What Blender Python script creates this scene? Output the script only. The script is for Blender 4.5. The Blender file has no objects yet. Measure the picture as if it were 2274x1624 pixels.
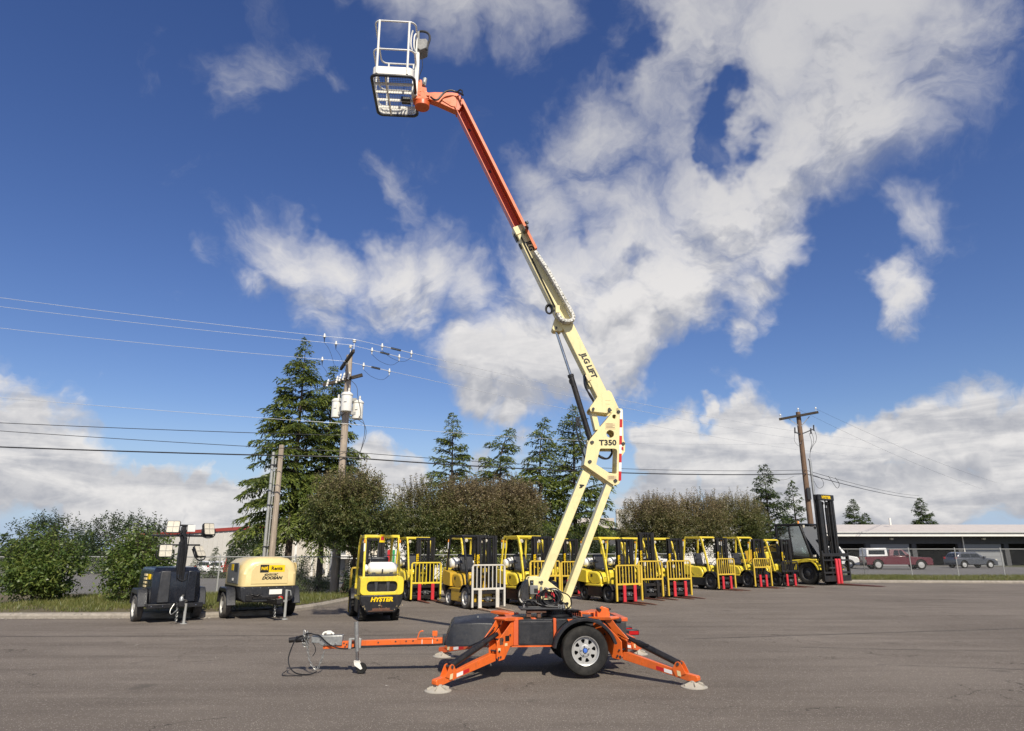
import bpy, bmesh, math, random
import numpy as np
from mathutils import Vector, Matrix
from mathutils.geometry import tessellate_polygon

R = math.radians
scene = bpy.context.scene
col = scene.collection
rnd = random.Random(7)

# ------------------------------------------------------------------ camera
cam_data = bpy.data.cameras.new('camera')
cam_data.lens = 36.0 * 1500 / 2274
cam_data.sensor_width = 36.0
cam_data.clip_start = 0.1
cam_data.clip_end = 3000
cam = bpy.data.objects.new('camera', cam_data)
cam.location = (0, 0, 1.7)
cam.rotation_euler = (R(90 + 15.27), 0, 0)
col.objects.link(cam)
scene.camera = cam

# ------------------------------------------------------------------ exposure
vs = scene.view_settings
vs.view_transform = 'Standard'
vs.look = 'None'
vs.exposure = 0.13
vs.gamma = 1.0
vs.use_curve_mapping = False

# ------------------------------------------------------------------ sun
SUN_TRAVEL = Vector((-0.315, 1.0, -1.0)).normalized()
sd = bpy.data.lights.new('sun', 'SUN')
sd.energy = 4.9
sd.angle = R(0.53)
sd.color = (1.0, 0.93, 0.80)
so = bpy.data.objects.new('sun', sd)
so.rotation_euler = SUN_TRAVEL.to_track_quat('-Z', 'Y').to_euler()
so.location = (10, -20, 40)
col.objects.link(so)
SUN_ELEV = math.asin(-SUN_TRAVEL.z)
SUN_AZ = math.atan2(-SUN_TRAVEL.x, -SUN_TRAVEL.y)

# ------------------------------------------------------------------ world: sky texture and clouds
world = bpy.data.worlds.new('World')
scene.world = world
world.use_nodes = True


class NT:
    """small helper for building node trees"""
    def __init__(self, tree):
        self.t = tree
        self.n = tree.nodes
        self.l = tree.links

    def node(self, kind, **kw):
        n = self.n.new(kind)
        for k, v in kw.items():
            setattr(n, k, v)
        return n

    def set(self, sock, val):
        if hasattr(val, 'links') or isinstance(val, bpy.types.NodeSocket):
            self.l.new(val, sock)
        else:
            sock.default_value = val

    def math(self, op, a, b=None, c=None, clamp=False):
        n = self.node('ShaderNodeMath', operation=op, use_clamp=clamp)
        self.set(n.inputs[0], a)
        if b is not None:
            self.set(n.inputs[1], b)
        if c is not None:
            self.set(n.inputs[2], c)
        return n.outputs[0]

    def vmath(self, op, a, b=None, out=0, scale=None):
        n = self.node('ShaderNodeVectorMath', operation=op)
        self.set(n.inputs[0], a)
        if b is not None:
            self.set(n.inputs[1], b)
        if scale is not None:
            self.set(n.inputs['Scale'], scale)
        return n.outputs[out]

    def noise(self, vec, scale, detail=4, rough=0.55, lac=2.0, dist=0.0, out='Fac'):
        n = self.node('ShaderNodeTexNoise')
        if vec is not None:
            self.set(n.inputs['Vector'], vec)
        n.inputs['Scale'].default_value = scale
        n.inputs['Detail'].default_value = detail
        n.inputs['Roughness'].default_value = rough
        n.inputs['Lacunarity'].default_value = lac
        n.inputs['Distortion'].default_value = dist
        return n.outputs[out]

    def maprange(self, v, a, b, c=0.0, d=1.0, interp='LINEAR'):
        n = self.node('ShaderNodeMapRange', interpolation_type=interp)
        n.clamp = True
        for i, x in enumerate((v, a, b, c, d)):
            self.set(n.inputs[i], x)
        return n.outputs[0]

    def mix(self, f, a, b, blend='MIX'):
        n = self.node('ShaderNodeMix', data_type='RGBA', blend_type=blend)
        self.set(n.inputs[0], f)
        for s, v in ((n.inputs[6], a), (n.inputs[7], b)):
            if isinstance(v, (tuple, list)) and len(v) == 3:
                v = (*v, 1)
            self.set(s, v)
        return n.outputs[2]

    def ramp(self, f, stops):
        n = self.node('ShaderNodeValToRGB')
        e = n.color_ramp.elements
        while len(e) < len(stops):
            e.new(0.5)
        for i, (p, c) in enumerate(stops):
            e[i].position = p
            e[i].color = (*c, 1) if len(c) == 3 else c
        self.set(n.inputs[0], f)
        return n.outputs[0]


def direction(px, py):
    """direction in the sky seen at a point of the photograph"""
    th = R(15.27)
    u, v = (px - 1137) / 1500, (812 - py) / 1500
    return Vector((u, math.cos(th) - v * math.sin(th), math.sin(th) + v * math.cos(th))).normalized()


# cloud banks: position in the sky, angular radius, weight
BANKS = [
    # large diagonal bank
    (1160, 800, 150, 1), (1075, 790, 95, 1), (1070, 860, 70, .9), (1260, 770, 135, 1), (1140, 905, 60, .8),
    (1400, 690, 170, 1), (1500, 720, 115, 1), (1290, 610, 150, 1), (1450, 560, 170, 1), (1250, 500, 110, .95),
    (1225, 400, 80, .8), (1330, 320, 115, .9), (1340, 440, 100, .75), (1500, 620, 150, 1), (1660, 690, 85, .85),
    (1715, 730, 65, .85), (1640, 760, 60, .8), (1620, 490, 150, 1), (1720, 520, 130, 1), (1750, 410, 150, 1),
    (1800, 300, 160, 1), (1450, 210, 120, .8), (1560, 100, 140, .9), (1700, 120, 180, 1), (1850, 150, 180, 1),
    (1850, 30, 180, 1), (1560, 10, 140, .9), (1900, 250, 130, 1), (1440, 70, 60, .6), (1490, 330, 90, .7),
    (1440, 430, 80, .7), (1680, 210, 90, .8),
    (1925, 610, 62, .85), (1915, 540, 36, .5), (1985, 650, 60, .7), (1400, 870, 30, .5),
    # left bank
    (640, 590, 85, .85), (720, 605, 75, .85), (600, 560, 55, .6), (870, 600, 100, .95), (950, 590, 90, .9),
    (690, 690, 80, .75), (800, 690, 80, .6), (930, 660, 70, .7), (560, 650, 45, .6), (1040, 620, 75, .75),
    (1000, 560, 55, .6), (850, 430, 60, .5), (880, 480, 60, .55), (850, 530, 45, .5), (550, 170, 55, .42),
    (545, 120, 38, .38), (690, 130, 34, .30), (730, 180, 28, .28), (450, 590, 32, .42), (830, 370, 40, .3),
    # top bank
    (870, -10, 90, .75), (1000, 10, 110, .75), (1100, 30, 110, .75), (1180, 20, 80, .65), (760, -10, 45, .6), (1160, 80, 50, .45),
    # low banks by the horizon, left
    (370, 1095, 75, 1), (450, 1070, 60, 1), (520, 1115, 75, 1), (330, 1060, 50, .9), (420, 1130, 60, .9), (810, 1060, 55, .8),
    (880, 1080, 55, .7), (250, 1100, 80, 1), (150, 1020, 90, .9), (60, 980, 100, .9), (-60, 1000, 120, .9), (600, 1100, 60, .8),
    # low banks, right
    (1490, 985, 72, 1), (1610, 950, 58, 1), (1600, 1020, 88, 1), (1720, 1010, 75, 1), (1840, 1000, 80, 1),
    (1930, 955, 62, 1), (1800, 1095, 100, 1), (1650, 1105, 95, 1), (1480, 1085, 72, .9), (1900, 1105, 95, 1),
    (1430, 970, 36, .8), (1560, 935, 36, .9), (2050, 975, 85, 1), (2150, 930, 90, 1), (2050, 1100, 95, 1), (2250, 1010, 110, 1),
    (2080, 110, 120, .9), (2020, 470, 50, .6), (2150, 60, 100, .8), (1400, 1100, 48, .7), (1180, 985, 45, .5), (1090, 1010, 40, .4),
]
# clear gaps inside the banks
GAPS = [(1570, 245, 72, .70), (1610, 305, 78, .74), (1645, 365, 60, .66), (1580, 345, 48, .55), (1640, 255, 40, .4), (1480, 300, 36, .4), (1375, 560, 34, .34), (1545, 205, 32, .35), (1665, 420, 34, .35), (1500, 400, 34, .32), (1450, 620, 40, .3), (1540, 860, 100, .6), (1800, 770, 110, .7), (1880, 850, 80, .5), (1400, 880, 60, .4), (1830, 640, 90, .7),
        (1880, 500, 70, .5), (1535, 1010, 40, .35), (1000, 300, 150, .3), (1400, 130, 60, .5), (760, 460, 90, .4)]


def cloud_group(fine):
    g = bpy.data.node_groups.new('cloud_density', 'ShaderNodeTree')
    g.interface.new_socket('Direction', in_out='INPUT', socket_type='NodeSocketVector')
    g.interface.new_socket('Density', in_out='OUTPUT', socket_type='NodeSocketFloat')
    t = NT(g)
    gi = t.node('NodeGroupInput').outputs[0]
    go = t.node('NodeGroupOutput')
    # domain warp
    w = t.noise(gi, 5.0, 5, 0.6, out='Color')
    w = t.vmath('SUBTRACT', w, (0.5, 0.5, 0.5))
    w = t.vmath('SCALE', w, scale=0.16)
    d = t.vmath('ADD', gi, w)
    m = None
    for (px, py, r, wt) in BANKS:
        ang = r / 1500.0
        c = direction(px, py)
        dist = t.vmath('DISTANCE', d, tuple(c), out=1)
        b = t.maprange(dist, ang * 1.75, 0.0, 0.0, wt * 1.2, 'SMOOTHSTEP')
        m = b if m is None else t.math('MAXIMUM', m, b)
    d2 = t.vmath('ADD', d, t.vmath('SCALE', w, scale=0.9))
    for (px, py, r, wt) in GAPS:
        ang = r / 1500.0
        dist = t.vmath('DISTANCE', d2, tuple(direction(px, py)), out=1)
        b = t.maprange(dist, ang * 1.3, ang * 0.2, 0.0, wt, 'SMOOTHSTEP')
        m = t.math('SUBTRACT', m, b)
    # the sky goes on with the same kind of broken cloud round the rest of the horizon
    front = t.vmath('DOT_PRODUCT', gi, tuple(direction(1137, 560)), out=1)
    rest = t.maprange(front, 0.72, 0.45, 0.0, 1.0, 'SMOOTHSTEP')
    far = t.maprange(t.noise(gi, 2.6, 3, 0.5), 0.47, 0.62, 0.0, 1.0, 'SMOOTHSTEP')
    m = t.math('MAXIMUM', m, t.math('MULTIPLY', rest, far))
    q = t.vmath('MULTIPLY', d, (1.0, 1.0, 1.35))
    f = t.noise(q, 6.5, 10 if fine else 4, 0.62, dist=0.45)
    f = t.math('MULTIPLY', t.math('SUBTRACT', f, 0.5), 1.9)
    dens = t.math('ADD', t.math('MULTIPLY', m, 1.0), f)
    g.links.new(dens, go.inputs[0])
    return g


SKY_STRENGTH = 0.10
wt = NT(world.node_tree)
world.node_tree.nodes.clear()
out = wt.node('ShaderNodeOutputWorld')
bg = wt.node('ShaderNodeBackground')
bg.inputs['Strength'].default_value = SKY_STRENGTH
wt.l.new(bg.outputs[0], out.inputs[0])
sky = wt.node('ShaderNodeTexSky', sky_type='NISHITA')
sky.sun_disc = False
sky.sun_elevation = SUN_ELEV
sky.sun_rotation = SUN_AZ
sky.air_density = 1.0
sky.dust_density = 0.25
sky.ozone_density = 1.6
sky.altitude = 100
tc = wt.node('ShaderNodeTexCoord')
dirv = tc.outputs['Generated']
cg = cloud_group(True)
n1 = wt.node('ShaderNodeGroup'); n1.node_tree = cg
wt.l.new(dirv, n1.inputs[0])
n2 = wt.node('ShaderNodeGroup'); n2.node_tree = cloud_group(False)
wt.l.new(wt.vmath('ADD', dirv, (0.012, 0.0, 0.045)), n2.inputs[0])
dens, dens_up = n1.outputs[0], n2.outputs[0]
sep = wt.node('ShaderNodeSeparateXYZ'); wt.l.new(dirv, sep.inputs[0])
# distant cumulus by the horizon is crisp, the thin cloud overhead soft
alpha = wt.maprange(dens, wt.maprange(sep.outputs[2], 0.12, 0.42, 0.26, 0.12), wt.maprange(sep.outputs[2], 0.12, 0.45, 0.62, 1.38), 0.0, 1.0, 'SMOOTHSTEP')
# thick parts and undersides are greyer: the density above a point takes light from it
under = wt.maprange(wt.math('ADD', wt.math('SUBTRACT', dens_up, dens), wt.math('MULTIPLY', dens_up, 0.34)), -0.02, 1.0, 0.0, 1.0, 'SMOOTHSTEP')
CL = 1.0 / SKY_STRENGTH
high = wt.maprange(sep.outputs[2], 0.30, 0.62, 0.0, 0.55, 'SMOOTHSTEP')
under = wt.math('MAXIMUM', under, high)
# far banks: stacked grey bases and billows lit from behind the viewer
lowm = wt.maprange(sep.outputs[2], 0.16, 0.40, 1.0, 0.0, 'SMOOTHSTEP')
band = wt.maprange(wt.noise(wt.vmath('MULTIPLY', dirv, (1.6, 1.6, 9.0)), 3.0, 6, 0.6, dist=0.6), 0.40, 0.62, 0.0, 0.75, 'SMOOTHSTEP')
b0 = wt.noise(wt.vmath('MULTIPLY', dirv, (1.0, 1.0, 1.4)), 16.0, 6, 0.6)
b1 = wt.noise(wt.vmath('MULTIPLY', wt.vmath('ADD', dirv, (0.004, 0.0, 0.014)), (1.0, 1.0, 1.4)), 16.0, 6, 0.6)
bill = wt.maprange(wt.math('SUBTRACT', b1, b0), -0.10, 0.16, 0.0, 0.75)
shade_low = wt.math('MULTIPLY', lowm, wt.math('ADD', wt.math('MULTIPLY', band, 0.75), wt.math('MULTIPLY', bill, 0.55)))
under = wt.math('MAXIMUM', under, shade_low)
ccol = wt.mix(under, tuple(CL * x for x in (0.76, 0.74, 0.725)), tuple(CL * x for x in (0.39, 0.40, 0.44)))
# clear sky: the deep polarised blue of the photograph
hsv = wt.node('ShaderNodeHueSaturation')
hsv.inputs['Hue'].default_value = 0.518
hsv.inputs['Saturation'].default_value = 1.24
hsv.inputs['Value'].default_value = 0.98
wt.l.new(sky.outputs[0], hsv.inputs['Color'])
low = wt.maprange(sep.outputs[2], 0.20, 0.0, 0.0, 0.92, 'SMOOTHSTEP')
clear = wt.mix(low, hsv.outputs[0], tuple(CL * x for x in (0.36, 0.47, 0.66)))
final = wt.mix(wt.math('MULTIPLY', alpha, 0.97), clear, ccol)
wt.l.new(final, bg.inputs['Color'])

# ====================================================================== helpers
class MB:
    """collects shapes and links them as ONE mesh object"""
    def __init__(self):
        self.v = []
        self.f = []

    def add(self, verts, faces):
        o = len(self.v)
        self.v += [tuple(p) for p in verts]
        self.f += [tuple(i + o for i in f) for f in faces]
        return self

    def box(self, x0, x1, y0, y1, z0, z1):
        v = [(x, y, z) for x in (x0, x1) for y in (y0, y1) for z in (z0, z1)]
        return self.add(v, [(0, 1, 3, 2), (4, 6, 7, 5), (0, 4, 5, 1), (2, 3, 7, 6), (0, 2, 6, 4), (1, 5, 7, 3)])

    def beam(self, p, q, w, h, up=(0, 0, 1), w2=None, h2=None):
        """a straight bar from p to q: w across, h along 'up'"""
        p, q, up = Vector(p), Vector(q), Vector(up)
        d = (q - p).normalized()
        s = d.cross(up)
        if s.length < 1e-5:
            s = d.cross(Vector((0, 1, 0)))
        s.normalize()
        u = s.cross(d).normalized()
        w2 = w if w2 is None else w2
        h2 = h if h2 is None else h2
        v = [p + s * a * w / 2 + u * b * h / 2 for a, b in ((-1, -1), (1, -1), (1, 1), (-1, 1))]
        v += [q + s * a * w2 / 2 + u * b * h2 / 2 for a, b in ((-1, -1), (1, -1), (1, 1), (-1, 1))]
        return self.add(v, [(3, 2, 1, 0), (4, 5, 6, 7), (0, 1, 5, 4), (1, 2, 6, 5), (2, 3, 7, 6), (3, 0, 4, 7)])

    def tube(self, pts, r, n=8, closed=False, smooth=0, r2=None):
        pts = [Vector(p) for p in pts]
        for _ in range(smooth):
            new = []
            m = len(pts)
            for i in range(m if closed else m - 1):
                a, b = pts[i], pts[(i + 1) % m]
                new += [a * .75 + b * .25, a * .25 + b * .75]
            if not closed:
                new = [pts[0]] + new + [pts[-1]]
            pts = new
        m = len(pts)
        v, f = [], []
        prev = None
        for i, p in enumerate(pts):
            if closed:
                t = (pts[(i + 1) % m] - pts[i - 1])
            else:
                t = pts[min(i + 1, m - 1)] - pts[max(i - 1, 0)]
            t = t.normalized() if t.length > 1e-9 else Vector((0, 0, 1))
            if prev is None:
                a = t.orthogonal().normalized()
            else:
                a = prev - t * prev.dot(t)
                a = a.normalized() if a.length > 1e-6 else t.orthogonal().normalized()
            prev = a
            b = t.cross(a)
            rr = r if r2 is None else r + (r2 - r) * i / max(1, m - 1)
            for k in range(n):
                an = 2 * math.pi * k / n
                v.append(p + a * math.cos(an) * rr + b * math.sin(an) * rr)
        for i in range(m if closed else m - 1):
            j = (i + 1) % m
            for k in range(n):
                l = (k + 1) % n
                f.append((i * n + k, i * n + l, j * n + l, j * n + k))
        if not closed:
            f.append(tuple(range(n))[::-1])
            f.append(tuple((m - 1) * n + k for k in range(n)))
        return self.add(v, f)

    def cyl(self, p, q, r, n=16, r2=None):
        return self.tube([p, q], r, n, r2=r if r2 is None else r2)

    def prism(self, poly, a, b, plane='xz', holes=(), tf=None):
        """extrude a polygon (with optional holes) along the axis left over"""
        def to3(p, t):
            if tf:
                return tf(p[0], p[1], t)
            if plane == 'xz':
                return (p[0], t, p[1])
            if plane == 'yz':
                return (t, p[0], p[1])
            return (p[0], p[1], t)
        loops = [list(poly)] + [list(h) for h in holes]
        if not holes:
            n = len(poly)
            v = [to3(p, a) for p in poly] + [to3(p, b) for p in poly]
            f = [tuple(range(n))[::-1], tuple(range(n, 2 * n))]
            f += [(i, (i + 1) % n, n + (i + 1) % n, n + i) for i in range(n)]
            return self.add(v, f)
        tris = tessellate_polygon([[Vector((p[0], p[1], 0)) for p in l] for l in loops])
        flat = [p for l in loops for p in l]
        n = len(flat)
        v = [to3(p, a) for p in flat] + [to3(p, b) for p in flat]
        f = [tuple(t)[::-1] for t in tris] + [tuple(i + n for i in t) for t in tris]
        o = 0
        for l in loops:
            k = len(l)
            f += [(o + i, o + (i + 1) % k, n + o + (i + 1) % k, n + o + i) for i in range(k)]
            o += k
        return self.add(v, f)

    def lathe(self, prof, o=(0, 0, 0), axis=(0, 1, 0), n=24, close=False, cap=True):
        """prof: list of (radius, height along the axis)"""
        o, ax = Vector(o), Vector(axis).normalized()
        a = ax.orthogonal().normalized()
        b = ax.cross(a)
        v, f = [], []
        for r, h in prof:
            for k in range(n):
                an = 2 * math.pi * k / n
                v.append(o + ax * h + (a * math.cos(an) + b * math.sin(an)) * r)
        m = len(prof)
        for i in range(m if close else m - 1):
            j = (i + 1) % m
            for k in range(n):
                l = (k + 1) % n
                f.append((i * n + k, i * n + l, j * n + l, j * n + k))
        if not close and cap:
            if prof[0][0] > 1e-4:
                f.append(tuple(range(n))[::-1])
            if prof[-1][0] > 1e-4:
                f.append(tuple((m - 1) * n + k for k in range(n)))
        return self.add(v, f)

    def loft(self, sections, cap=True):
        n = len(sections[0])
        v = [p for s in sections for p in s]
        f = []
        for i in range(len(sections) - 1):
            for k in range(n):
                l = (k + 1) % n
                f.append((i * n + k, i * n + l, (i + 1) * n + l, (i + 1) * n + k))
        if cap:
            f.append(tuple(range(n))[::-1])
            f.append(tuple((len(sections) - 1) * n + k for k in range(n)))
        return self.add(v, f)

    def build(self, name, m, parent=None, bevel=0.0, smooth=True, angle=35, seg=2):
        me = bpy.data.meshes.new(name)
        me.from_pydata(self.v, [], self.f)
        bm = bmesh.new()
        bm.from_mesh(me)
        bmesh.ops.recalc_face_normals(bm, faces=bm.faces)
        bm.to_mesh(me)
        bm.free()
        if smooth:
            me.polygons.foreach_set('use_smooth', [True] * len(me.polygons))
            me.set_sharp_from_angle(angle=R(angle))
        me.materials.append(m)
        o = bpy.data.objects.new(name, me)
        col.objects.link(o)
        if parent is not None:
            o.parent = parent
        if bevel:
            b = o.modifiers.new('bevel', 'BEVEL')
            b.width = bevel
            b.segments = seg
            b.limit_method = 'ANGLE'
            b.angle_limit = R(40)
        return o


def rrect(x0, x1, y0, y1, r, n=4):
    pts = []
    for cx, cy, a0 in ((x1 - r, y1 - r, 0), (x0 + r, y1 - r, 90), (x0 + r, y0 + r, 180), (x1 - r, y0 + r, 270)):
        for k in range(n + 1):
            a = R(a0 + 90 * k / n)
            pts.append((cx + r * math.cos(a), cy + r * math.sin(a)))
    return pts


def circle(cx, cy, r, n=20, a0=0):
    return [(cx + r * math.cos(2 * math.pi * k / n + a0), cy + r * math.sin(2 * math.pi * k / n + a0)) for k in range(n)]


def tag(o, label=None, cat=None, group=None, kind=None):
    if label: o['label'] = label
    if cat: o['category'] = cat
    if group: o['group'] = group
    if kind: o['kind'] = kind
    return o


def thing(name, label, cat, loc=(0, 0, 0), rz=0.0, group=None):
    o = bpy.data.objects.new(name, None)
    o.empty_display_size = 0.3
    o.location = loc
    o.rotation_euler = (0, 0, rz)
    col.objects.link(o)
    return tag(o, label, cat, group)


def inst(src, name, parent, loc=None, mat4=None):
    """another piece that shares the mesh of src"""
    o = src.copy()
    o.name = name
    col.objects.link(o)
    o.parent = parent
    if mat4 is not None:
        o.matrix_local = mat4
    elif loc is not None:
        o.location = loc
    return o


def copy_tree(o, parent=None):
    c = o.copy()
    col.objects.link(c)
    c.parent = parent
    for ch in list(o.children):
        copy_tree(ch, c)
    return c


def text(body, size, org, xd, up, m, parent, name='lettering', bold=0.0, shear=0.0, align='LEFT', ext=0.002, wide=1.0):
    cu = bpy.data.curves.new(name, 'FONT')
    cu.body = body
    cu.size = size
    cu.offset = bold
    cu.shear = shear
    cu.align_x = align
    cu.align_y = 'CENTER'
    cu.extrude = ext
    cu.resolution_u = 3
    cu.materials.append(m)
    tmp = bpy.data.objects.new(name, cu)
    col.objects.link(tmp)
    me = bpy.data.meshes.new_from_object(tmp)
    me.name = name
    bpy.data.objects.remove(tmp)
    bpy.data.curves.remove(cu)
    o = bpy.data.objects.new(name, me)
    col.objects.link(o)
    xd, up = Vector(xd).normalized(), Vector(up).normalized()
    z = xd.cross(up).normalized()
    up = z.cross(xd)
    M = Matrix((xd * wide, up, z)).transposed().to_4x4()
    M.translation = Vector(org)
    o.parent = parent
    o.matrix_local = M
    return o


def np_mesh(name, verts, faces, m, parent=None, smooth=False):
    """fast mesh from numpy arrays; faces is (n, k) of one size"""
    me = bpy.data.meshes.new(name)
    verts = np.ascontiguousarray(verts, dtype=np.float32)
    faces = np.ascontiguousarray(faces, dtype=np.int32)
    nf, k = faces.shape
    me.vertices.add(len(verts))
    me.vertices.foreach_set('co', verts.ravel())
    me.loops.add(nf * k)
    me.loops.foreach_set('vertex_index', faces.ravel())
    me.polygons.add(nf)
    me.polygons.foreach_set('loop_start', np.arange(nf, dtype=np.int32) * k)
    me.update(calc_edges=True)
    if smooth:
        me.polygons.foreach_set('use_smooth', np.ones(nf, dtype=bool))
    me.materials.append(m)
    o = bpy.data.objects.new(name, me)
    col.objects.link(o)
    if parent is not None:
        o.parent = parent
    return o


# ====================================================================== materials
def mat(name, base, rough=0.5, metal=0.0, var=0.12, scale=6.0, rvar=0.12, bump=0.0, bscale=60.0, coat=0.0,
        dirt=None, dirt_amt=0.35, dirt_scale=3.0, spec=0.5, emis=None):
    """painted / metal / plastic surface: tone variation, uneven gloss, optional grime patches and fine relief"""
    m = bpy.data.materials.new(name)
    m.use_nodes = True
    t = NT(m.node_tree)
    b = t.n['Principled BSDF']
    oc = t.node('ShaderNodeTexCoord').outputs['Object']
    n = t.noise(oc, scale, 6, 0.6)
    lo = tuple(max(0, c * (1 - var)) for c in base)
    hi = tuple(min(1, c * (1 + var)) for c in base)
    c = t.mix(t.maprange(n, 0.3, 0.7), lo, hi)
    if dirt is not None:
        d = t.noise(oc, dirt_scale, 8, 0.68)
        c = t.mix(t.maprange(d, 0.52, 0.75, 0.0, dirt_amt), c, dirt)
        fine = t.noise(oc, dirt_scale * 14, 4, 0.7)
        c = t.mix(t.maprange(fine, 0.58, 0.76, 0.0, min(1.0, dirt_amt * 1.3)), c, dirt)
        streak = t.noise(t.vmath('MULTIPLY', oc, (9.0, 9.0, 0.8)), 1.6, 5, 0.65)
        c = t.mix(t.maprange(streak, 0.54, 0.74, 0.0, dirt_amt * 0.7), c, dirt)
    t.l.new(c, b.inputs['Base Color'])
    r = t.maprange(t.noise(oc, scale * 3, 5, 0.6), 0.3, 0.7, max(0.03, rough - rvar), min(1, rough + rvar))
    t.l.new(r, b.inputs['Roughness'])
    b.inputs['Metallic'].default_value = metal
    b.inputs['Specular IOR Level'].default_value = spec
    b.inputs['Coat Weight'].default_value = coat
    b.inputs['Coat Roughness'].default_value = 0.12
    if bump:
        bn = t.node('ShaderNodeBump')
        bn.inputs['Strength'].default_value = bump
        bn.inputs['Distance'].default_value = 0.02
        t.l.new(t.noise(oc, bscale, 5, 0.6), bn.inputs['Height'])
        t.l.new(bn.outputs[0], b.inputs['Normal'])
    return m


def flat(name, base, rough=0.5):
    return mat(name, base, rough, var=0.05, rvar=0.05)


DUST = (0.20, 0.17, 0.13)
M = {}
M['orange'] = mat('orange_paint', (0.72, 0.135, 0.022), 0.36, var=0.08, dirt=(0.26, 0.085, 0.04), dirt_amt=0.55, dirt_scale=2.6, coat=0.1)
M['ext_shaded'] = mat('shaded_orange_paint', (0.50, 0.060, 0.022), 0.45, var=0.10, dirt=(0.25, 0.06, 0.035), dirt_amt=0.35)  # boom orange darkened: shade under the hose tray is put into the colour
M['orange_red'] = mat('darker_orange_paint', (0.62, 0.11, 0.03), 0.42, var=0.10, dirt=(0.32, 0.09, 0.05), dirt_amt=0.3, coat=0.1)  # slightly darker orange for frame parts and the far outriggers
M['cream'] = mat('cream_paint', (0.80, 0.69, 0.36), 0.34, var=0.04, dirt=(0.42, 0.34, 0.20), dirt_amt=0.36, dirt_scale=2.2, coat=0.15)
M['black_plastic'] = mat('black_plastic', (0.021, 0.022, 0.026), 0.42, var=0.25, bump=0.15, bscale=240, dirt=DUST, dirt_amt=0.10)
M['black_paint'] = mat('black_paint', (0.012, 0.012, 0.014), 0.40, var=0.25, dirt=DUST, dirt_amt=0.10)
M['mast_black'] = mat('mast_black', (0.014, 0.013, 0.013), 0.36, var=0.35, scale=9, dirt=(0.10, 0.075, 0.05), dirt_amt=0.25)
M['black_rubber'] = mat('rubber', (0.016, 0.0155, 0.015), 0.75, var=0.3, bump=0.2, bscale=90, dirt=DUST, dirt_amt=0.12, spec=0.3)
M['tyre_dusty'] = mat('dusty_tyre', (0.26, 0.225, 0.175), 0.85, var=0.25, bump=0.3, bscale=70, dirt=(0.05, 0.045, 0.04), dirt_amt=0.5)
M['tyre_grey'] = mat('worn_grey_tyre', (0.075, 0.070, 0.065), 0.8, var=0.25, bump=0.2, bscale=70, dirt=DUST, dirt_amt=0.4)
M['hose'] = mat('hose', (0.012, 0.012, 0.013), 0.42, var=0.2)
M['galv'] = mat('galvanised_steel', (0.42, 0.42, 0.40), 0.42, metal=0.75, var=0.18, scale=22, dirt=(0.2, 0.17, 0.14), dirt_amt=0.3)
M['dull_galv'] = mat('dull_galvanised_steel', (0.40, 0.40, 0.38), 0.55, metal=0.35, var=0.12, scale=12, dirt=(0.22, 0.19, 0.15), dirt_amt=0.25)
M['chrome'] = mat('chrome_rod', (0.55, 0.56, 0.58), 0.16, metal=1.0, var=0.05)
M['white'] = mat('white_paint', (0.80, 0.77, 0.70), 0.45, var=0.05, dirt=(0.42, 0.36, 0.28), dirt_amt=0.35)
M['white_clean'] = mat('white_enamel', (0.80, 0.78, 0.72), 0.35, var=0.04, dirt=(0.5, 0.46, 0.38), dirt_amt=0.18)
M['porcelain'] = mat('dull_porcelain', (0.52, 0.52, 0.50), 0.3, var=0.08)
M['pad'] = mat('pale_pad_paint', (0.40, 0.37, 0.31), 0.6, var=0.1, dirt=(0.25, 0.2, 0.15), dirt_amt=0.5)
M['rim_white'] = mat('silver_white_rim', (0.62, 0.60, 0.55), 0.40, metal=0.15, var=0.08, dirt=(0.25, 0.2, 0.14), dirt_amt=0.3)
M['white_worn'] = mat('worn_white_paint', (0.60, 0.565, 0.49), 0.5, var=0.10, dirt=(0.30, 0.22, 0.14), dirt_amt=0.5)
M['rim_silver'] = mat('silver_rim', (0.46, 0.455, 0.44), 0.38, metal=0.3, var=0.1, dirt=(0.2, 0.17, 0.13), dirt_amt=0.35)
M['rust'] = mat('rusty_steel', (0.12, 0.055, 0.032), 0.75, var=0.35, scale=14, bump=0.2)
M['fork_steel'] = mat('worn_fork_steel', (0.17, 0.062, 0.042), 0.5, metal=0.25, var=0.35, scale=8, dirt=(0.05, 0.03, 0.025), dirt_amt=0.5)
M['fork_pale'] = mat('worn_pale_fork', (0.42, 0.29, 0.20), 0.5, metal=0.1, var=0.35, scale=9, dirt=(0.12, 0.07, 0.04), dirt_amt=0.6)
M['red'] = mat('red_paint', (0.60, 0.030, 0.042), 0.42, var=0.12, dirt=(0.22, 0.05, 0.04), dirt_amt=0.35)
M['tape_red'] = flat('red_reflective_tape', (0.50, 0.018, 0.020), 0.35)
M['tape_white'] = flat('white_reflective_tape', (0.78, 0.77, 0.74), 0.35)
M['yellow'] = mat('yellow_paint', (0.78, 0.60, 0.048), 0.34, var=0.06, dirt=(0.28, 0.19, 0.06), dirt_amt=0.42, coat=0.15)
M['yellow_deep'] = mat('deep_yellow_paint', (0.60, 0.37, 0.030), 0.36, var=0.08, dirt=(0.28, 0.18, 0.05), dirt_amt=0.3, coat=0.2)
M['yellow_worn'] = mat('worn_yellow_paint', (0.66, 0.45, 0.045), 0.5, var=0.14, dirt=(0.22, 0.15, 0.05), dirt_amt=0.45)
M['compressor'] = mat('sand_cream_enamel', (0.70, 0.55, 0.26), 0.36, var=0.04, dirt=(0.45, 0.36, 0.2), dirt_amt=0.18, coat=0.2)
M['decal_yellow'] = flat('yellow_decal', (0.85, 0.56, 0.0), 0.4)
M['decal_black'] = flat('black_decal', (0.012, 0.012, 0.012), 0.4)
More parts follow.
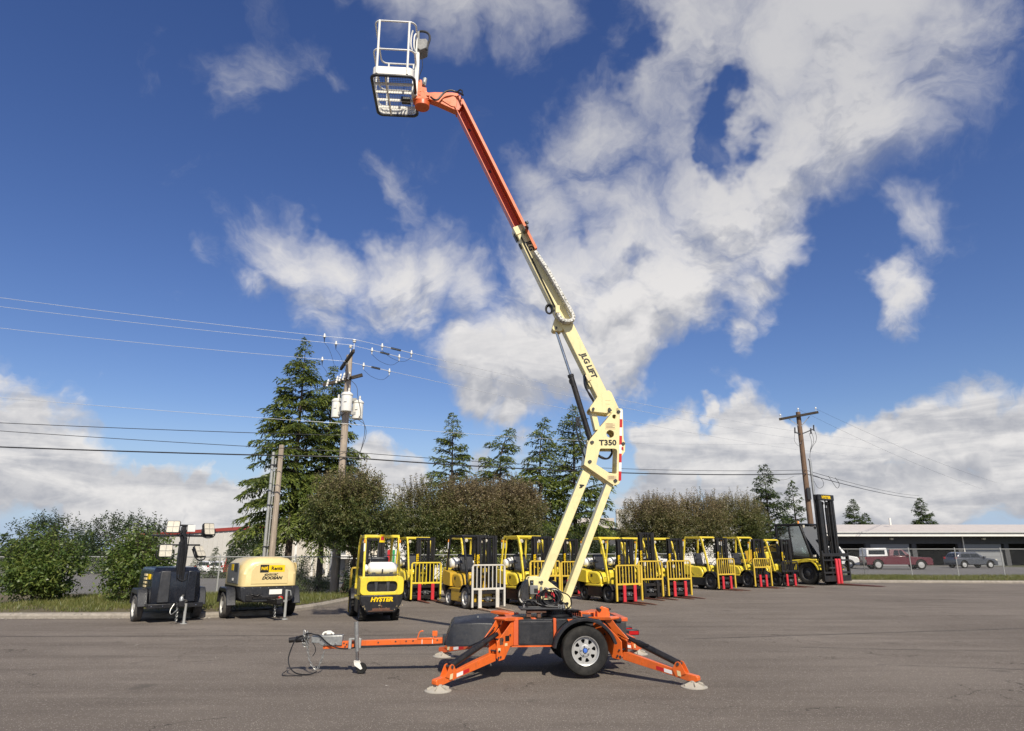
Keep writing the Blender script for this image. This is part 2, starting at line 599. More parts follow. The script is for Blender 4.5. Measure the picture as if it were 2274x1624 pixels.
M['decal_white'] = flat('white_decal', (0.75, 0.73, 0.68), 0.4)
M['decal_pale'] = flat('pale_decal', (0.72, 0.58, 0.32), 0.45)
M['grey_plastic'] = mat('grey_plastic', (0.17, 0.17, 0.165), 0.5, var=0.12)
M['dark_grey'] = mat('dark_grey_metal', (0.045, 0.046, 0.05), 0.45, var=0.25, metal=0.2, dirt=DUST, dirt_amt=0.2)
M['navy'] = mat('blue_black_paint', (0.009, 0.011, 0.017), 0.30, var=0.2, coat=0.35, dirt=DUST, dirt_amt=0.06)
M['blue_cap'] = flat('blue_cap', (0.06, 0.16, 0.55), 0.4)
M['green_cap'] = flat('green_plastic', (0.03, 0.33, 0.10), 0.5)
M['lens'] = mat('lamp_glass', (0.62, 0.57, 0.46), 0.2, var=0.15, scale=25)
M['amber'] = flat('amber_lens', (0.85, 0.30, 0.03), 0.3)
M['mesh_dark'] = mat('dark_mesh', (0.10, 0.10, 0.10), 0.6, var=0.2)


def glass_mat(name, tint, rough=0.04):
    m = bpy.data.materials.new(name)
    m.use_nodes = True
    t = NT(m.node_tree)
    t.n.clear()
    o = t.node('ShaderNodeOutputMaterial')
    mx = t.node('ShaderNodeMixShader')
    g = t.node('ShaderNodeBsdfGlossy')
    g.inputs['Roughness'].default_value = rough
    tr = t.node('ShaderNodeBsdfTransparent')
    tr.inputs['Color'].default_value = (*tint, 1)
    fr = t.node('ShaderNodeFresnel')
    fr.inputs['IOR'].default_value = 1.55
    t.l.new(t.math('ADD', fr.outputs[0], 0.26), mx.inputs[0])
    t.l.new(tr.outputs[0], mx.inputs[1])
    t.l.new(g.outputs[0], mx.inputs[2])
    t.l.new(mx.outputs[0], o.inputs[0])
    return m


M['glass'] = glass_mat('tinted_glass', (0.55, 0.68, 0.66))
M['car_glass'] = mat('dark_car_glass', (0.015, 0.018, 0.02), 0.08, var=0.05, rvar=0.02)


def leaf_mat(name, c0, c1, c2, trans=0.40, rough=0.42, zc=None, spec=0.5):
    """leaves: tone differs from leaf to leaf and clump to clump"""
    m = bpy.data.materials.new(name)
    m.use_nodes = True
    t = NT(m.node_tree)
    b = t.n['Principled BSDF']
    out = t.n['Material Output']
    geo = t.node('ShaderNodeNewGeometry')
    tcn = t.node('ShaderNodeTexCoord')
    isl = geo.outputs['Random Per Island']
    cl = t.noise(tcn.outputs['Object'], 1.6, 3, 0.6)
    f = t.math('ADD', t.math('MULTIPLY', isl, 0.55), t.math('MULTIPLY', t.math('SUBTRACT', cl, 0.28), 1.1))
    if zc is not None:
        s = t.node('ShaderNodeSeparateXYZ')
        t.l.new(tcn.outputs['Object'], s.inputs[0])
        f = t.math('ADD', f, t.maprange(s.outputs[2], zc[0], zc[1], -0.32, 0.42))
    c = t.ramp(f, [(0.12, c0), (0.5, c1), (0.95, c2)])
    t.l.new(c, b.inputs['Base Color'])
    b.inputs['Roughness'].default_value = rough
    b.inputs['Specular IOR Level'].default_value = spec
    tl = t.node('ShaderNodeBsdfTranslucent')
    t.l.new(c, tl.inputs['Color'])
    mx = t.node('ShaderNodeMixShader')
    mx.inputs[0].default_value = trans
    t.l.new(b.outputs[0], mx.inputs[1])
    t.l.new(tl.outputs[0], mx.inputs[2])
    t.l.new(mx.outputs[0], out.inputs[0])
    return m


M['needles'] = leaf_mat('cedar_needles', (0.042, 0.070, 0.020), (0.130, 0.172, 0.036), (0.280, 0.300, 0.066))
M['needles_far'] = leaf_mat('dark_needles', (0.030, 0.050, 0.020), (0.070, 0.105, 0.034), (0.140, 0.170, 0.050))
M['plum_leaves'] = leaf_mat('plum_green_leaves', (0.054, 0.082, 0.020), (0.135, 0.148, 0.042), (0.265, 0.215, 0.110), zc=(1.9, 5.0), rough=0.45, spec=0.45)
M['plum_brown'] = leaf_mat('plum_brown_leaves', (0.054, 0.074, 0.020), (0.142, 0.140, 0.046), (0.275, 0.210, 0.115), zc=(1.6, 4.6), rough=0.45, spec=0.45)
M['shrub_leaves'] = leaf_mat('laurel_leaves', (0.045, 0.085, 0.018), (0.110, 0.165, 0.035), (0.230, 0.260, 0.060))
M['hedge_leaves'] = leaf_mat('hedge_leaves', (0.022, 0.040, 0.016), (0.045, 0.070, 0.026), (0.085, 0.110, 0.038))
M['grass_blades'] = leaf_mat('grass_blades', (0.075, 0.100, 0.022), (0.150, 0.170, 0.040), (0.260, 0.220, 0.085), trans=0.3)
M['bark'] = mat('bark', (0.075, 0.055, 0.040), 0.9, var=0.45, scale=12, bump=0.8, bscale=30)


def wood_pole_mat(name, base):
    m = bpy.data.materials.new(name)
    m.use_nodes = True
    t = NT(m.node_tree)
    b = t.n['Principled BSDF']
    oc = t.node('ShaderNodeTexCoord').outputs['Object']
    st = t.vmath('MULTIPLY', oc, (26.0, 26.0, 0.9))
    n = t.noise(st, 1.0, 7, 0.65)
    n2 = t.noise(oc, 2.2, 5, 0.6)
    c = t.mix(t.maprange(n, 0.32, 0.66), tuple(x * 0.42 for x in base), base)
    c = t.mix(t.maprange(n2, 0.5, 0.72, 0, 0.55), c, tuple(x * 0.5 for x in base))
    t.l.new(c, b.inputs['Base Color'])
    b.inputs['Roughness'].default_value = 0.85
    bn = t.node('ShaderNodeBump')
    bn.inputs['Strength'].default_value = 0.6
    bn.inputs['Distance'].default_value = 0.02
    t.l.new(n, bn.inputs['Height'])
    t.l.new(bn.outputs[0], b.inputs['Normal'])
    return m


M['pole_wood'] = wood_pole_mat('weathered_pole', (0.52, 0.425, 0.33))
M['pole_dark'] = wood_pole_mat('brown_pole', (0.22, 0.135, 0.085))
M['arm_wood'] = wood_pole_mat('dark_crossarm', (0.07, 0.055, 0.04))


def asphalt_mat():
    m = bpy.data.materials.new('asphalt')
    m.use_nodes = True
    t = NT(m.node_tree)
    b = t.n['Principled BSDF']
    oc = t.node('ShaderNodeTexCoord').outputs['Object']
    big = t.noise(oc, 0.22, 7, 0.6)
    mid = t.noise(t.vmath('MULTIPLY', oc, (0.28, 1.6, 1.0)), 0.9, 7, 0.66)
    fine = t.noise(oc, 70.0, 4, 0.75)
    v = t.node('ShaderNodeTexVoronoi')
    v.inputs['Scale'].default_value = 62.0
    t.l.new(oc, v.inputs['Vector'])
    c = t.mix(t.maprange(big, 0.30, 0.70), (0.178, 0.151, 0.127), (0.286, 0.245, 0.206))
    c = t.mix(t.maprange(mid, 0.42, 0.72, 0.0, 0.75), c, (0.140, 0.117, 0.098))
    c = t.mix(t.maprange(fine, 0.30, 0.62, 0.8, 0.0), c, (0.085, 0.072, 0.060))
    # pale stones worn out of the binder
    sc = t.node('ShaderNodeSeparateColor')
    t.l.new(v.outputs['Color'], sc.inputs[0])
    near = t.maprange(v.outputs['Distance'], 0.42, 0.20)
    stone = t.math('MULTIPLY', t.maprange(sc.outputs[0], 0.72, 0.78), near)
    c = t.mix(t.math('MULTIPLY', stone, 0.75), c, (0.62, 0.55, 0.47))
    # hairline cracks, broken up, and scuffed tyre tracks
    wv = t.vmath('ADD', oc, t.vmath('SCALE', t.noise(oc, 0.8, 5, 0.65, out='Color'), scale=1.6))
    vc = t.node('ShaderNodeTexVoronoi', feature='DISTANCE_TO_EDGE')
    vc.inputs['Scale'].default_value = 0.30
    t.l.new(wv, vc.inputs['Vector'])
    dark_line = t.math('MULTIPLY', t.maprange(vc.outputs['Distance'], 0.0045, 0.0015), t.maprange(t.noise(oc, 0.5, 3, 0.5), 0.50, 0.58))
    c = t.mix(t.math('MULTIPLY', dark_line, 0.75), c, (0.05, 0.043, 0.036))
    trk = t.noise(t.vmath('MULTIPLY', oc, (0.10, 2.6, 1.0)), 1.0, 4, 0.6, dist=0.8)
    c = t.mix(t.math('MULTIPLY', t.maprange(trk, 0.60, 0.72), 0.38), c, (0.085, 0.073, 0.062))
    # a few oil spots
    oil = t.noise(oc, 0.9, 3, 0.5)
    c = t.mix(t.maprange(oil, 0.66, 0.74, 0.0, 0.6), c, (0.10, 0.088, 0.076))
    t.l.new(c, b.inputs['Base Color'])
    t.l.new(t.maprange(fine, 0.3, 0.7, 0.72, 0.95), b.inputs['Roughness'])
    b.inputs['Specular IOR Level'].default_value = 0.12
    bn = t.node('ShaderNodeBump')
    bn.inputs['Strength'].default_value = 0.9
    bn.inputs['Distance'].default_value = 0.012
    hgt = t.math('ADD', fine, t.math('MULTIPLY', near, 0.35))
    t.l.new(hgt, bn.inputs['Height'])
    t.l.new(bn.outputs[0], b.inputs['Normal'])
    return m


def earth_mat(name, a, bcol, c3, sc=0.35):
    m = bpy.data.materials.new(name)
    m.use_nodes = True
    t = NT(m.node_tree)
    b = t.n['Principled BSDF']
    oc = t.node('ShaderNodeTexCoord').outputs['Object']
    n = t.noise(oc, sc, 8, 0.65)
    n2 = t.noise(oc, 14.0, 5, 0.7)
    c = t.mix(t.maprange(n, 0.38, 0.62), a, bcol)
    c = t.mix(t.maprange(n2, 0.42, 0.68), c, c3)
    t.l.new(c, b.inputs['Base Color'])
    b.inputs['Roughness'].default_value = 0.95
    bn = t.node('ShaderNodeBump')
    bn.inputs['Strength'].default_value = 0.6
    bn.inputs['Distance'].default_value = 0.03
    t.l.new(n2, bn.inputs['Height'])
    t.l.new(bn.outputs[0], b.inputs['Normal'])
    return m


M['asphalt'] = asphalt_mat()
M['verge'] = earth_mat('verge_soil', (0.115, 0.085, 0.050), (0.15, 0.125, 0.065), (0.075, 0.065, 0.035), 0.8)
M['yard'] = earth_mat('grey_gravel', (0.135, 0.125, 0.115), (0.17, 0.16, 0.148), (0.10, 0.093, 0.085), 0.25)
M['land'] = earth_mat('far_land', (0.075, 0.080, 0.035), (0.10, 0.095, 0.05), (0.06, 0.065, 0.03), 0.08)
M['concrete'] = mat('kerb_concrete', (0.30, 0.265, 0.22), 0.9, var=0.2, scale=8, bump=0.4, bscale=60, dirt=(0.12, 0.10, 0.07), dirt_amt=0.4)
M['dark_line'] = mat('dark_line_surface', (0.07, 0.06, 0.05), 0.7, var=0.2)
M['rubble'] = mat('rubble_stone', (0.36, 0.33, 0.29), 0.9, var=0.35, scale=3, bump=0.5, bscale=40)
M['wire'] = mat('black_cable', (0.02, 0.02, 0.022), 0.5, var=0.1)
M['wire_pale'] = mat('aluminium_cable', (0.66, 0.68, 0.70), 0.35, metal=0.3, var=0.05)
M['siding'] = mat('pale_metal_siding', (0.52, 0.50, 0.46), 0.5, var=0.05, scale=2)
M['wall_cream'] = mat('cream_wall', (0.55, 0.50, 0.42), 0.8, var=0.06, scale=2)
M['wall_white'] = mat('white_wall', (0.74, 0.71, 0.65), 0.8, var=0.05, scale=2)
M['wall_grey'] = mat('grey_wall', (0.075, 0.075, 0.078), 0.8, var=0.08, scale=2)
M['trim_red'] = mat('red_trim', (0.27, 0.040, 0.030), 0.5, var=0.08)
M['door_grey'] = mat('grey_door', (0.24, 0.245, 0.255), 0.6, var=0.06)
M['roof_pale'] = mat('pale_roof', (0.52, 0.47, 0.43), 0.7, var=0.08, scale=1.5)
M['window_dark'] = mat('window_glass', (0.02, 0.022, 0.025), 0.1, var=0.1)
M['car_grey'] = mat('grey_car_paint', (0.10, 0.105, 0.12), 0.28, metal=0.5, var=0.05, coat=0.6)
M['car_white'] = mat('white_car_paint', (0.75, 0.74, 0.72), 0.3, var=0.03, coat=0.5)
M['car_red'] = mat('red_car_paint', (0.55, 0.025, 0.03), 0.3, var=0.05, coat=0.5)
M['car_maroon'] = mat('maroon_car_paint', (0.10, 0.016, 0.025), 0.3, var=0.05, coat=0.5)
M['tail'] = flat('red_lamp', (0.45, 0.01, 0.012), 0.2)

# ====================================================================== the yard, verge and land
KERB = [(-70, 16.5), (-8, 18.7), (-6.7, 19.5), (-6.0, 21.8), (-5.65, 24.6), (-5.3, 26.9), (-4.2, 27.6), (14.8, 41.0), (16.6, 39.6), (18.3, 38.4), (24, 37.6), (80, 35)]
VERGE_BACK = [(-70, 26.5), (-8, 26.5), (-6.9, 26.5), (-6.2, 26.5), (-5.3, 26.6), (-4.9, 27.3), (-4.9, 28.6), (14.8, 42.7), (17, 43.4), (18.6, 43.7), (24, 44.6), (80, 46.5)]
FENCE = [(-70, 26), (-5.2, 26), (-4.6, 28.2), (15, 42.2), (22, 44.0), (80, 46)]


def smooth01(t):
    t = min(1.0, max(0.0, t))
    return t * t * (3 - 2 * t)


def seg_interp(pts, x):
    for (a, b), (c, d) in zip(pts, pts[1:]):
        if a <= x <= c and c > a:
            return b + (d - b) * (x - a) / (c - a)
    return pts[0][1] if x < pts[0][0] else pts[-1][1]


def land_z(x, y):
    """ground beyond the fence falls away on the left, stays level on the right"""
    fy = seg_interp(FENCE, x)
    t = y - fy
    if t < -1:
        return -0.06
    fall = smooth01(t / 42.0) * smooth01((13 - x) / 17.0)
    return 0.05 - 0.98 * fall if t > 0 else -0.06 + 0.11 * (t + 1)


gx = sorted(set([-900, -600, -400, -250, -150, -110] + [-90 + 3 * i for i in range(61)] + [110, 150, 250, 400, 600, 900]))
gy = sorted(set([-60, -20, 0] + [14 + 1.5 * i for i in range(60)] + [110, 125, 150, 200, 300, 450, 700, 1000, 1600]))
gv = [(x, y, land_z(x, y)) for y in gy for x in gx]
nx = len(gx)
gf = [(j * nx + i, j * nx + i + 1, (j + 1) * nx + i + 1, (j + 1) * nx + i) for j in range(len(gy) - 1) for i in range(nx - 1)]
mb = MB(); mb.add(gv, gf)
tag(mb.build('ground', M['land'], angle=60), kind='structure')

# paved yard beyond the fence, 5 mm above the ground
yv, yf = [], []
yx = [-60 + 2.5 * i for i in range(45)]
yy = [27 + 2.5 * i for i in range(34)]
for y in yy:
    for x in yx:
        fy = seg_interp(FENCE, x) + 0.4
        yo = max(y, fy)
        yv.append((x, yo, land_z(x, yo) + 0.012))
n = len(yx)
yf = [(j * n + i, j * n + i + 1, (j + 1) * n + i + 1, (j + 1) * n + i) for j in range(len(yy) - 1) for i in range(n - 1)]
mb = MB(); mb.add(yv, yf)
tag(mb.build('gravel_yard', M['yard'], angle=60), kind='structure')

lot = [(-70, -40)] + KERB + [(80, -40)]
mb = MB(); mb.add([(x, y, 0.0) for x, y in lot], [tuple(range(len(lot)))[::-1]])
tag(mb.build('asphalt_lot', M['asphalt'], smooth=False), kind='structure')

mb = MB()
rows = []
for (a, b) in zip(KERB, VERGE_BACK):
    rows.append([(a[0] + (b[0] - a[0]) * k / 6, a[1] + (b[1] - a[1]) * k / 6, 0.10 + 0.05 * math.sin(k * 1.0 + a[0] * .7)) for k in range(7)])
vv = [p for r in rows for p in r]
mb.add(vv, [(i * 7 + k, (i + 1) * 7 + k, (i + 1) * 7 + k + 1, i * 7 + k + 1) for i in range(len(rows) - 1) for k in range(6)])
tag(mb.build('verge', M['verge'], angle=80), kind='structure')


def kerb_mesh():
    m = MB()
    pts = [Vector((x, y, 0)) for x, y in KERB]
    secs = []
    for i, p in enumerate(pts):
        t = (pts[min(i + 1, len(pts) - 1)] - pts[max(i - 1, 0)]).normalized()
        nrm = Vector((-t.y, t.x, 0))
        secs.append([p + nrm * a + Vector((0, 0, z)) for a, z in ((-0.16, -0.05), (-0.16, 0.07), (-0.12, 0.12), (0.03, 0.135), (0.03, -0.05))])
    m.loft(secs)
    return m


tag(kerb_mesh().build('kerb', M['concrete'], smooth=False), kind='structure')


# thin dark strips of uneven width laid across the paving
def paving_line(pts, w=0.03):
    m = MB()
    out = []
    r = random.Random(len(pts) + int(pts[0][0] * 10))
    for (a, b) in zip(pts, pts[1:]):
        a, b = Vector((*a, 0)), Vector((*b, 0))
        k = max(2, int((b - a).length / 0.25))
        for i in range(k):
            out.append(a.lerp(b, i / k))
    out.append(Vector((*pts[-1], 0)))
    v = []
    for i, p in enumerate(out):
        t = (out[min(i + 1, len(out) - 1)] - out[max(i - 1, 0)]).normalized()
        nn = Vector((-t.y, t.x, 0))
        j = r.uniform(-0.02, 0.02)
        ww = w * r.uniform(0.35, 1.0)
        v += [p + nn * (j - ww) + Vector((0, 0, 0.004)), p + nn * (j + ww) + Vector((0, 0, 0.004))]
    m.add(v, [(2 * i, 2 * i + 1, 2 * i + 3, 2 * i + 2) for i in range(len(out) - 1)])
    return tag(m.build('pavement_line', M['dark_line'], smooth=False), kind='structure')


paving_line([(-14.0, 14.6), (-8.0, 14.75), (-3.5, 14.9), (1.0, 15.0)], 0.022)
paving_line([(3.4, 14.3), (6.0, 14.9), (9.0, 15.6), (16.0, 17.2), (30, 20)], 0.026)
paving_line([(5.2, 13.1), (8.0, 12.7), (11.0, 12.4), (20, 11.6)], 0.014)
paving_line([(5.6, 11.2), (7.4, 10.8), (12.0, 10.2)], 0.012)

# ---------------------------------------------------------------------- vegetation
def quads_mesh(name, P, D, S, L, W, m, parent=None):
    """leaf-sized kites: base point P, direction D, side S, length L, width W"""
    P, D, S = np.array(P), np.array(D), np.array(S)
    L, W = np.array(L)[:, None], np.array(W)[:, None]
    n = len(P)
    v = np.empty((n * 4, 3))
    v[0::4] = P
    v[1::4] = P + D * L * 0.45 + S * W * 0.5
    v[2::4] = P + D * L
    v[3::4] = P + D * L * 0.45 - S * W * 0.5
    f = np.arange(n * 4).reshape(n, 4)
    return np_mesh(name, v, f, m, parent)


def unit(a):
    return a / np.maximum(1e-9, np.linalg.norm(a, axis=1))[:, None]


def conifer(loc, H, R0, label, seed, zb=0.08, droop=0.34, lean=0.0, dens=1.0, m='needles', flat_top=False, group=None, name='cedar_tree', leaf=0.25, sparse=0.0, tw=1.15, pw=0.9, gap=0.88):
    r = random.Random(seed)
    rng = np.random.default_rng(seed)
    root = thing(name, label, 'tree', loc, r.uniform(0, 6.28), group)
    tb = MB()
    tr = 0.012 * H + 0.05
    pts = []
    for k in range(13):
        z = H * 0.985 * k / 12
        bend = lean * max(0, (z / H - 0.72) / 0.28) ** 2
        pts.append(Vector((bend * 1.0, 0, z - abs(bend) * 0.35)))
    for a, b, i in zip(pts, pts[1:], range(12)):
        tb.tube([a, b], tr * (1 - i / 12.3), 8, r2=tr * (1 - (i + 1) / 12.3))
    P, D, L, W = [], [], [], []
    bb = MB()

    def axis(z):
        f = z / (H * 0.985) * 12
        i = min(11, int(f))
        return pts[i].lerp(pts[i + 1], f - i)
    z = H * zb
    while z < H * 0.985:
        f = z / H
        nb = r.choice([4, 5, 5, 6]) if f < 0.85 else r.choice([3, 4])
        for k in range(nb):
            if r.random() < sparse:
                continue
            az = r.uniform(0, 2 * math.pi)
            prof = (1 - f) ** pw if not flat_top else (1 - f ** 3) ** 0.6
            # ragged outline: whole branches run long or stay short
            ln = R0 * prof * r.choice([0.55, 0.75, 0.9, 1.0, 1.0, 1.15]) * r.uniform(0.88, 1.1) + 0.07
            e0 = R(-6 + 40 * f + r.uniform(-9, 9))
            dr = droop * r.uniform(0.7, 1.3) * (1.05 - 0.55 * f)
            base = axis(z + r.uniform(-.12, .12))
            ca, sa = math.cos(az), math.sin(az)
            bp = []
            steps = max(3, int(ln / (0.115 / dens)))
            for s in range(steps + 1):
                t = s / steps
                rad = ln * t
                bp.append(Vector((base.x + ca * rad, base.y + sa * rad, base.z + math.tan(e0) * rad - dr * ln * t * t)))
            if ln > 0.6:
                bb.tube([bp[0], bp[len(bp) // 2], bp[-1]], 0.010 + 0.012 * ln, 4, r2=0.006)
            for s in range(1, steps + 1):
                t = s / steps
                if t < 0.16 and ln > 1.2:
                    continue
                p = bp[s]
                d = (bp[s] - bp[s - 1]).normalized()
                for side in (-1, 1):
                    tl = min(0.95, (0.06 + 0.17 * min(1.0, ln / 0.9) + tw * 0.42 * ln * (1 - t) * t * 2.2)) * r.uniform(0.6, 1.25)
                    an = side * R(r.uniform(38, 72))
                    td = Vector((d.x * math.cos(an) - d.y * math.sin(an), d.x * math.sin(an) + d.y * math.cos(an), d.z * 0.5 - 0.10)).normalized()
                    nq = max(1, int(tl / 0.105))
                    for q in range(nq + 1):
                        u = q / max(1, nq)
                        qp = p + td * tl * u
                        P.append((qp.x, qp.y, qp.z - 0.30 * tl * u * u))
                        dd = td * (1 - 0.2 * u) + Vector((0, 0, -0.45 * u))
                        D.append((dd.x + r.uniform(-.5, .5), dd.y + r.uniform(-.5, .5), dd.z + r.uniform(-.45, .30)))
                        L.append(leaf * (0.55 + 0.45 * min(1.0, ln)) * r.uniform(0.7, 1.35))
                        W.append(leaf * 0.33 * r.uniform(0.7, 1.3))
        z += r.uniform(0.30, 0.52) * gap * (0.55 if f > 0.8 else 1.0)
    # leader
    for k in range(16):
        t = r.random()
        p = axis(H * (0.95 + 0.035 * t))
        P.append(tuple(p)); D.append((r.uniform(-1, 1), r.uniform(-1, 1), r.uniform(.2, 1.6))); L.append(leaf * .55); W.append(leaf * .18)
    D = unit(np.array(D))
    S = unit(np.cross(D, rng.normal(size=D.shape) * 0.55 + np.array([0, 0, 1.0])))
    tb.build('trunk', M['bark'], root)
    o = bb.build('limbs', M['bark'], root, smooth=False)
    c = quads_mesh('crown', P, D, S, L, W, M[m], root)
    return root


def broadleaf(loc, zc, rx, ry, rz, label, seed, m='plum_leaves', shoots=1500, leaf=0.098, group=None, name='plum_tree', trunk_h=1.4, upright=0.5, stems=1, clumps=60, cat='tree'):
    r = random.Random(seed)
    rng = np.random.default_rng(seed)
    root = thing(name, label, cat, loc, 0, group)
    cl = []
    while len(cl) < clumps:
        p = Vector((r.uniform(-1, 1), r.uniform(-1, 1), r.uniform(-1, 1)))
        if 0.30 < p.length < 0.98:
            bulge = 1.0 + 0.16 * math.sin(p.x * 5 + seed) * math.cos(p.y * 4 - seed)
            cl.append(Vector((p.x * rx, p.y * ry, zc + p.z * rz * bulge)))
    tb = MB()
    for s in range(stems):
        ox = r.uniform(-.25, .25) * (stems > 1)
        top = Vector((ox * 2 + r.uniform(-.1, .1), r.uniform(-.1, .1), trunk_h))
        tb.tube([(ox, 0, -0.05), (ox * 1.3, 0.02, trunk_h * .5), top], 0.085 if stems == 1 else 0.05, 8, r2=0.06 if stems == 1 else 0.035)
        for c in cl[s::stems][:18]:
            mid = top.lerp(c, 0.55) + Vector((r.uniform(-.15, .15), r.uniform(-.15, .15), 0.18))
            tb.tube([top - Vector((0, 0, .06)), mid, c], 0.035, 5, r2=0.010)
    tb.build('trunk', M['bark'], root)
    P, D, L, W = [], [], [], []
    twm = MB()
    for i in range(shoots):
        c = cl[i % clumps]
        sp = 0.25 * min(rx, rz)
        b = c + Vector((r.gauss(0, sp), r.gauss(0, sp), r.gauss(0, sp * .8)))
        o = b - Vector((0, 0, zc))
        o = Vector((o.x / rx, o.y / ry, o.z / rz))
        if o.length > 1.08:
            continue
        out_d = o.normalized() if o.length > .05 else Vector((0, 0, 1))
        d = (out_d * 0.7 + Vector((r.gauss(0, .45), r.gauss(0, .45), upright + r.gauss(0, .35)))).normalized()
        ln = r.uniform(0.25, 0.55)
        if o.z > 0.40 and r.random() < 0.42:
            d = (Vector((r.gauss(0, .22), r.gauss(0, .22), 1.0))).normalized()
            ln = r.uniform(0.45, 1.05)
            if i % 2 == 0:
                twm.tube([b, b + d * ln], 0.006, 3)
        k = max(4, int(ln / (leaf * 0.36)))
        for q in range(k):
            t = q / k
            p = b + d * ln * t
            P.append((p.x + r.uniform(-.02, .02), p.y + r.uniform(-.02, .02), p.z))
            a = q * 2.4 + r.uniform(-.4, .4)
            sx = d.orthogonal().normalized()
            sy = d.cross(sx)
            e = (sx * math.cos(a) + sy * math.sin(a)) * 0.9 + d * 0.45 + Vector((0, 0, -0.12))
            D.append((e.x + r.gauss(0, .2), e.y + r.gauss(0, .2), e.z + r.gauss(0, .2)))
            L.append(leaf * r.uniform(.7, 1.25))
            W.append(leaf * r.uniform(.36, .52))
    D = unit(np.array(D))
    S = unit(np.cross(D, rng.normal(size=D.shape) * 0.8 + np.array([0, 0, 0.8])))
    if twm.v:
        twm.build('twigs', M['bark'], root, smooth=False)['kind'] = 'stuff'
    quads_mesh('crown', P, D, S, L, W, M[m], root)
    return root


G_CED = 'cedars behind the forklift row'
conifer((-13.4, 42.0, -0.3), 15.4, 5.2, 'tall drooping cedar with pointed top left of the transformer pole', 11, zb=0.23, droop=0.42, leaf=0.26, dens=1.15, pw=1.0, sparse=0.03, gap=0.9)
conifer((-11.9, 43.6, -0.35), 13.9, 4.2, 'second tall cedar with its top just behind the transformer pole', 12, zb=0.24, droop=0.40, leaf=0.26, dens=1.15, pw=0.9, sparse=0.03)
conifer((-4.2, 47.5, -0.2), 11.4, 3.5, 'slim cedar with a needle-like tip, first from the left beyond the plum trees', 13, zb=0.12, droop=0.30, sparse=0.1)
conifer((-0.8, 46.0, -0.2), 10.5, 4.3, 'broad cedar whose flattened top leans to one side', 14, zb=0.12, droop=0.40, flat_top=False, lean=1.1, sparse=0.1)
conifer((1.9, 46.0, -0.1), 10.9, 3.3, 'narrow cedar with a hooked tip just left of the raised boom knuckle', 15, zb=0.10, droop=0.42, lean=0.5)
conifer((4.3, 47.0, -0.1), 11.9, 4.0, 'feathery open cedar right behind the lower boom arm', 16, zb=0.10, droop=0.22, sparse=0.08)
conifer((17.8, 48.0, 0), 7.6, 2.5, 'bushy fir beside the wooden pole above the cab forklift', 17, zb=0.10, droop=0.10, m='needles_far', name='fir_tree', leaf=0.24, dens=1.3, tw=1.2, gap=.75)
conifer((20.9, 51.0, 0), 6.8, 1.5, 'slim young fir just left of the wooden pole at right', 18, zb=0.06, droop=0.08, m='needles_far', name='fir_tree', dens=1.2, tw=1.2, gap=.8)
conifer((45.5, 92.0, 0), 8.3, 2.6, 'distant pointed fir above the carport roof', 19, zb=0.05, droop=0.10, m='needles_far', name='fir_tree', leaf=0.32, tw=1.0)
conifer((48.0, 94.0, 0), 6.6, 2.2, 'shorter distant fir right of the pointed one above the carport', 20, zb=0.05, droop=0.10, m='needles_far', name='fir_tree', leaf=0.32, tw=1.0)
conifer((57.0, 96.0, 0), 8.8, 3.0, 'distant fir far right beyond the carport end', 21, zb=0.05, droop=0.12, m='needles_far', name='fir_tree', leaf=0.32, tw=1.0)

G_PLUM = 'plum trees along the fence'
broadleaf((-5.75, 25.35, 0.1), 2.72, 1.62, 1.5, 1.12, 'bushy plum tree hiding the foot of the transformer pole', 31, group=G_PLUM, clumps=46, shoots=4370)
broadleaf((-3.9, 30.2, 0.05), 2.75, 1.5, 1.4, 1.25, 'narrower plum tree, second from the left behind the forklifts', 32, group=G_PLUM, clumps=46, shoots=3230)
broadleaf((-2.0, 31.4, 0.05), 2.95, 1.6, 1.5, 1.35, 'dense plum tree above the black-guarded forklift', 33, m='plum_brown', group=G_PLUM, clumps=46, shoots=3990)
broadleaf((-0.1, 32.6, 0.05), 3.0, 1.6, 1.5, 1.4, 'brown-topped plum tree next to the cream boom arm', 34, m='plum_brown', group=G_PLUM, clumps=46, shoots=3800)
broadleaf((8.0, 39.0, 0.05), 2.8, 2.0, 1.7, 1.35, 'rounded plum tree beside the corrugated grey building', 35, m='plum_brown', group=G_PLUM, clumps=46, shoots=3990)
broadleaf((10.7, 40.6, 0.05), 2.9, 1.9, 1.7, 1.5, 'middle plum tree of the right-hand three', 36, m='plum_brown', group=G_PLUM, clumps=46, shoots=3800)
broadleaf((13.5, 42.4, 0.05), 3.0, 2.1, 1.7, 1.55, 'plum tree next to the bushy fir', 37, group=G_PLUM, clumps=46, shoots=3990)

# shrubs and hedges
broadleaf((-11.9, 22.4, 0.1), 0.85, 1.15, 1.0, 0.8, 'yellow-green laurel shrub behind the light tower', 41, m='shrub_leaves', shoots=1300, leaf=0.135, name='laurel_shrub', trunk_h=.5, stems=4, clumps=40, upright=.7, cat='shrub')
broadleaf((-15.2, 22.8, 0.1), 0.85, 1.2, 1.0, 0.8, 'broad laurel shrub at the far left end of the verge', 42, m='shrub_leaves', shoots=1300, leaf=0.135, name='laurel_shrub', trunk_h=.5, stems=4, clumps=40, upright=.7, cat='shrub')
broadleaf((-5.65, 25.5, 0.1), 0.42, .42, .35, .40, 'small dark shrub at the fence corner left of the rear-facing forklift', 43, m='hedge_leaves', shoots=220, leaf=0.09, name='small_shrub', trunk_h=.2, stems=3, clumps=16, cat='shrub')
broadleaf((-8.0, 27.3, -0.05), 0.30, 1.0, .6, .38, 'low grassy ivy hump behind the fence right of the compressor', 44, m='shrub_leaves', shoots=520, leaf=0.09, name='ivy_mound', trunk_h=.15, stems=4, clumps=30, cat='shrub')
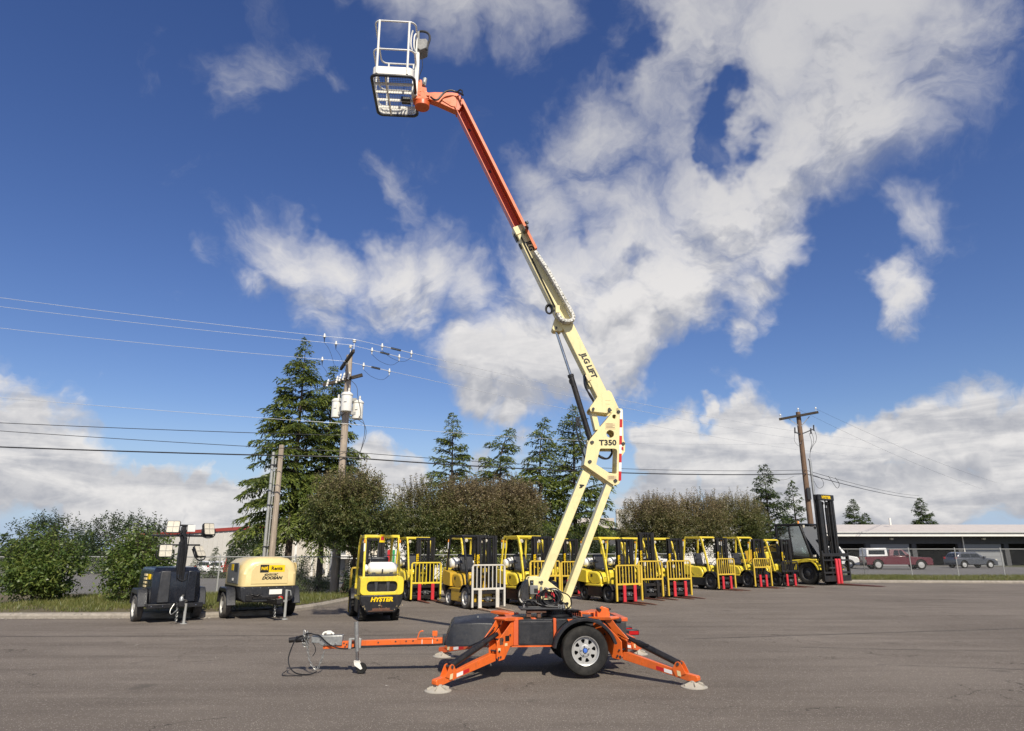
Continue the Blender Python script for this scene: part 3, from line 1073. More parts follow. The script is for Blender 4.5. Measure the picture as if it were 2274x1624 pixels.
for i, (x, h, w) in enumerate([(-30.4, 2.6, .75), (-28.8, 2.8, .8), (-27.3, 3.0, .85)]):
    conifer((x, 68, land_z(x, 68)), h, w, ['clipped cone shrub, leftmost before the white warehouse', 'clipped cone shrub, middle of three before the white warehouse', 'clipped cone shrub, rightmost of three before the warehouse'][i], 50 + i, zb=0.02, droop=0.0, m='needles_far', name='cone_shrub', group='cone shrubs before the warehouse', leaf=0.2, dens=.9, gap=.5)
broadleaf((-22.6, 60, land_z(-22.6, 60)), 1.9, 1.5, 1.3, 1.8, 'tall dark hedge bush beside the warehouse end', 55, m='hedge_leaves', shoots=1100, leaf=0.19, name='hedge_bush', trunk_h=.5, stems=4, clumps=50, cat='shrub')
broadleaf((-20.4, 58, land_z(-20.4, 58)), 2.0, 1.3, 1.2, 2.0, 'dark hedge bush behind the steel and wood poles', 56, m='hedge_leaves', shoots=1100, leaf=0.19, name='hedge_bush', trunk_h=.5, stems=4, clumps=50, cat='shrub')
broadleaf((-44.5, 80, -0.9), 3.2, 5.2, 3.0, 3.2, 'dark leafy tree beyond the light tower at the far left', 57, m='hedge_leaves', shoots=2600, leaf=0.30, name='leafy_tree', trunk_h=1.5, clumps=80)
broadleaf((-54.5, 82, -0.9), 3.0, 5.6, 3.0, 3.4, 'spreading leafy tree at the left edge of the view', 58, m='hedge_leaves', shoots=2600, leaf=0.30, name='leafy_tree', trunk_h=1.5, clumps=80)
broadleaf((4.9, 44.2, 0), 1.3, 1.6, 1.0, 1.2, 'dark bush under the feathery cedar', 59, m='hedge_leaves', shoots=800, leaf=0.13, name='hedge_bush', trunk_h=.4, stems=4, clumps=30, cat='shrub')
broadleaf((2.2, 41.5, 0), 1.5, 2.2, 1.0, 1.4, 'dark bush behind the second-row forklifts', 60, m='hedge_leaves', shoots=1100, leaf=0.13, name='hedge_bush', trunk_h=.4, stems=4, clumps=40, cat='shrub')


def far_wood():
    """far treeline that reads as one mass"""
    rng = np.random.default_rng(5)
    P, D, L, W = [], [], [], []
    r = random.Random(5)
    for x in range(-260, 300, 5):
        y = 170 + r.uniform(-12, 12)
        h = r.uniform(4.5, 7.5) if x < 90 else r.uniform(5.5, 8.5)
        for k in range(190):
            f = r.random()
            wd = 4.2 * (1 - f ** 2.2) + .3
            P.append((x + r.gauss(0, .5) * wd, y + r.gauss(0, .5) * wd, -1 + h * f))
            D.append((r.gauss(0, 1), r.gauss(0, 1), r.gauss(0.3, .6)))
            L.append(r.uniform(.8, 1.6)); W.append(r.uniform(.4, .8))
    D = unit(np.array(D)); S = unit(np.cross(D, rng.normal(size=D.shape)))
    return tag(quads_mesh('far_wood', P, D, S, L, W, M['needles_far']), kind='stuff')


far_wood()


def point_on_verge(r, i0, i1):
    i = r.randint(i0, i1 - 1)
    u, v = r.random(), r.random() ** 0.9
    a = Vector(KERB[i]).lerp(Vector(KERB[i + 1]), u)
    b = Vector(VERGE_BACK[i]).lerp(Vector(VERGE_BACK[i + 1]), u)
    return a.lerp(b, v), v


def grass():
    r = random.Random(3)
    rng = np.random.default_rng(3)
    P, D, L, W = [], [], [], []

    def put(x, y, h):
        P.append((x + r.gauss(0, .03), y + r.gauss(0, .03), 0.10))
        D.append((r.gauss(0, .38), r.gauss(0, .38), 1.0))
        L.append(h * r.uniform(.5, 1.3)); W.append(r.uniform(.008, .016))
    for k in range(5200):
        x = r.uniform(-15, -5.4); y = r.uniform(18.6, 26.2)
        kx = seg_interp([(a, b) for a, b in KERB[:6]], x) if x < -5.6 else 26.5
        if y < kx + .12:
            continue
        # bare soil and leaf litter right by the kerb, tussocks further back
        cover = math.sin(x * 2.1 + y) + math.sin(y * 1.7 - x * .6) + (0.9 if y > kx + 0.9 else -1.4)
        if cover < -0.5 and r.random() < 0.8:
            continue
        for q in range(7):
            put(x + r.gauss(0, .07), y + r.gauss(0, .07), 0.17)
    for k in range(5200):
        p, v = point_on_verge(r, 7, 10)
        for q in range(6):
            put(p.x + r.gauss(0, .1), p.y + r.gauss(0, .1), 0.18 if v > .15 else .08)
    for k in range(5200):
        u, v = r.random() * .30, r.random()
        p = Vector(KERB[10]).lerp(Vector(KERB[11]), u).lerp(Vector(VERGE_BACK[10]).lerp(Vector(VERGE_BACK[11]), u), v)
        for q in range(4):
            put(p.x + r.gauss(0, .1), p.y + r.gauss(0, .1), 0.16)
    for k in range(900):
        p, v = point_on_verge(r, 4, 7)
        for q in range(5):
            put(p.x + r.gauss(0, .1), p.y + r.gauss(0, .1), 0.14)
    D = unit(np.array(D)); S = unit(np.cross(D, rng.normal(size=D.shape)))
    tag(quads_mesh('grass', P, D, S, L, W, M['grass_blades']), kind='stuff')


grass()


def litter():
    """small stones and scraps strewn over the asphalt and the soil by the kerb"""
    r = random.Random(9)
    m = MB()
    for k in range(900):
        if k < 260:
            x, y = r.uniform(-9, 22), r.uniform(7, 30)
            if y > 14 + max(0, x + 6) * 1.0 + 6:
                continue
            s = r.uniform(.004, .013) * (1 if r.random() < .9 else 2.0)
            z = 0.0
        else:
            x = r.uniform(-13, -5.7)
            y = seg_interp([(a, b) for a, b in KERB[:6]], x) + r.uniform(-.35, 1.3)
            s = r.uniform(.008, .03)
            z = 0.0 if y < seg_interp([(a, b) for a, b in KERB[:6]], x) - .17 else .11
        p = [Vector((r.gauss(0, 1), r.gauss(0, 1), abs(r.gauss(0, .5)))) * s for _ in range(4)]
        m.add([(x + q.x, y + q.y, z + q.z) for q in p], [(0, 1, 2), (0, 1, 3), (1, 2, 3), (0, 2, 3)])
    tag(m.build('litter', M['rubble'], smooth=False), kind='stuff')


litter()


def mound(name, label, loc, rx, ry, h, seed, m):
    r = random.Random(seed)
    b = MB()
    for k in range(420):
        a, u = r.uniform(0, 6.28), r.random() ** .6
        z = h * (1 - u ** 1.6)
        s = r.uniform(.06, .2)
        c = Vector((math.cos(a) * u * rx, math.sin(a) * u * ry, z * r.uniform(.85, 1.0)))
        p = [c + Vector((r.uniform(-1, 1), r.uniform(-1, 1), r.uniform(-1, 1))) * s for _ in range(6)]
        b.add(p, [(0, 1, 2), (0, 2, 3), (0, 3, 4), (0, 4, 1), (5, 2, 1), (5, 3, 2), (5, 4, 3), (5, 1, 4)])
    o = b.build(name, m, smooth=False)
    o.location = loc
    return tag(o, label, 'rubble pile')


mound('gravel_pile', 'grey gravel pile behind the fence left of the compressor', (-9.6, 28.6, -0.02), 1.5, 0.9, 0.75, 4, M['yard'])

# ---------------------------------------------------------------------- chain-link fence
def fence_run(pts, height, label, spacing=3.0, pitch=0.058, wire=0.0032, base=0.08):
    root = thing('chain_link_fence', label, 'fence', (pts[0][0], pts[0][1], 0))
    o = Vector((pts[0][0], pts[0][1], 0))
    posts = MB(); n = 0
    V, Fc = [], []
    rail = MB()
    post_src = None
    for a, b in zip(pts, pts[1:]):
        a, b = Vector((*a, 0)) - o, Vector((*b, 0)) - o
        ln = (b - a).length
        t = (b - a).normalized()
        nn = Vector((-t.y, t.x, 0))
        rail.tube([a + Vector((0, 0, height)), b + Vector((0, 0, height))], 0.021, 6)
        k = max(1, round(ln / spacing))
        for i in range(k + 1):
            p = a + t * ln * i / k
            if post_src is None:
                pm = MB(); pm.tube([(0, 0, 0), (0, 0, height + .05)], 0.03, 8); pm.lathe([(0.034, 0), (0.03, .03), (0.0, .05)], (0, 0, height + .05), (0, 0, 1), 8)
                post_src = pm.build('post', M['dull_galv'], root); post_src.location = p
            else:
                inst(post_src, 'post', root, p)
        zig = int((height - base) / pitch)
        m = int(ln / pitch)
        tri = [(math.cos(q * 2.0944) * wire, math.sin(q * 2.0944) * wire) for q in range(3)]
        for i in range(m):
            s0 = i * pitch
            for j in range(zig + 1):
                s = s0 + (pitch if (j % 2) else 0.0)
                c = a + t * s + Vector((0, 0, base + j * pitch)) + nn * (0.004 if j % 2 else -0.004)
                for (u, w) in tri:
                    V.append((c.x + t.x * u + nn.x * w, c.y + t.y * u + nn.y * w, c.z))
        b0 = len(V) - m * (zig + 1) * 3
        idx = np.arange(m * (zig + 1) * 3).reshape(m, zig + 1, 3) + b0
        for q in range(3):
            l = (q + 1) % 3
            Fc.append(np.stack([idx[:, :-1, q], idx[:, :-1, l], idx[:, 1:, l], idx[:, 1:, q]], -1).reshape(-1, 4))
    rail.build('top_rail', M['dull_galv'], root)
    w = np_mesh('chain_link_mesh', np.array(V), np.concatenate(Fc), M['dull_galv'], root)
    w['kind'] = 'stuff'
    return root


fence_run([(-22, 26), (-5.2, 26)], 1.45, 'grey chain-link fence behind the compressor and light tower', pitch=0.062, wire=0.0034)
fence_run([(-5.2, 26), (-4.6, 28.2), (15, 42.2)], 1.5, 'chain-link fence running behind the forklift row', pitch=0.09, wire=0.0036)
fence_run([(15, 42.2), (22, 44.0), (34, 44.6)], 1.75, 'chain-link fence beyond the grass right of the cab forklift', pitch=0.07, wire=0.0036)

# ---------------------------------------------------------------------- buildings
def box_at(m, x0, x1, y0, y1, z0, z1):
    m.box(x0, x1, y0, y1, z0, z1); return m


def warehouse():
    zb = -1.0
    r = thing('warehouse', 'white metal-clad warehouse with dark red roof edge behind the light tower', 'building', (-33, 90, zb))
    # gable end rises towards the ridge; the wall is ribbed sheet
    m = MB()
    x0, x1 = -16.5, 12.0
    h0, h1 = 4.35, 6.3
    def hz(x): return h0 + (h1 - h0) * (x - x0) / (x1 - x0)
    m.add([(x0, 0, 0), (x1, 0, 0), (x1, 0, h1), (x0, 0, h0), (x0, 14, 0), (x1, 14, 0), (x1, 14, h1), (x0, 14, h0)],
          [(0, 1, 2, 3), (4, 7, 6, 5), (0, 3, 7, 4), (1, 5, 6, 2)])
    m.build('wall', M['siding'], r, smooth=False)
    k = 0
    rib = MB(); rib.box(-0.05, 0.05, -0.05, -0.003, 0, 1)
    src = None
    x = x0 + .4
    while x < x1 - .2:
        if src is None:
            src = rib.build('rib', M['siding'], r, smooth=False)
            o = src
        else:
            o = inst(src, 'rib', r)
        o.location = (x, 0, 0); o.scale = (1, 1, hz(x) - .05)
        x += 0.62
    t = MB(); t.beam((x0 - .3, -.12, h0 + .05), (x1 + .3, -.12, h1 + .05), .2, .38)
    t.build('roof_edge', M['trim_red'], r, smooth=False)
    t = MB(); t.add([(x0 - .3, -.2, h0 + .26), (x1 + .3, -.2, h1 + .26), (x1 + .3, 14.2, h1 + .26), (x0 - .3, 14.2, h0 + .26), (x0 - .3, -.2, h0 + .2), (x1 + .3, -.2, h1 + .2), (x1 + .3, 14.2, h1 + .2), (x0 - .3, 14.2, h0 + .2)],
                    [(0, 1, 2, 3), (7, 6, 5, 4), (0, 4, 5, 1), (1, 5, 6, 2), (2, 6, 7, 3), (3, 7, 4, 0)])
    t.build('roof', M['trim_red'], r, smooth=False)
    t = MB(); t.box(-2.6, -2.2, -.2, -.01, 4.6, 4.95); t.build('wall_lamp', M['dark_grey'], r)


def depot():
    zb = -0.9
    r = thing('depot_building', 'cream depot with grey roller door and white canopy behind the cedars', 'building', (-16.3, 72, zb))
    m = MB(); m.box(-8.0, 4.5, 0, 12, 0, 5.6); m.build('wall', M['wall_cream'], r, smooth=False)
    m = MB(); m.box(-8.2, 4.7, -.2, 12.2, 5.6, 5.8); m.build('roof', M['roof_pale'], r, smooth=False)
    for x in (-7.6, -5.9, -4.1, -2.6):
        m = MB(); m.box(x - .12, x + .12, -.12, -.003, 0, 5.6); m.build('pilaster', M['wall_white'], r, smooth=False)
    d = MB(); d.box(-2.35, -0.75, -.05, -.003, .6, 3.7); dd = d.build('roller_door', M['door_grey'], r, smooth=False)
    for k in range(6):
        s = MB(); s.box(-2.3, -.8, -.085, -.052, .72 + k * .5, 1.10 + k * .5); s.build('door_panel', M['door_grey'], dd, smooth=False)
    c = MB(); c.prism([(-1.9, 1.95), (-1.5, 1.75), (4.0, 1.75), (4.0, 2.10), (-1.5, 2.10)], -2.2, -.01); c.build('canopy', M['wall_white'], r, smooth=False)
    for x in (.2, 2.2):
        p = MB(); p.box(x - .08, x + .08, -2.0, -1.86, 0, 1.75); p.build('canopy_post', M['wall_white'], r, smooth=False)
    w = MB(); w.box(1.1, 2.0, -.04, -.003, .2, 1.7); w.build('door', M['rust'], r, smooth=False)
    r2 = thing('white_building', 'white building with red and green door frame behind the rear-facing forklift', 'building', (-12.0, 66, zb))
    m = MB(); m.box(0.3, 11, 0, 6, 0, 6.2); m.build('wall', M['wall_white'], r2, smooth=False)
    m = MB(); m.box(0.1, 11.2, -.25, 6.2, 6.2, 6.45); m.build('roof', M['roof_pale'], r2, smooth=False)
    p = MB(); p.box(.30, .72, -.10, -.003, 0, 2.6); p.build('door_post', M['car_red'], r2, smooth=False)
    p = MB(); p.box(.78, .98, -.10, -.003, 0, 2.6); p.build('door_frame', M['green_cap'], r2, smooth=False)
    p = MB(); p.box(3.5, 5.2, -.05, -.003, 1.2, 2.6); w = p.build('window', M['window_dark'], r2, smooth=False)
    p = MB(); p.box(3.4, 5.3, -.08, -.052, 1.1, 1.2); p.build('sill', M['wall_white'], w, smooth=False)


def workshop():
    r = thing('workshop', 'grey workshop with corrugated upper wall between boom link and plum trees', 'building', (10.3, 61, -.05))
    m = MB(); m.box(-4.5, 6, 0, 10, 0, 3.6); m.build('wall', M['wall_grey'], r, smooth=False)
    m = MB(); m.box(-4.7, -1.35, -.3, 10, 3.6, 4.45); m.build('roof', M['roof_pale'], r, smooth=False)
    m = MB()
    pts = []
    x = -1.2
    while x < 2.6:
        pts += [(x, 0), (x + .07, -.07), (x + .14, -.07), (x + .21, 0)]
        x += .26
    poly = pts + [(x, .2), (-1.2, .2)]
    m.prism(poly, 3.5, 5.2, plane='xy'); o = m.build('corrugated_sheet', M['siding'], r, smooth=False)
    o.location = (0, -.5, 0)
    m = MB(); m.box(0.2, .5, -.25, -.003, 2.9, 3.1); m.build('wall_lamp', M['lens'], r)
    m = MB(); m.box(-.6, 2.2, -.06, -.003, 0, 3.2); m.build('roller_door', M['door_grey'], r, smooth=False)
    r = thing('siding_house', 'small house with white lap siding behind the right plum trees', 'building', (16.3, 58, 0))
    m = MB(); m.box(-2.2, 2.4, 0.05, 6, 0, 3.0); m.build('wall', M['wall_white'], r, smooth=False)
    src = None
    for k in range(17):
        if src is None:
            b = MB(); b.prism([(0, 0), (-.05, 0), (-.02, .17), (0, .17)], -2.2, 2.4, plane='yz')
            src = b.build('siding_board', M['wall_white'], r, smooth=False); src.location = (0, .045, .05)
        else:
            inst(src, 'siding_board', r, (0, .045, .05 + k * .172))
    m = MB(); m.prism([(-2.6, 2.95), (2.8, 2.95), (.1, 4.3)], -.3, 6.3); m.build('roof', M['roof_pale'], r, smooth=False)
    m = MB(); m.box(.4, 1.3, -.035, -.006, 1.1, 2.1); m.build('window', M['window_dark'], r, smooth=False)


def carport():
    r = thing('carport_building', 'low carport with wide pale flat roof and dark open bays at right', 'building', (42, 76, 0))
    m = MB(); m.prism([(-1.5, 3.35), (8, 3.35), (8, 4.65), (7.6, 4.65)], -9, 40, plane='yz', tf=None)
    m.build('roof', M['roof_pale'], r, smooth=False)
    m = MB(); m.box(-9, 40, -1.58, -1.51, 3.10, 3.55); m.build('fascia', M['wall_white'], r, smooth=False)
    m = MB(); m.box(-9, 40, -0.2, 0.0, 2.35, 3.34); m.build('beam', M['wall_grey'], r, smooth=False)
    m = MB(); m.box(-9, 40, 6.5, 6.8, 0, 3.3); m.build('wall', M['wall_grey'], r, smooth=False)
    src = None
    for x in (-8.6, -3.4, 1.6, 6.6, 11.6, 16.6, 21.6, 26.6):
        if src is None:
            b = MB(); b.box(-.25, .25, -.2, .2, 0, 2.345); src = b.build('pillar', M['wall_grey'], r, smooth=False); src.location = (x, 0, 0)
        else:
            inst(src, 'pillar', r, (x, 0, 0))
    for x in (-1.0, 9):
        b = MB(); b.box(x, x + .3, -.5, -.21, 2.75, 2.95); b.build('wall_lamp', M['lens'], r)
    b = MB(); b.cyl((2.2, 5, 4.5), (2.2, 5, 5.3), .12, 8); b.build('vent_pipe', M['white'], r)
    for x in (-3.1, 6.9, 16.9):
        d = MB(); d.box(x, x + 4.3, .05, .12, 0, 2.34); dd = d.build('roller_door', M['door_grey'], r, smooth=False)
        for k in range(5):
            q = MB(); q.box(x + .05, x + 4.25, .02, .048, .06 + k * .46, .48 + k * .46); q.build('door_panel', M['door_grey'], dd, smooth=False)
    for x in (-8.6, 6.6, 21.6):
        d = MB(); d.cyl((x + .32, -.3, 0), (x + .32, -.3, 3.1), .06, 8); d.build('downpipe', M['white'], r)
    d = MB(); d.tube([(-9, -1.66, 3.5), (40, -1.66, 3.5)], .08, 8); d.build('gutter', M['dull_galv'], r)


warehouse(); depot(); workshop(); carport()

# ---------------------------------------------------------------------- utility poles and lines
def transformer(parent, loc, s=1.0):
    m = MB()
    m.lathe([(0.0, 0), (.20 * s, 0), (.205 * s, .03), (.205 * s, .62), (.225 * s, .64), (.225 * s, .69), (.15 * s, .76), (0, .78)], (0, 0, 0), (0, 0, 1), 24)
    o = m.build('transformer', M['white_clean'], parent)
    o.location = loc
    b = MB(); b.lathe([(.045, 0), (.05, .04), (.03, .06), (.05, .1), (.03, .12), (.04, .18), (.0, .2)], (.08, -.05, .74), (0, 0, 1), 10); b.build('bushing', M['white_clean'], o)
    b = MB(); b.box(-.05, .05, -.235 * s, -.2 * s, .35, .50); b.build('label_plate', M['decal_white'], o)
    return o


def pole_left():
    x0, y0 = -6.62, 26.45
    r = thing('utility_pole', 'weathered wooden pole with three white transformers', 'utility pole', (x0, y0, 0))
    m = MB(); m.tube([(0, 0, -.1), (0, 0, 9.35)], .165, 16, r2=.125); m.build('pole', M['pole_wood'], r)
    m = MB(); m.beam((-.55, .9, 9.02), (.52, -1.5, 9.10), .10, .13); m.build('crossarm', M['arm_wood'], r, bevel=.006)
    m = MB(); m.beam((-.95, -.20, 8.05), (.60, -.1, 8.50), .10, .13); m.build('crossarm', M['arm_wood'], r, bevel=.006)
    for (x, y, z) in ((.02, 0, 9.35), (.50, -1.4, 9.15), (-.05, -.1, 8.62)):
        m = MB(); m.cyl((x, y, z), (x, y, z + .34), .012, 6); m.lathe([(.02, 0), (.07, .03), (.055, .06), (.085, .09), (.04, .14), (0, .15)], (x, y, z + .3), (0, 0, 1), 12)
        m.build('insulator', M['white_clean'], r)
    for (x, z) in ((-.78, 8.06), (-.30, 8.28), (-.16, 8.32), (.05, 8.36), (-.42, 8.20)):
        m = MB(); m.lathe([(.02, 0), (.045, .03), (.03, .09), (.045, .12), (.03, .20), (.045, .23), (.02, .32)], (x, -.22, z - .08), (0.25, -.1, 1), 10); m.build('fuse_cutout', M['white_clean'], r)
    transformer(r, (.10, -.38, 6.95), 1.05)
    transformer(r, (.42, .18, 6.75), 1.05)
    transformer(r, (-.42, .12, 6.80), .9)
    m = MB(); m.beam((-.3, 0, 7.5), (.4, 0, 7.5), .08, .12); m.beam((-.3, 0, 6.95), (.4, 0, 6.95), .08, .12); m.build('bracket', M['dull_galv'], r)
    m = MB()
    for k, (a, b, c) in enumerate((((.45, .0, 6.9), (.80, .05, 6.2), (.62, .02, 5.2)), ((.5, .1, 6.7), (.86, .1, 6.1), (.52, .05, 5.0)), ((.12, -.1, 8.3), (.45, -.1, 7.6), (.62, 0, 6.8)), ((-.2, -.1, 8.2), (-.05, -.18, 7.2), (.0, -.2, 6.9)))):
        m.tube([a, ((a[0] + b[0]) / 2 + .12, 0, (a[2] + b[2]) / 2 + .1), b, ((b[0] + c[0]) / 2 + .03, 0, (b[2] + c[2]) / 2), c, (c[0] - .35, 0, c[2] - .18)], .011, 5, smooth=2)
    m.build('drop_cable', M['wire'], r)
    m = MB()
    for k in range(6):
        m.tube([(.165, -.02 * k, 0.2), (.15, -.02 * k, 5.3), (.14, 0, 5.6)], .010, 4)
    m.build('ground_wire', M['wire'], r)


def poles_pair():
    r = thing('utility_pole', 'short bare wooden pole behind the compressor', 'utility pole', (-9.45, 27.6, 0))
    m = MB(); m.tube([(0, 0, -.1), (0, 0, 5.85)], .135, 14, r2=.10); m.build('pole', M['pole_wood'], r)
    r = thing('steel_pole', 'pale steel conduit pole standing against the short wooden pole', 'pole', (-9.72, 27.5, 0))
    m = MB(); m.tube([(0, 0, -.1), (0, 0, 5.55)], .062, 12); m.build('pole', M['dull_galv'], r)
    m = MB(); m.tube([(.11, .03, -.1), (.11, .03, 5.3)], .028, 10); m.build('conduit', M['dull_galv'], r)
    m = MB()
    for z in (1.8, 3.4, 5.0):
        m.box(-.08, .15, -.07, .07, z, z + .05)
    m.build('strap', M['dark_grey'], r)


def pole_right():
    x0, y0 = 17.75, 41.2
    r = thing('utility_pole', 'brown wooden pole with crossarm behind the cab forklift', 'utility pole', (x0, y0, 0))
    m = MB(); m.tube([(0, 0, -.1), (0, 0, 9.95)], .19, 14, r2=.135); m.build('pole', M['pole_dark'], r)
    m = MB(); m.beam((-1.08, .35, 9.56), (.92, -.75, 9.80), .11, .14); m.build('crossarm', M['arm_wood'], r, bevel=.006)
    m = MB(); m.beam((-.55, .1, 9.52), (0, -.1, 9.0), .03, .04); m.beam((.5, -.4, 9.60), (0, -.1, 9.0), .03, .04); m.build('brace', M['dull_galv'], r)
    m = MB(); m.tube([(.34, -.12, 0), (.34, -.12, 6.9), (.30, -.1, 7.05)], .075, 12); m.build('riser_conduit', M['galv'], r)
    for (x, y, z) in ((-1.0, .3, 9.63), (.02, 0, 9.95), (.80, -.7, 9.86)):
        m = MB(); m.cyl((x, y, z - .05), (x, y, z + .16), .012, 6); m.lathe([(.02, 0), (.06, .03), (.045, .06), (.05, .1), (0, .13)], (x, y, z + .14), (0, 0, 1), 10); m.build('insulator', M['white_clean'], r)
    m = MB()
    for (x, z) in ((.55, 8.7), (.75, 8.9), (-.42, 8.75)):
        m.cyl((x, -.2, z - .15), (x + .03, -.2, z + .2), .045, 8)
    m.beam((0, -.1, 8.55), (.75, -.2, 8.85), .05, .06); m.beam((0, -.1, 8.55), (-.42, -.2, 8.65), .05, .06)
    m.build('fuse_cutout', M['dark_grey'], r)
    m = MB()
    for a in ((.6, 8.7), (.8, 8.8), (.45, 8.6)):
        m.tube([(a[0], -.2, a[1]), (a[0] + .12, -.2, a[1] - .6), (.42, -.15, 7.6), (.33, -.12, 6.95)], .012, 5, smooth=2)
    m.tube([(-.42, -.2, 8.6), (-.55, -.2, 8.1), (-.2, -.2, 7.7), (0, -.2, 8.2)], .010, 5, smooth=2)
    m.build('drop_cable', M['wire'], r)
    m = MB()
    m.box(-.10, .10, -.28, -.18, 4.6, 5.3)
    m.tube([(.2, -.2, 6.1), (.9, -.2, 5.9), (1.0, -.2, 5.4), (.6, -.2, 5.2), (.4, -.2, 5.7)], .012, 5, smooth=2)
    m.tube([(1.3, -.2, 6.0), (1.55, -.25, 5.5), (1.75, -.2, 5.2), (1.95, -.2, 5.5), (1.7, -.2, 5.9)], .014, 5, smooth=2)
    m.tube([(-2.4, 0, 6.12), (-1.9, 0, 5.85), (-1.3, 0, 5.75), (-.7, 0, 6.0)], .010, 5, smooth=2)
    m.build('cable_slack', M['wire'], r)


pole_left(); poles_pair(); pole_right()


def line(pts, sag, r, label, m='wire', parts=None):
    """one overhead cable hung through the given points"""
    root = thing('power_line', label, 'power line', pts[0], 0, 'overhead cables')
    o = Vector(pts[0])
    path = []
    for a, b in zip(pts, pts[1:]):
        a, b = Vector(a) - o, Vector(b) - o
        for i in range(20):
            t = i / 20
            path.append(a.lerp(b, t) - Vector((0, 0, sag * 4 * t * (1 - t))))
    path.append(Vector(pts[-1]) - o)
    b = MB(); b.tube(path, r, 5); b.build('cable', M[m], root)
    return root, o


LX, LY = -6.62, 26.4
PR = (17.75, 41.1)
line([(-48, 21.5, 15.2), (LX + .50, LY - 1.4, 9.58), (30, 52, 9.6)], .55, .0075, 'highest pale wire over the crossarm end of the transformer pole', 'wire_pale')
line([(-48, 23.0, 15.0), (LX + .02, LY, 9.78), (30, 54, 9.4)], .55, .0075, 'pale wire over the very top of the transformer pole', 'wire_pale')
line([(-48, 24.4, 14.0), (LX - .05, LY - .1, 9.05), (30, 55, 8.8)], .5, .0075, 'pale wire just below the top of the transformer pole', 'wire_pale')
line([(-48, 25, 10.4), (LX, LY - .15, 6.50), (PR[0], PR[1], 8.0)], .35, .008, 'pale wire below the transformers', 'wire_pale')
line([(-48, 25.4, 8.3), (LX, LY - .17, 6.02)], .32, .013, 'dark cable ending on the transformer pole below the pale wire', 'wire')
line([(-48, 25.6, 8.6), (LX, LY - .17, 5.40), (PR[0] - .1, PR[1] - .15, 6.35)], .30, .012, 'thin black cable above the thick one', 'wire')
line([(-48, 25.8, 7.1), (LX, LY - .18, 5.18), (PR[0] - .1, PR[1] - .18, 6.12), (60, 101, 9.0)], .28, .026, 'thick black communications cable between the two poles', 'wire')
line([(PR[0] - .1, PR[1] - .18, 6.35), (60, 101, 9.4)], .30, .016, 'black cable leaving the brown pole to the right above the thick one', 'wire')
line([(PR[0] + .8, PR[1] - .7, 9.98), (44, 62, 7.6)], .3, .005, 'thin wire from the crossarm end of the brown pole', 'wire')
line([(PR[0] + .02, PR[1], 10.1), (44, 64, 7.2)], .3, .005, 'thin wire from the top of the brown pole', 'wire')


def strain_string(a, b, label):
    """white dead-end bells and a black coiled damper along a span"""
    root = thing('insulator_string', label, 'insulator', a, 0, 'strain insulators on the spans')
    o = Vector(a); b = Vector(b) - o
    d = b.normalized()
    for t, nm in ((0.0, 'bell'), (1.0, 'bell')):
        m = MB(); m.lathe([(.0, .12), (.03, .10), (.04, .04), (.062, -.04), (.025, -.07), (.02, -.18), (0, -.19)], b * t, (0, 0, 1), 10); m.build(nm, M['porcelain'], root)
    m = MB(); m.tube([Vector((0, 0, 0)), b], .014, 6); m.build('rod', M['wire_pale'], root)
    m = MB()
    for k in range(10):
        m.lathe([(.016, 0), (.05, .008), (.05, .016), (.016, .024)], b * (.30 + .034 * k), d, 8)
    m.build('damper', M['wire'], root)
    m = MB(); m.tube([(0, 0, -.18), b * .3 + Vector((0, 0, -.42)), b * .75 + Vector((0, 0, -.48)), b + Vector((0, 0, -.19))], .008, 4, smooth=2); m.build('jumper', M['wire'], root)


def on_span(p, q, sag, t):
    p, q = Vector(p), Vector(q)
    return tuple(p.lerp(q, t) - Vector((0, 0, sag * 4 * t * (1 - t))))


a, b = (LX + .50, LY - 1.4, 9.58), (30, 52, 9.6)
strain_string(on_span(a, b, .55, .0265), on_span(a, b, .55, .0556), 'white bells with black coil, upper of the close pair right of the pole')
a, b = (LX + .02, LY, 9.78), (30, 54, 9.4)
strain_string(on_span(a, b, .55, .021), on_span(a, b, .55, .0487), 'white bells with black coil, lower of the close pair right of the pole')
a, b = (LX - .05, LY - .1, 9.05), (30, 55, 8.8)
strain_string(on_span(a, b, .5, .0158), on_span(a, b, .5, .0412), 'white bells with black coil, on its own below the pair')


def hanging_bell(p, label):
    root = thing('insulator', label, 'insulator', p, 0, 'white bells left of the transformer pole')
    m = MB(); m.lathe([(.0, .12), (.03, .10), (.04, .04), (.062, -.04), (.025, -.07), (0, -.09)], (0, 0, 0), (0, 0, 1), 10); m.build('bell', M['porcelain'], root)
    m = MB(); m.tube([(0, 0, -.06), (.01, 0, -.24)], .03, 6, r2=.012); m.build('clamp', M['wire'], root)
    m = MB(); m.tube([(0, 0, -.24), (.25, 0, -.55), (.5, .02, -1.3), (.62, 0, -1.5)], .007, 4, smooth=2); m.build('jumper', M['wire'], root)


hanging_bell(on_span((LX + .50, LY - 1.4, 9.58), (-48, 21.5, 15.2), .55, .027), 'white bell on the highest wire just left of the transformer pole')
hanging_bell(on_span((LX + .02, LY, 9.78), (-48, 23.0, 15.0), .55, .014), 'white bell nearest the tip of the transformer pole')
hanging_bell(on_span((LX - .05, LY - .1, 9.05), (-48, 24.4, 14.0), .5, .024), 'white bell on the lower pale wire in front of the second cedar')

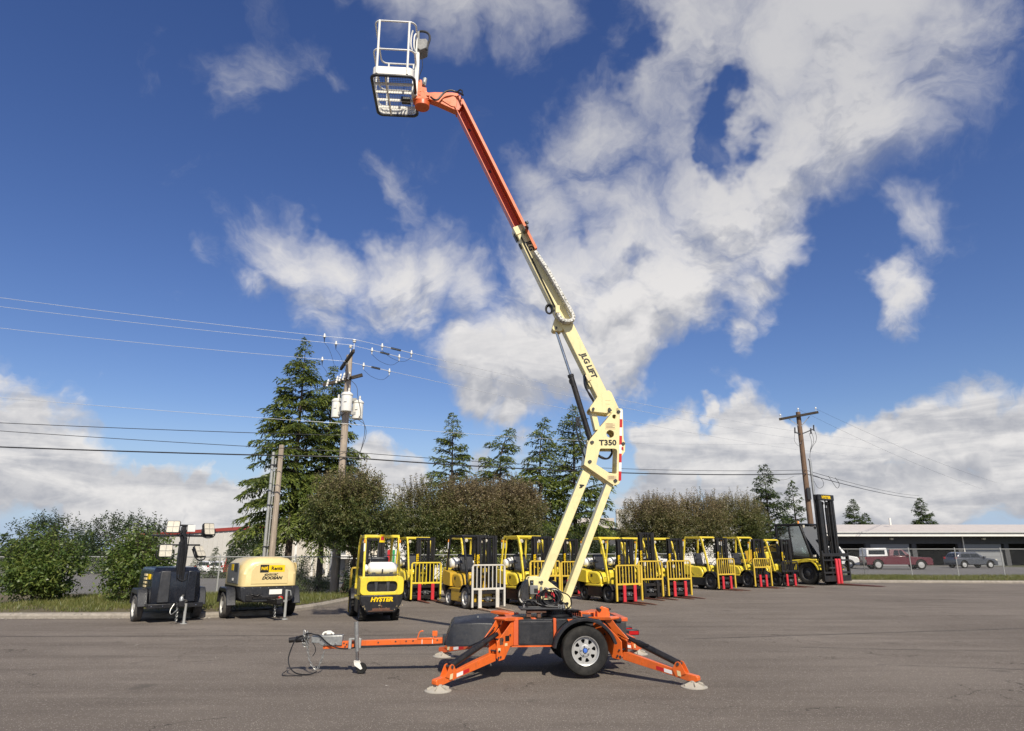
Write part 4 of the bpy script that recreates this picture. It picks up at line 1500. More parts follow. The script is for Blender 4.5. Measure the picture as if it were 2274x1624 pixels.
# ====================================================================== the towable boom lift
def boom_lift():
    root = thing('boom_lift', 'orange and cream towable boom lift with raised boom and white work basket', 'boom lift', (0.6, 10.75, 0), R(4.3))
    OR, CR, BK = M['orange'], M['cream'], M['black_plastic']

    # ---------------- chassis
    m = MB()
    m.box(-.62, 1.02, -.44, .44, .43, .70)
    m.build('chassis', M['dark_grey'], root, bevel=.01)
    m = MB()
    m.box(-.70, -.60, -.41, .41, .70, .752); m.box(.95, 1.05, -.41, .41, .70, .752)
    m.box(-.35, -.28, -.41, .41, .70, .75); m.box(.35, .45, -.41, .41, .70, .75)
    m.build('deck_frame', M['orange_red'], root, bevel=.006)
    m = MB(); m.box(-.598, .948, -.47, .47, .703, .742); m.build('deck', BK, root, bevel=.006)
    for x0, x1 in ((-.620, -.552), (-.052, -.012)):
        for s in (-1, 1):
            m = MB(); m.box(x0, x1, min(s * .44, s * .535), max(s * .44, s * .535), .405, .758); m.build('frame_post', M['orange_red'], root, bevel=.004)
    for s in (-1, 1):
        m = MB()
        m.prism([(-.55, .41), (-.055, .406), (-.055, .705), (-.075, .722), (-.53, .722), (-.55, .705)], s * .46, s * .515)
        p = m.build('side_panel', BK, root, bevel=.008)
        m = MB()
        m.box(-.53, -.075, s * .5155 - .004, s * .5155 + .004, .688, .698); m.box(-.53, -.075, s * .5155 - .004, s * .5155 + .004, .425, .432)
        m.build('rib', BK, p)
    m = MB(); m.box(-.70, -.03, -.53, -.48, .385, .402); m.box(-.70, -.03, .48, .53, .385, .402); m.build('skirt_rail', OR, root)

    # battery hood
    for_secs = []
    for (x, zb, zc, zt, w) in ((-1.575, .405, .46, .48, .40), (-1.50, .40, .66, .685, .44), (-1.46, .40, .69, .715, .46), (-1.10, .398, .70, .765, .47), (-.88, .398, .69, .775, .47), (-.80, .40, .66, .74, .47)):
        for_secs.append([(x, -w - .05, zb), (x, -w, zc), (x, -w + .10, zc + (zt - zc) * .75), (x, -w * .45, zt), (x, w * .45, zt), (x, w - .10, zc + (zt - zc) * .75), (x, w, zc), (x, w + .05, zb)])
    m = MB(); m.loft(for_secs)
    hood = m.build('battery_hood', BK, root, bevel=.010, angle=28)
    m = MB(); m.box(-1.55, -.84, -.535, -.515, .40, .42); m.build('hood_flange', BK, hood)
    m = MB(); m.box(-1.62, -1.45, -.08, .08, .36, .50); m.build('tow_socket', M['dark_grey'], root, bevel=.006)
    m = MB(); m.tube([(-.84, -.46, .80), (-.86, -.44, .765)], .012, 8); m.tube([(-1.12, -.35, .785), (-1.12, -.35, .76)], .014, 8)
    m.build('hood_latch', M['galv'], root)

    # ---------------- tow bar
    m = MB()
    m.prism([(-3.333, .321), (-3.337, .366), (-3.078, .368), (-3.081, .422), (-1.58, .462), (-1.58, .372)], -.05, .05)
    bar = m.build('tow_bar', OR, root, bevel=.006)
    m = MB()
    for (x, z) in ((-3.04, .40), (-3.0, .385), (-3.02, .355), (-2.3, .418), (-2.15, .42), (-2.55, .405), (-1.70, .43), (-2.05, .425)):
        m.cyl((x, -.058, z), (x, -.050, z), .011, 8)
    m.build('bolt', M['dark_grey'], bar)
    m = MB()
    m.prism([(-3.508, .502), (-3.064, .508), (-3.064, .37), (-3.354, .368), (-3.40, .404), (-3.501, .404)], -.07, .07)
    cp = m.build('coupler', M['galv'], root, bevel=.008)
    m = MB()
    for (x, z) in ((-3.31, .385), (-3.23, .388), (-3.155, .392), (-3.37, .455)):
        m.cyl((x, -.08, z), (x, -.068, z), .014, 8)
    m.build('bolt', M['chrome'], cp)
    m = MB(); m.tube([(-3.36, 0, .51), (-3.34, 0, .545), (-3.25, 0, .55), (-3.20, 0, .52)], .014, 8, smooth=1); m.box(-3.30, -3.24, -.03, .03, .52, .565); m.build('latch', M['white'], cp)
    m = MB(); m.lathe([(.0, 0), (.036, 0), (.036, .09), (.045, .10), (.045, .19), (.06, .2), (.06, .26), (.0, .27)], (-3.83, 0, .44), (1, 0, .1), 14); m.build('hitch_head', M['mast_black'], cp)
    # coiled chain and hanging loop of links
    link = MB(); link.tube([(.020 * math.cos(a) * 1.55, .0125 * math.sin(a), 0) for a in [k * math.pi / 4 for k in range(8)]], .0052, 5, closed=True)
    ch = None
    path = [Vector((x, -.085, z)) for x, z in ((-3.56, .409), (-3.545, .34), (-3.525, .26), (-3.50, .17), (-3.46, .10), (-3.40, .062), (-3.37, .09), (-3.345, .16), (-3.322, .23), (-3.301, .319))]
    dense = []
    for a, b in zip(path, path[1:]):
        k = max(1, int(round((b - a).length / .040)))
        dense += [(a.lerp(b, i / k), (b - a).normalized()) for i in range(k)]
    rr = random.Random(2)
    for k in range(26):
        a = k * 2.4
        dense.append((Vector((-3.585 + .035 * math.cos(a), -.03 + .03 * math.sin(a * 1.3), .36 + .20 * k / 26)), Vector((rr.uniform(-1, 1), rr.uniform(-1, 1), rr.uniform(-1, 1))).normalized()))
    chain = thing('safety_chain', None, None); chain.parent = root
    for i, (p, d) in enumerate(dense):
        q = d.to_track_quat('X', 'Z').to_matrix().to_4x4() @ Matrix.Rotation(R(90) * (i % 2), 4, 'X')
        q.translation = p
        if ch is None:
            ch = link.build('chain_link', M['galv'], chain); ch.matrix_local = q
        else:
            inst(ch, 'chain_link', chain, mat4=q)
    m = MB()
    m.tube([(-3.60, -.02, .51), (-3.68, -.04, .50), (-3.74, -.06, .45), (-3.80, -.08, .26), (-3.80, -.10, .16), (-3.73, -.16, .06), (-3.62, -.20, .014), (-3.45, -.22, .013), (-3.37, -.20, .05)], .009, 6, smooth=2)
    m.tube([(-3.60, -.04, .53), (-3.52, -.09, .545), (-3.45, -.09, .52), (-3.39, -.09, .52), (-3.28, -.09, .41), (-3.15, -.09, .345), (-3.0, -.075, .322), (-2.85, -.07, .35)], .011, 6, smooth=2)
    m.tube([(-3.48, -.09, .42), (-3.43, -.11, .36), (-3.42, -.12, .30), (-3.46, -.12, .24)], .006, 5, smooth=2)
    m.tube([(-3.80, -.1, .06), (-3.86, -.2, .014), (-3.78, -.28, .012), (-3.64, -.26, .012), (-3.55, -.30, .012)], .006, 5, smooth=2)
    m.build('brake_cable', M['hose'], root)
    m = MB()
    m.tube([(-2.86, -.075, .355), (-2.70, -.07, .352), (-2.4, -.07, .360), (-2.0, -.065, .365), (-1.7, -.065, .368), (-1.55, -.06, .38)], .015, 7, smooth=2)
    m.tube([(-2.86, -.075, .34), (-2.5, -.075, .35), (-2.2, -.07, .36)], .008, 5, smooth=1)
    m.build('wiring_loom', M['hose'], root)
    # tongue jack with castor
    m = MB(); m.tube([(-2.870, -.125, .695), (-2.835, -.125, .30)], .031, 14)
    jk = m.build('tongue_jack', M['galv'], root)
    m = MB(); m.tube([(-2.838, -.125, .34), (-2.825, -.125, .155)], .024, 12); m.build('inner_tube', M['chrome'], jk)
    m = MB(); m.box(-2.965, -2.925, -.12, -.051, .33, .47); m.box(-2.845, -2.79, -.12, -.051, .34, .465); m.box(-2.96, -2.80, -.12, -.09, .455, .475); m.build('jack_clamp', M['dull_galv'], jk, bevel=.004)
    m = MB(); m.prism([(-2.87, .17), (-2.795, .17), (-2.745, .075), (-2.77, .06), (-2.86, .12)], -.165, -.155); m.prism([(-2.87, .17), (-2.795, .17), (-2.745, .075), (-2.77, .06), (-2.86, .12)], -.095, -.085); m.box(-2.87, -2.795, -.165, -.085, .16, .175); m.build('castor_fork', M['white'], jk)
    m = MB(); m.lathe([(.03, -.022), (.066, -.024), (.074, -.012), (.074, .012), (.066, .024), (.03, .022)], (-2.762, -.125, .075), (0, 1, 0), 24); w = m.build('castor_wheel', M['black_rubber'], jk)
    # brackets on the bar
    m = MB(); m.tube([(-1.99, -.03, .452), (-1.975, -.03, .50), (-1.965, -.03, .535), (-1.935, -.03, .556), (-1.905, -.03, .552)], .012, 4, smooth=1); m.box(-1.99, -1.74, -.055, -.045, .44, .465); m.build('cable_hook', OR, bar, bevel=.003)
    m = MB(); m.box(-1.775, -1.70, -.04, -.02, .485, .555); m.box(-1.76, -1.75, -.04, -.02, .46, .49); m.box(-1.725, -1.715, -.04, -.02, .46, .49); m.build('stow_plate', OR, bar, bevel=.003)
    m = MB()
    for x in (-1.92, -1.77, -2.8):
        m.tube([(x, -.052, .44), (x, -.06, .36), (x, -.04, .35)], .006, 5)
    m.build('cable_tie', M['white'], bar)

    # ---------------- outriggers
    def outrigger(sx, sy, flip):
        ox, oy = sx * 1.65, sy * 1.44
        dx, dy = -sx * .7071, -sy * .7071          # from the pad to the body
        qx, qy = -dy, dx

        def tf(s, z, t):
            return (ox + dx * s + qx * t, oy + dy * s + qy * t, z)

        def P(s, t, z):
            return Vector(tf(s, z, t))
        m = MB()
        # tapered arm of rectangular tube with a blunt nose
        m.prism([(1.05, .235), (1.05, .325), (.98, .338), (.30, .205), (.10, .160), (-.04, .142), (-.055, .125), (-.055, .085), (-.02, .070), (.09, .070), (.30, .112)], -.042, .042, tf=tf)
        arm = m.build('outrigger', OR if sy < 0 else M['orange_red'], root, bevel=.005)
        for t in (-.054, .044):
            m = MB(); m.prism([(.10, .155), (.155, .255), (.175, .285), (.205, .295), (.235, .284), (.25, .26), (.29, .195), (.24, .10)], t, t + .010, tf=tf); m.build('cylinder_ear', OR, arm)
        m = MB(); m.cyl(P(.205, -.064, .262), P(.205, .064, .262), .020, 12); m.cyl(P(1.06, -.085, .275), P(1.06, .085, .275), .018, 12); m.build('pin', M['dark_grey'], arm)
        m = MB()
        a, b = P(.20, 0, .258), P(1.12, 0, .572)
        m.tube([a.lerp(b, .02), a.lerp(b, .66)], .043, 18); m.tube([a.lerp(b, .66), a.lerp(b, .70)], .043, 18, r2=.030); m.tube([a.lerp(b, .70), a.lerp(b, 1.0)], .030, 14)
        m.build('hydraulic_cylinder', M['mast_black'] if sy < 0 else M['black_plastic'], arm)
        m = MB(); h = [P(.62, .05, .46), P(.72, .07, .47), P(.9, .07, .50), P(1.05, .05, .60), P(1.1, .03, .66)]; m.tube(h, .010, 6, smooth=2); m.build('hydraulic_hose', M['hose'], arm)
        m = MB(); m.lathe([(.0, .112), (.022, .112), (.022, .088), (.048, .080), (.052, .058), (.075, .044), (.150, .017), (.170, .009), (.170, .0), (.0, .0)], P(.02, 0, 0), (0, 0, 1), 28)
        for k in range(6):
            an = k * math.pi / 3 + .3
            c = P(.02, 0, 0)
            m.beam(c + Vector((math.cos(an) * .04, math.sin(an) * .04, .06)), c + Vector((math.cos(an) * .14, math.sin(an) * .14, .028)), .010, .03)
        m.build('foot_pad', M['pad'], arm)
        for (s0, s1, mt) in ((.30, .415, 'tape_white'), (.415, .53, 'tape_red')):
            for t in (-.0435, .0435):
                m = MB()
                z = lambda s: .108 + (s - .28) * .168 + .036
                m.prism([(s0, z(s0) - .020), (s1, z(s1) - .020), (s1, z(s1) + .024), (s0, z(s0) + .024)], t - .001, t + .001, tf=tf)
                m.build('reflective_tape', M[mt], arm)
        for t in (-.055, .055):
            m = MB(); m.prism([(.165, .115), (.215, .122), (.225, .185), (.175, .178)], t - .001, t + .001, tf=tf); m.build('warning_decal', M['decal_pale'], arm)
        # bracket: two shaped side plates, top cap and back web
        br = MB()
        plate = [(1.31, .695), (1.36, .735), (1.58, .735), (1.56, .655), (1.47, .62), (1.475, .42), (1.31, .40), (1.185, .245), (1.075, .235), (1.03, .275), (1.033, .475), (1.09, .525)]
        for t in (-.080, .066):
            br.prism(plate, t, t + .014, tf=tf)
        o = br.build('outrigger_bracket', OR if sy < 0 else M['orange_red'], root, bevel=.004)
        br = MB(); br.prism([(1.16, .768), (1.20, .785), (1.56, .765), (1.58, .735), (1.30, .735), (1.17, .745)], -.105, .105, tf=tf); br.build('top_cap', OR, o, bevel=.005)
        br = MB(); br.prism([(1.17, .745), (1.30, .735), (1.16, .60), (.93, .505), (.915, .515), (1.10, .67)], .066, .078, tf=tf); br.prism([(1.42, .42), (1.44, .735), (1.46, .735), (1.45, .42)], -.066, .066, tf=tf); br.build('gusset', OR, o, bevel=.003)
        br = MB()
        for (s, z) in ((1.10, .285), (1.14, .50), (1.07, .36), (1.30, .55)):
            br.cyl(P(s, -.094, z), P(s, .094, z), .013, 10)
        br.build('bolt', M['dark_grey'], o)
        if flip:
            for t, x0, x1, z0, z1, mt in ((-.083, 1.085, 1.155, .44, .53, 'rust'), (-.083, 1.20, 1.285, .475, .545, 'decal_black'), (-.0835, 1.05, 1.10, .36, .40, 'decal_pale'), (-.0832, 1.19, 1.245, .415, .45, 'decal_pale')):
                br = MB(); br.prism([(x0, z0), (x1, z0), (x1, z1), (x0, z1)], -t - .0025 if True else t, -t + .0, tf=tf); br.build('warning_decal', M[mt], o)
                br = MB(); br.prism([(x0, z0), (x1, z0), (x1, z1), (x0, z1)], t, t + .0025, tf=tf); br.build('warning_decal', M[mt], o)
        return arm
    outrigger(-1, -1, True); outrigger(1, -1, False); outrigger(-1, 1, False); outrigger(1, 1, False)

    # ---------------- wheels and fenders
    def wheel(y, s):
        m = MB()
        prof = [(.185, -.085), (.215, -.100), (.270, -.108), (.308, -.098), (.322, -.080), (.324, -.05), (.318, -.046), (.325, -.04), (.326, -.004), (.319, 0), (.326, .004), (.325, .04), (.318, .046), (.324, .05), (.322, .080), (.308, .098), (.270, .108), (.215, .100), (.185, .085)]
        m.lathe(prof, (.35, y, .362), (0, 1, 0), 48, close=True)
        w = m.build('wheel', M['black_rubber'], root)
        f = y + s * .070
        m = MB()
        m.lathe([(.192, s * .030), (.192, s * .034), (.180, s * .028), (.176, s * .002), (.163, -s * .010)], (.35, f, .362), (0, 1, 0), 40, cap=False)
        holes = []
        for k in range(8):
            a = 2 * math.pi * k / 8 + .2
            c, d = math.cos(a), math.sin(a)
            tri = [(.098, -.010), (.098, .010), (.138, .031), (.149, .012), (.149, -.012), (.138, -.031)]
            holes.append([(.35 + c * u - d * v, .362 + d * u + c * v) for u, v in tri])
        holes.append(circle(.35, .362, .036, 16))
        m.prism(circle(.35, .362, .165, 40), f - s * .012, f - s * .006, holes=holes)
        m.lathe([(.082, -s * .004), (.078, s * .004), (.06, s * .010), (.038, s * .010)], (.35, f, .362), (0, 1, 0), 30, cap=False)
        m.build('rim', M['rim_silver'], w)
        m = MB(); m.lathe([(.17, 0), (0, 0)], (.35, f - s * .05, .362), (0, 1, 0), 30); m.build('brake_drum', M['black_paint'], w)
        m = MB(); m.lathe([(.030, -s * .02), (.030, s * .018), (.023, s * .030), (0, s * .032)], (.35, f, .362), (0, 1, 0), 20); m.build('hub_cap', M['blue_cap'], w)
        m = MB()
        for k in range(5):
            a = 2 * math.pi * k / 5 + .5
            c = Vector((.35 + .058 * math.cos(a), f + s * .008, .362 + .058 * math.sin(a)))
            m.cyl(c, c + Vector((0, s * .016, 0)), .0095, 6)
        m.build('wheel_nut', M['chrome'], w)
    wheel(-.70, -1); wheel(.70, 1)
    for s in (-1, 1):
        m = MB()
        secs = []
        for k in range(25):
            a = R(172 - k * 158 / 24)
            row = []
            for r_, y in ((.405, .84), (.432, .845), (.448, .82), (.440, .74), (.425, .56), (.412, .56), (.425, .74), (.428, .81)):
                row.append((.35 + r_ * math.cos(a) * 1.02, s * y, .345 + r_ * math.sin(a)))
            secs.append(row)
        m.loft(secs)
        fd = m.build('fender', BK, root)
        arc = [(.35 + .43 * math.cos(R(a)), .345 + .43 * math.sin(R(a))) for a in range(160, 23, -7)]
        m = MB(); m.prism([(-.010, .43), (-.010, .735), (.02, .748), (.60, .748), (.70, .70)] + arc[::-1][:0] + [(.35 + .43 * math.cos(R(a)), .345 + .43 * math.sin(R(a))) for a in range(30, 161, 7)], s * .535, s * .555)
        m.build('fender_panel', BK, fd, bevel=.006)
        m = MB(); m.prism([(.14, .752), (.25, .752), (.22, .715), (.17, .715)], s * .558, s * .562); m.build('tie_plate', OR, fd)
    m = MB(); m.cyl((.35, -.62, .345), (.35, .62, .345), .035, 12); m.box(.2, .5, -.52, -.46, .37, .43); m.box(.2, .5, .46, .52, .37, .43); m.build('axle', M['black_paint'], root)

    # rear bracket work and boom rest
    m = MB()
    for a in ((.367, .385, -.42, -.20, .755, .832), (.553, .571, -.42, -.20, .755, .832), (.385, .553, -.42, -.20, .818, .832)):
        m.box(*a)
    m.build('step_box', OR, root, bevel=.004)
    m = MB()
    m.box(.60, .80, -.44, -.24, .735, .768); m.box(.605, .665, -.42, -.27, .768, .84)
    m.prism([(.655, .765), (.655, .83), (.675, .885), (.705, .905), (.735, .885), (.76, .888), (.785, .865), (.79, .765)], -.42, -.40); m.prism([(.655, .765), (.655, .83), (.675, .885), (.705, .905), (.735, .885), (.76, .888), (.785, .865), (.79, .765)], -.29, -.27)
    m.build('boom_rest', OR, root, bevel=.006)
    m = MB(); m.cyl((.64, -.44, .862), (.64, -.25, .862), .022, 10); m.cyl((.79, -.44, .872), (.79, -.25, .872), .014, 10); m.build('latch_pin', M['black_paint'], root)
    m = MB(); m.box(1.02, 1.12, -.40, .40, .44, .50); m.build('rear_bumper', M['orange_red'], root, bevel=.005)
    for y in (-.05, .36):
        m = MB(); m.box(1.10, 1.30, y, y + .12, .47, .545); tl = m.build('tail_light', M['black_paint'], root, bevel=.008)
        m = MB(); m.box(1.15, 1.29, y - .004, y - .001, .48, .53); m.box(1.301, 1.305, y + .01, y + .11, .48, .53); m.build('lens', M['tail'], tl)

    # ---------------- turntable
    m = MB(); m.lathe([(.0, .752), (.235, .752), (.235, .785), (.20, .79), (.20, .825), (.225, .83), (.225, .845), (0, .845)], (.08, 0, 0), (0, 0, 1), 40)
    for k in range(40):
        a = 2 * math.pi * k / 40
        m.beam((.08 + .2 * math.cos(a), .2 * math.sin(a), .80), (.08 + .215 * math.cos(a), .215 * math.sin(a), .80), .018, .03)
    m.build('slew_ring', M['black_paint'], root)
    m = MB(); m.box(-.49, .29, -.27, .27, .848, .868); m.box(-.49, -.15, -.29, -.27, .868, .905); m.box(-.49, .10, -.31, -.29, .86, .885)
    tt = m.build('turntable', M['dark_grey'], root, bevel=.005)
    m = MB(); m.box(-.41, -.34, -.26, -.18, .755, .845); m.box(-.25, -.20, -.26, -.16, .745, .845); m.box(-.40, -.12, -.28, -.10, .815, .846); m.build('slew_drive', M['rust'], tt, bevel=.004)
    ped = [(-.374, 1.284), (-.345, 1.309), (-.212, 1.311), (-.150, 1.30), (-.086, 1.267), (.028, 1.174), (.148, 1.092), (.215, 1.04), (.25, .985), (.262, .90), (.266, .85), (.19, .85), (.175, .88), (.122, .945), (.105, 1.02), (.07, 1.065), (-.02, 1.10), (-.226, 1.12), (-.267, 1.066), (-.319, .985), (-.345, 1.067)]
    for y in (-.17, .158):
        m = MB(); m.prism(ped, y, y + .012); pp = m.build('pedestal_plate', CR, root, bevel=.003)
    m = MB()
    for (a, b) in (((-.345, 1.300), (-.17, 1.302)), ((-.09, 1.262), (.145, 1.088)), ((.150, 1.085), (.245, .985)), ((.248, .98), (.256, .87))):
        m.beam((a[0], 0, a[1]), (b[0], 0, b[1]), .318, .010)
    m.box(.085, .285, -.19, .19, .845, .858)
    m.build('pedestal_web', CR, root, bevel=.002)
    m = MB(); m.box(-.235, -.005, -.185, -.172, .99, 1.035); m.build('cross_strap', CR, root, bevel=.003)
    for (x, z) in ((-.17, 1.238), (.205, .935)):
        m = MB(); m.cyl((x, -.20, z), (x, -.171, z), .020, 12); m.beam((x - .045, -.183, z + .004), (x, -.183, z), .010, .016); m.build('pivot_pin', M['dark_grey'], root)
    m = MB(); m.prism([(-.48, .99), (-.44, 1.20), (-.385, 1.265), (-.378, 1.27), (-.36, 1.0)], -.20, .20); m.build('end_cover', BK, root, bevel=.012)
    m = MB(); m.box(-.356, -.236, -.262, -.172, 1.068, 1.195); gb = m.build('ground_control_box', M['grey_plastic'], root, bevel=.008)
    m = MB(); m.box(-.345, -.295, -.19, -.172, 1.20, 1.265); m.build('key_switch_plate', M['decal_black'], root); 
    m = MB(); m.cyl((-.32, -.205, 1.235), (-.32, -.19, 1.235), .012, 10); m.build('key_switch', M['chrome'], root)
    m = MB(); m.box(-.295, -.238, -.2655, -.2625, 1.09, 1.15); m.build('decal', M['decal_black'], gb)
    m = MB(); m.lathe([(.0, 0), (.05, 0), (.062, .015), (.062, .16), (.05, .175), (.0, .175)], (-.42, -.22, .945), (1, 0, 0), 18); m.lathe([(.035, 0), (.035, .06), (.0, .06)], (-.46, -.22, .945), (1, 0, 0), 12); m.build('pump_motor', M['mast_black'], root)
    m = MB(); m.box(-.22, .02, -.165, .10, .87, .985); m.build('valve_block', M['black_paint'], root, bevel=.006)
    m = MB(); m.box(-.135, -.085, -.215, -.172, 1.085, 1.145); m.box(-.13, -.09, -.205, -.172, 1.02, 1.085); m.build('disconnect_plug', M['car_red'], root, bevel=.006)
    m = MB(); m.box(-.20, -.165, -.22, -.172, 1.09, 1.155); m.cyl((-.182, -.20, 1.155), (-.182, -.20, 1.175), .016, 10); m.build('plug', M['grey_plastic'], root)
    # loops of hydraulic hose
    rr = random.Random(12)
    for k in range(9):
        m = MB()
        cx, cz = -.09 + rr.uniform(-.03, .05), 1.02 + rr.uniform(-.02, .02)
        rx, rz = rr.uniform(.10, .19), rr.uniform(.09, .145)
        a0, a1 = rr.uniform(-20, 20), rr.uniform(250, 340)
        ph = rr.uniform(100, 200)
        pts = []
        for q in range(14):
            a = R(ph + a0 + (a1 - a0) * q / 13)
            pts.append((cx + rx * math.cos(a), -.20 - .012 * k - .02 * math.sin(a * .5), cz + rz * math.sin(a)))
        pts.append((.10 + .02 * k * .5, -.22, .93 - .006 * k))
        pts.append((.14, -.24, .875))
        m.tube(pts, rr.choice([.008, .010, .011, .012]), 6, smooth=2)
        m.build('hydraulic_hose', M['hose'], root)
    m = MB(); m.tube([(-.08, -.30, 1.15), (.03, -.31, 1.16), (.10, -.31, 1.10), (.20, -.30, 1.07), (.255, -.30, .99), (.245, -.29, .90), (.17, -.27, .86)], .009, 6, smooth=3); m.build('hydraulic_hose', M['hose'], root)
    m = MB(); m.tube([(-.46, -.31, .93), (-.44, -.31, .985), (-.38, -.31, 1.0), (-.30, -.30, .985), (-.25, -.30, .94), (-.10, -.31, .905), (.10, -.31, .90)], .012, 6, smooth=2); m.tube([(-.40, -.30, .90), (-.42, -.30, .98), (-.36, -.30, .99), (-.31, -.29, .93)], .008, 6, smooth=2); m.build('hydraulic_hose', M['hose'], root)
    for (x, z) in ((.095, .895), (.06, .90), (.13, .90), (-.45, .91)):
        m = MB(); m.cyl((x, -.30, z - .02), (x, -.30, z + .03), .016, 6); m.build('hose_fitting', M['galv'], root)
    m = MB()
    for k in range(6):
        m.tube([(.28 + .03 * k, -.16 + .03 * k, .76), (.27 + .03 * k, -.20, .82 + .01 * (k % 3)), (.24, -.22, .845)], .011, 6, smooth=2)
    m.build('cable_bundle', M['hose'], root)

    # ---------------- lower boom, tension link, knuckle
    m = MB(); m.beam((-.145, 0, 1.24), (.578, 0, 2.89), .20, .140, up=(1, 0, 0)); lb = m.build('lower_boom', CR, root, bevel=.010)
    m = MB(); m.beam((.215, 0, 1.00), (.945, 0, 2.74), .25, .100, up=(1, 0, 0)); lk = m.build('tension_link', CR, root, bevel=.008)
    d = Vector((.723, 0, 1.65)).normalized(); u = Vector((-d.z, 0, d.x))
    text('4', .115, (.475, -.104, 2.665), d.cross(Vector((0, 1, 0))) * -1 if False else Vector((.55, 0, -.84)), Vector((.84, 0, .55)), M['decal_black'], root, bold=.004, align='CENTER')
    # pair of knuckle plates with windows
    upr = [(1.05, 3.885), (1.08, 3.900), (1.15, 3.895), (1.172, 3.873), (1.164, 3.397), (1.189, 3.34), (1.178, 3.202), (1.117, 3.122), (1.086, 2.763), (1.075, 2.72), (1.05, 2.690), (1.01, 2.678), (.962, 2.684), (.518, 2.988), (.585, 3.321), (.633, 3.402)]
    h1 = [(.777, 3.232), (.79, 3.246), (1.015, 3.246), (1.045, 3.235), (1.055, 3.205), (1.03, 2.865), (1.01, 2.851), (.912, 2.862), (.711, 2.994)]
    plates = []
    for y in (-.17, .158):
        m = MB(); m.prism(upr, y, y + .012, holes=[h1, circle(.952, 3.481, .062, 24), circle(1.03, 3.761, .035, 18)])
        plates.append(m.build('knuckle_plate', CR, root, bevel=.002))
    m = MB()
    for (a, b) in (((.523, 2.995), (.588, 3.318)), ((.60, 3.345), (1.04, 3.868)), ((1.09, 3.885), (1.14, 3.885)), ((.53, 2.985), (.955, 2.692))):
        m.beam((a[0], 0, a[1]), (b[0], 0, b[1]), .30, .008)
    m.beam((1.062, 0, 2.80), (1.075, 0, 3.05), .30, .008)
    m.beam((1.158, 0, 3.42), (1.166, 0, 3.86), .30, .008)
    m.build('knuckle_web', CR, root)
    for (x, z) in ((.61, 3.04), (.655, 3.345), (1.005, 2.745), (1.10, 3.842), (1.155, 3.33), (.96, 3.86)):
        m = MB(); m.cyl((x, -.195, z), (x, .195, z), .022, 12); m.box(x - .03, x + .03, -.185, -.179, z - .012, z + .012)
        m.build('pivot_pin', M['dark_grey'], root)
    m = MB(); m.box(1.125, 1.155, -.176, -.171, 3.225, 3.275); m.build('warning_decal', M['tape_red'], plates[0])
    for (x0, x1, z0, z1) in ((.88, 1.04, 3.56, 3.66), (.885, 1.03, 2.755, 2.825), (1.13, 1.16, 3.22, 3.25)):
        m = MB(); m.box(x0, x1, -.1745, -.1715, z0, z1); m.build('warning_decal', M['decal_pale'], plates[0])
        m = MB()
        for q in range(4):
            zz = z0 + (z1 - z0) * (.2 + .2 * q)
            m.box(x0 + .012, x1 - .012 - .03 * (q % 2), -.1765, -.1748, zz, zz + .005)
        m.build('decal_print', M['rust'], plates[0])
    text('T350', .118, (.768, -.1735, 3.335), (1, 0, .012), (0, 0, 1), M['decal_black'], plates[0], bold=.0035, wide=1.12)
    segs = [(3.875, 3.720, 0), (3.718, 3.588, 1), (3.586, 3.452, 0), (3.450, 3.312, 1), (3.310, 3.168, 0), (3.166, 3.030, 1), (3.028, 2.888, 0), (2.886, 2.745, 1)]
    for (za, zb, c) in segs:
        xa, xb = 1.142 + (za - 3.8) * .062, 1.142 + (zb - 3.8) * .062
        m = MB(); m.prism([(xa - .021, za), (xa + .021, za), (xb + .021, zb), (xb - .021, zb)], -.1752, -.1715); m.build('reflective_tape', M['tape_red' if c else 'tape_white'], plates[0])
    m = MB()
    for k in range(4):
        m.tube([(.70, -.06 + .03 * k, 3.22), (.80, -.08, 3.10 + .012 * k), (.93, -.08 + .02 * k, 3.09), (1.00, -.05, 3.17 + .01 * k), (.99, -.03, 3.26)], .013, 6, smooth=2)
    m.build('hose_loop', M['hose'], root)
    m = MB()
    m.tube([(.46, -.13, 3.75), (.40, -.15, 3.62), (.44, -.15, 3.40), (.52, -.14, 3.15), (.57, -.10, 3.05)], .012, 6, smooth=2)
    m.tube([(.50, -.13, 3.70), (.46, -.16, 3.55), (.50, -.16, 3.38), (.56, -.15, 3.25)], .009, 6, smooth=2)
    m.box(.42, .48, -.12, -.07, 3.62, 3.76)
    m.build('cylinder_hose', M['hose'], root)
    # strut between knuckle and main boom
    m = MB(); m.beam((.712, 0, 3.855), (.772, 0, 3.56), .16, .085, up=(1, 0, 0)); m.build('levelling_link', CR, root, bevel=.006)

    # ---------------- main boom
    D = Vector((-.4160, 0, .9094)); U = Vector((.9094, 0, .4160))

    def bp(z, off=0.0, y=0.0):
        """point on the boom centre line at height z"""
        x = .83 + (z - 4.2) * (-.4575)
        p = Vector((x, y, z))
        return p + U * off
    m = MB(); m.beam(bp(4.08), bp(7.08), .22, .196, up=U); mbm = m.build('main_boom', CR, root, bevel=.012)
    foot = [(.655, 3.915), (.640, 3.885), (.655, 3.845), (.955, 3.818), (1.11, 3.865), (1.118, 3.895), (1.005, 4.165), (.96, 4.20), (.82, 4.15), (.80, 4.12)]
    for y in (-.145, .133):
        m = MB(); m.prism(foot, y, y + .012); fp = m.build('boom_foot_plate', CR, root, bevel=.003)
    m = MB(); m.beam((.66, 0, 3.845), (.95, 0, 3.82), .266, .008); m.beam((.645, 0, 3.90), (.80, 0, 4.12), .266, .008); m.build('boom_foot_web', CR, root)
    for (x, z) in ((.695, 3.885), (.955, 3.885), (1.085, 3.875)):
        m = MB(); m.cyl((x, -.17, z), (x, -.146, z), .022, 12)
        m.build('pivot_pin', M['dark_grey'], root)
    m = MB()
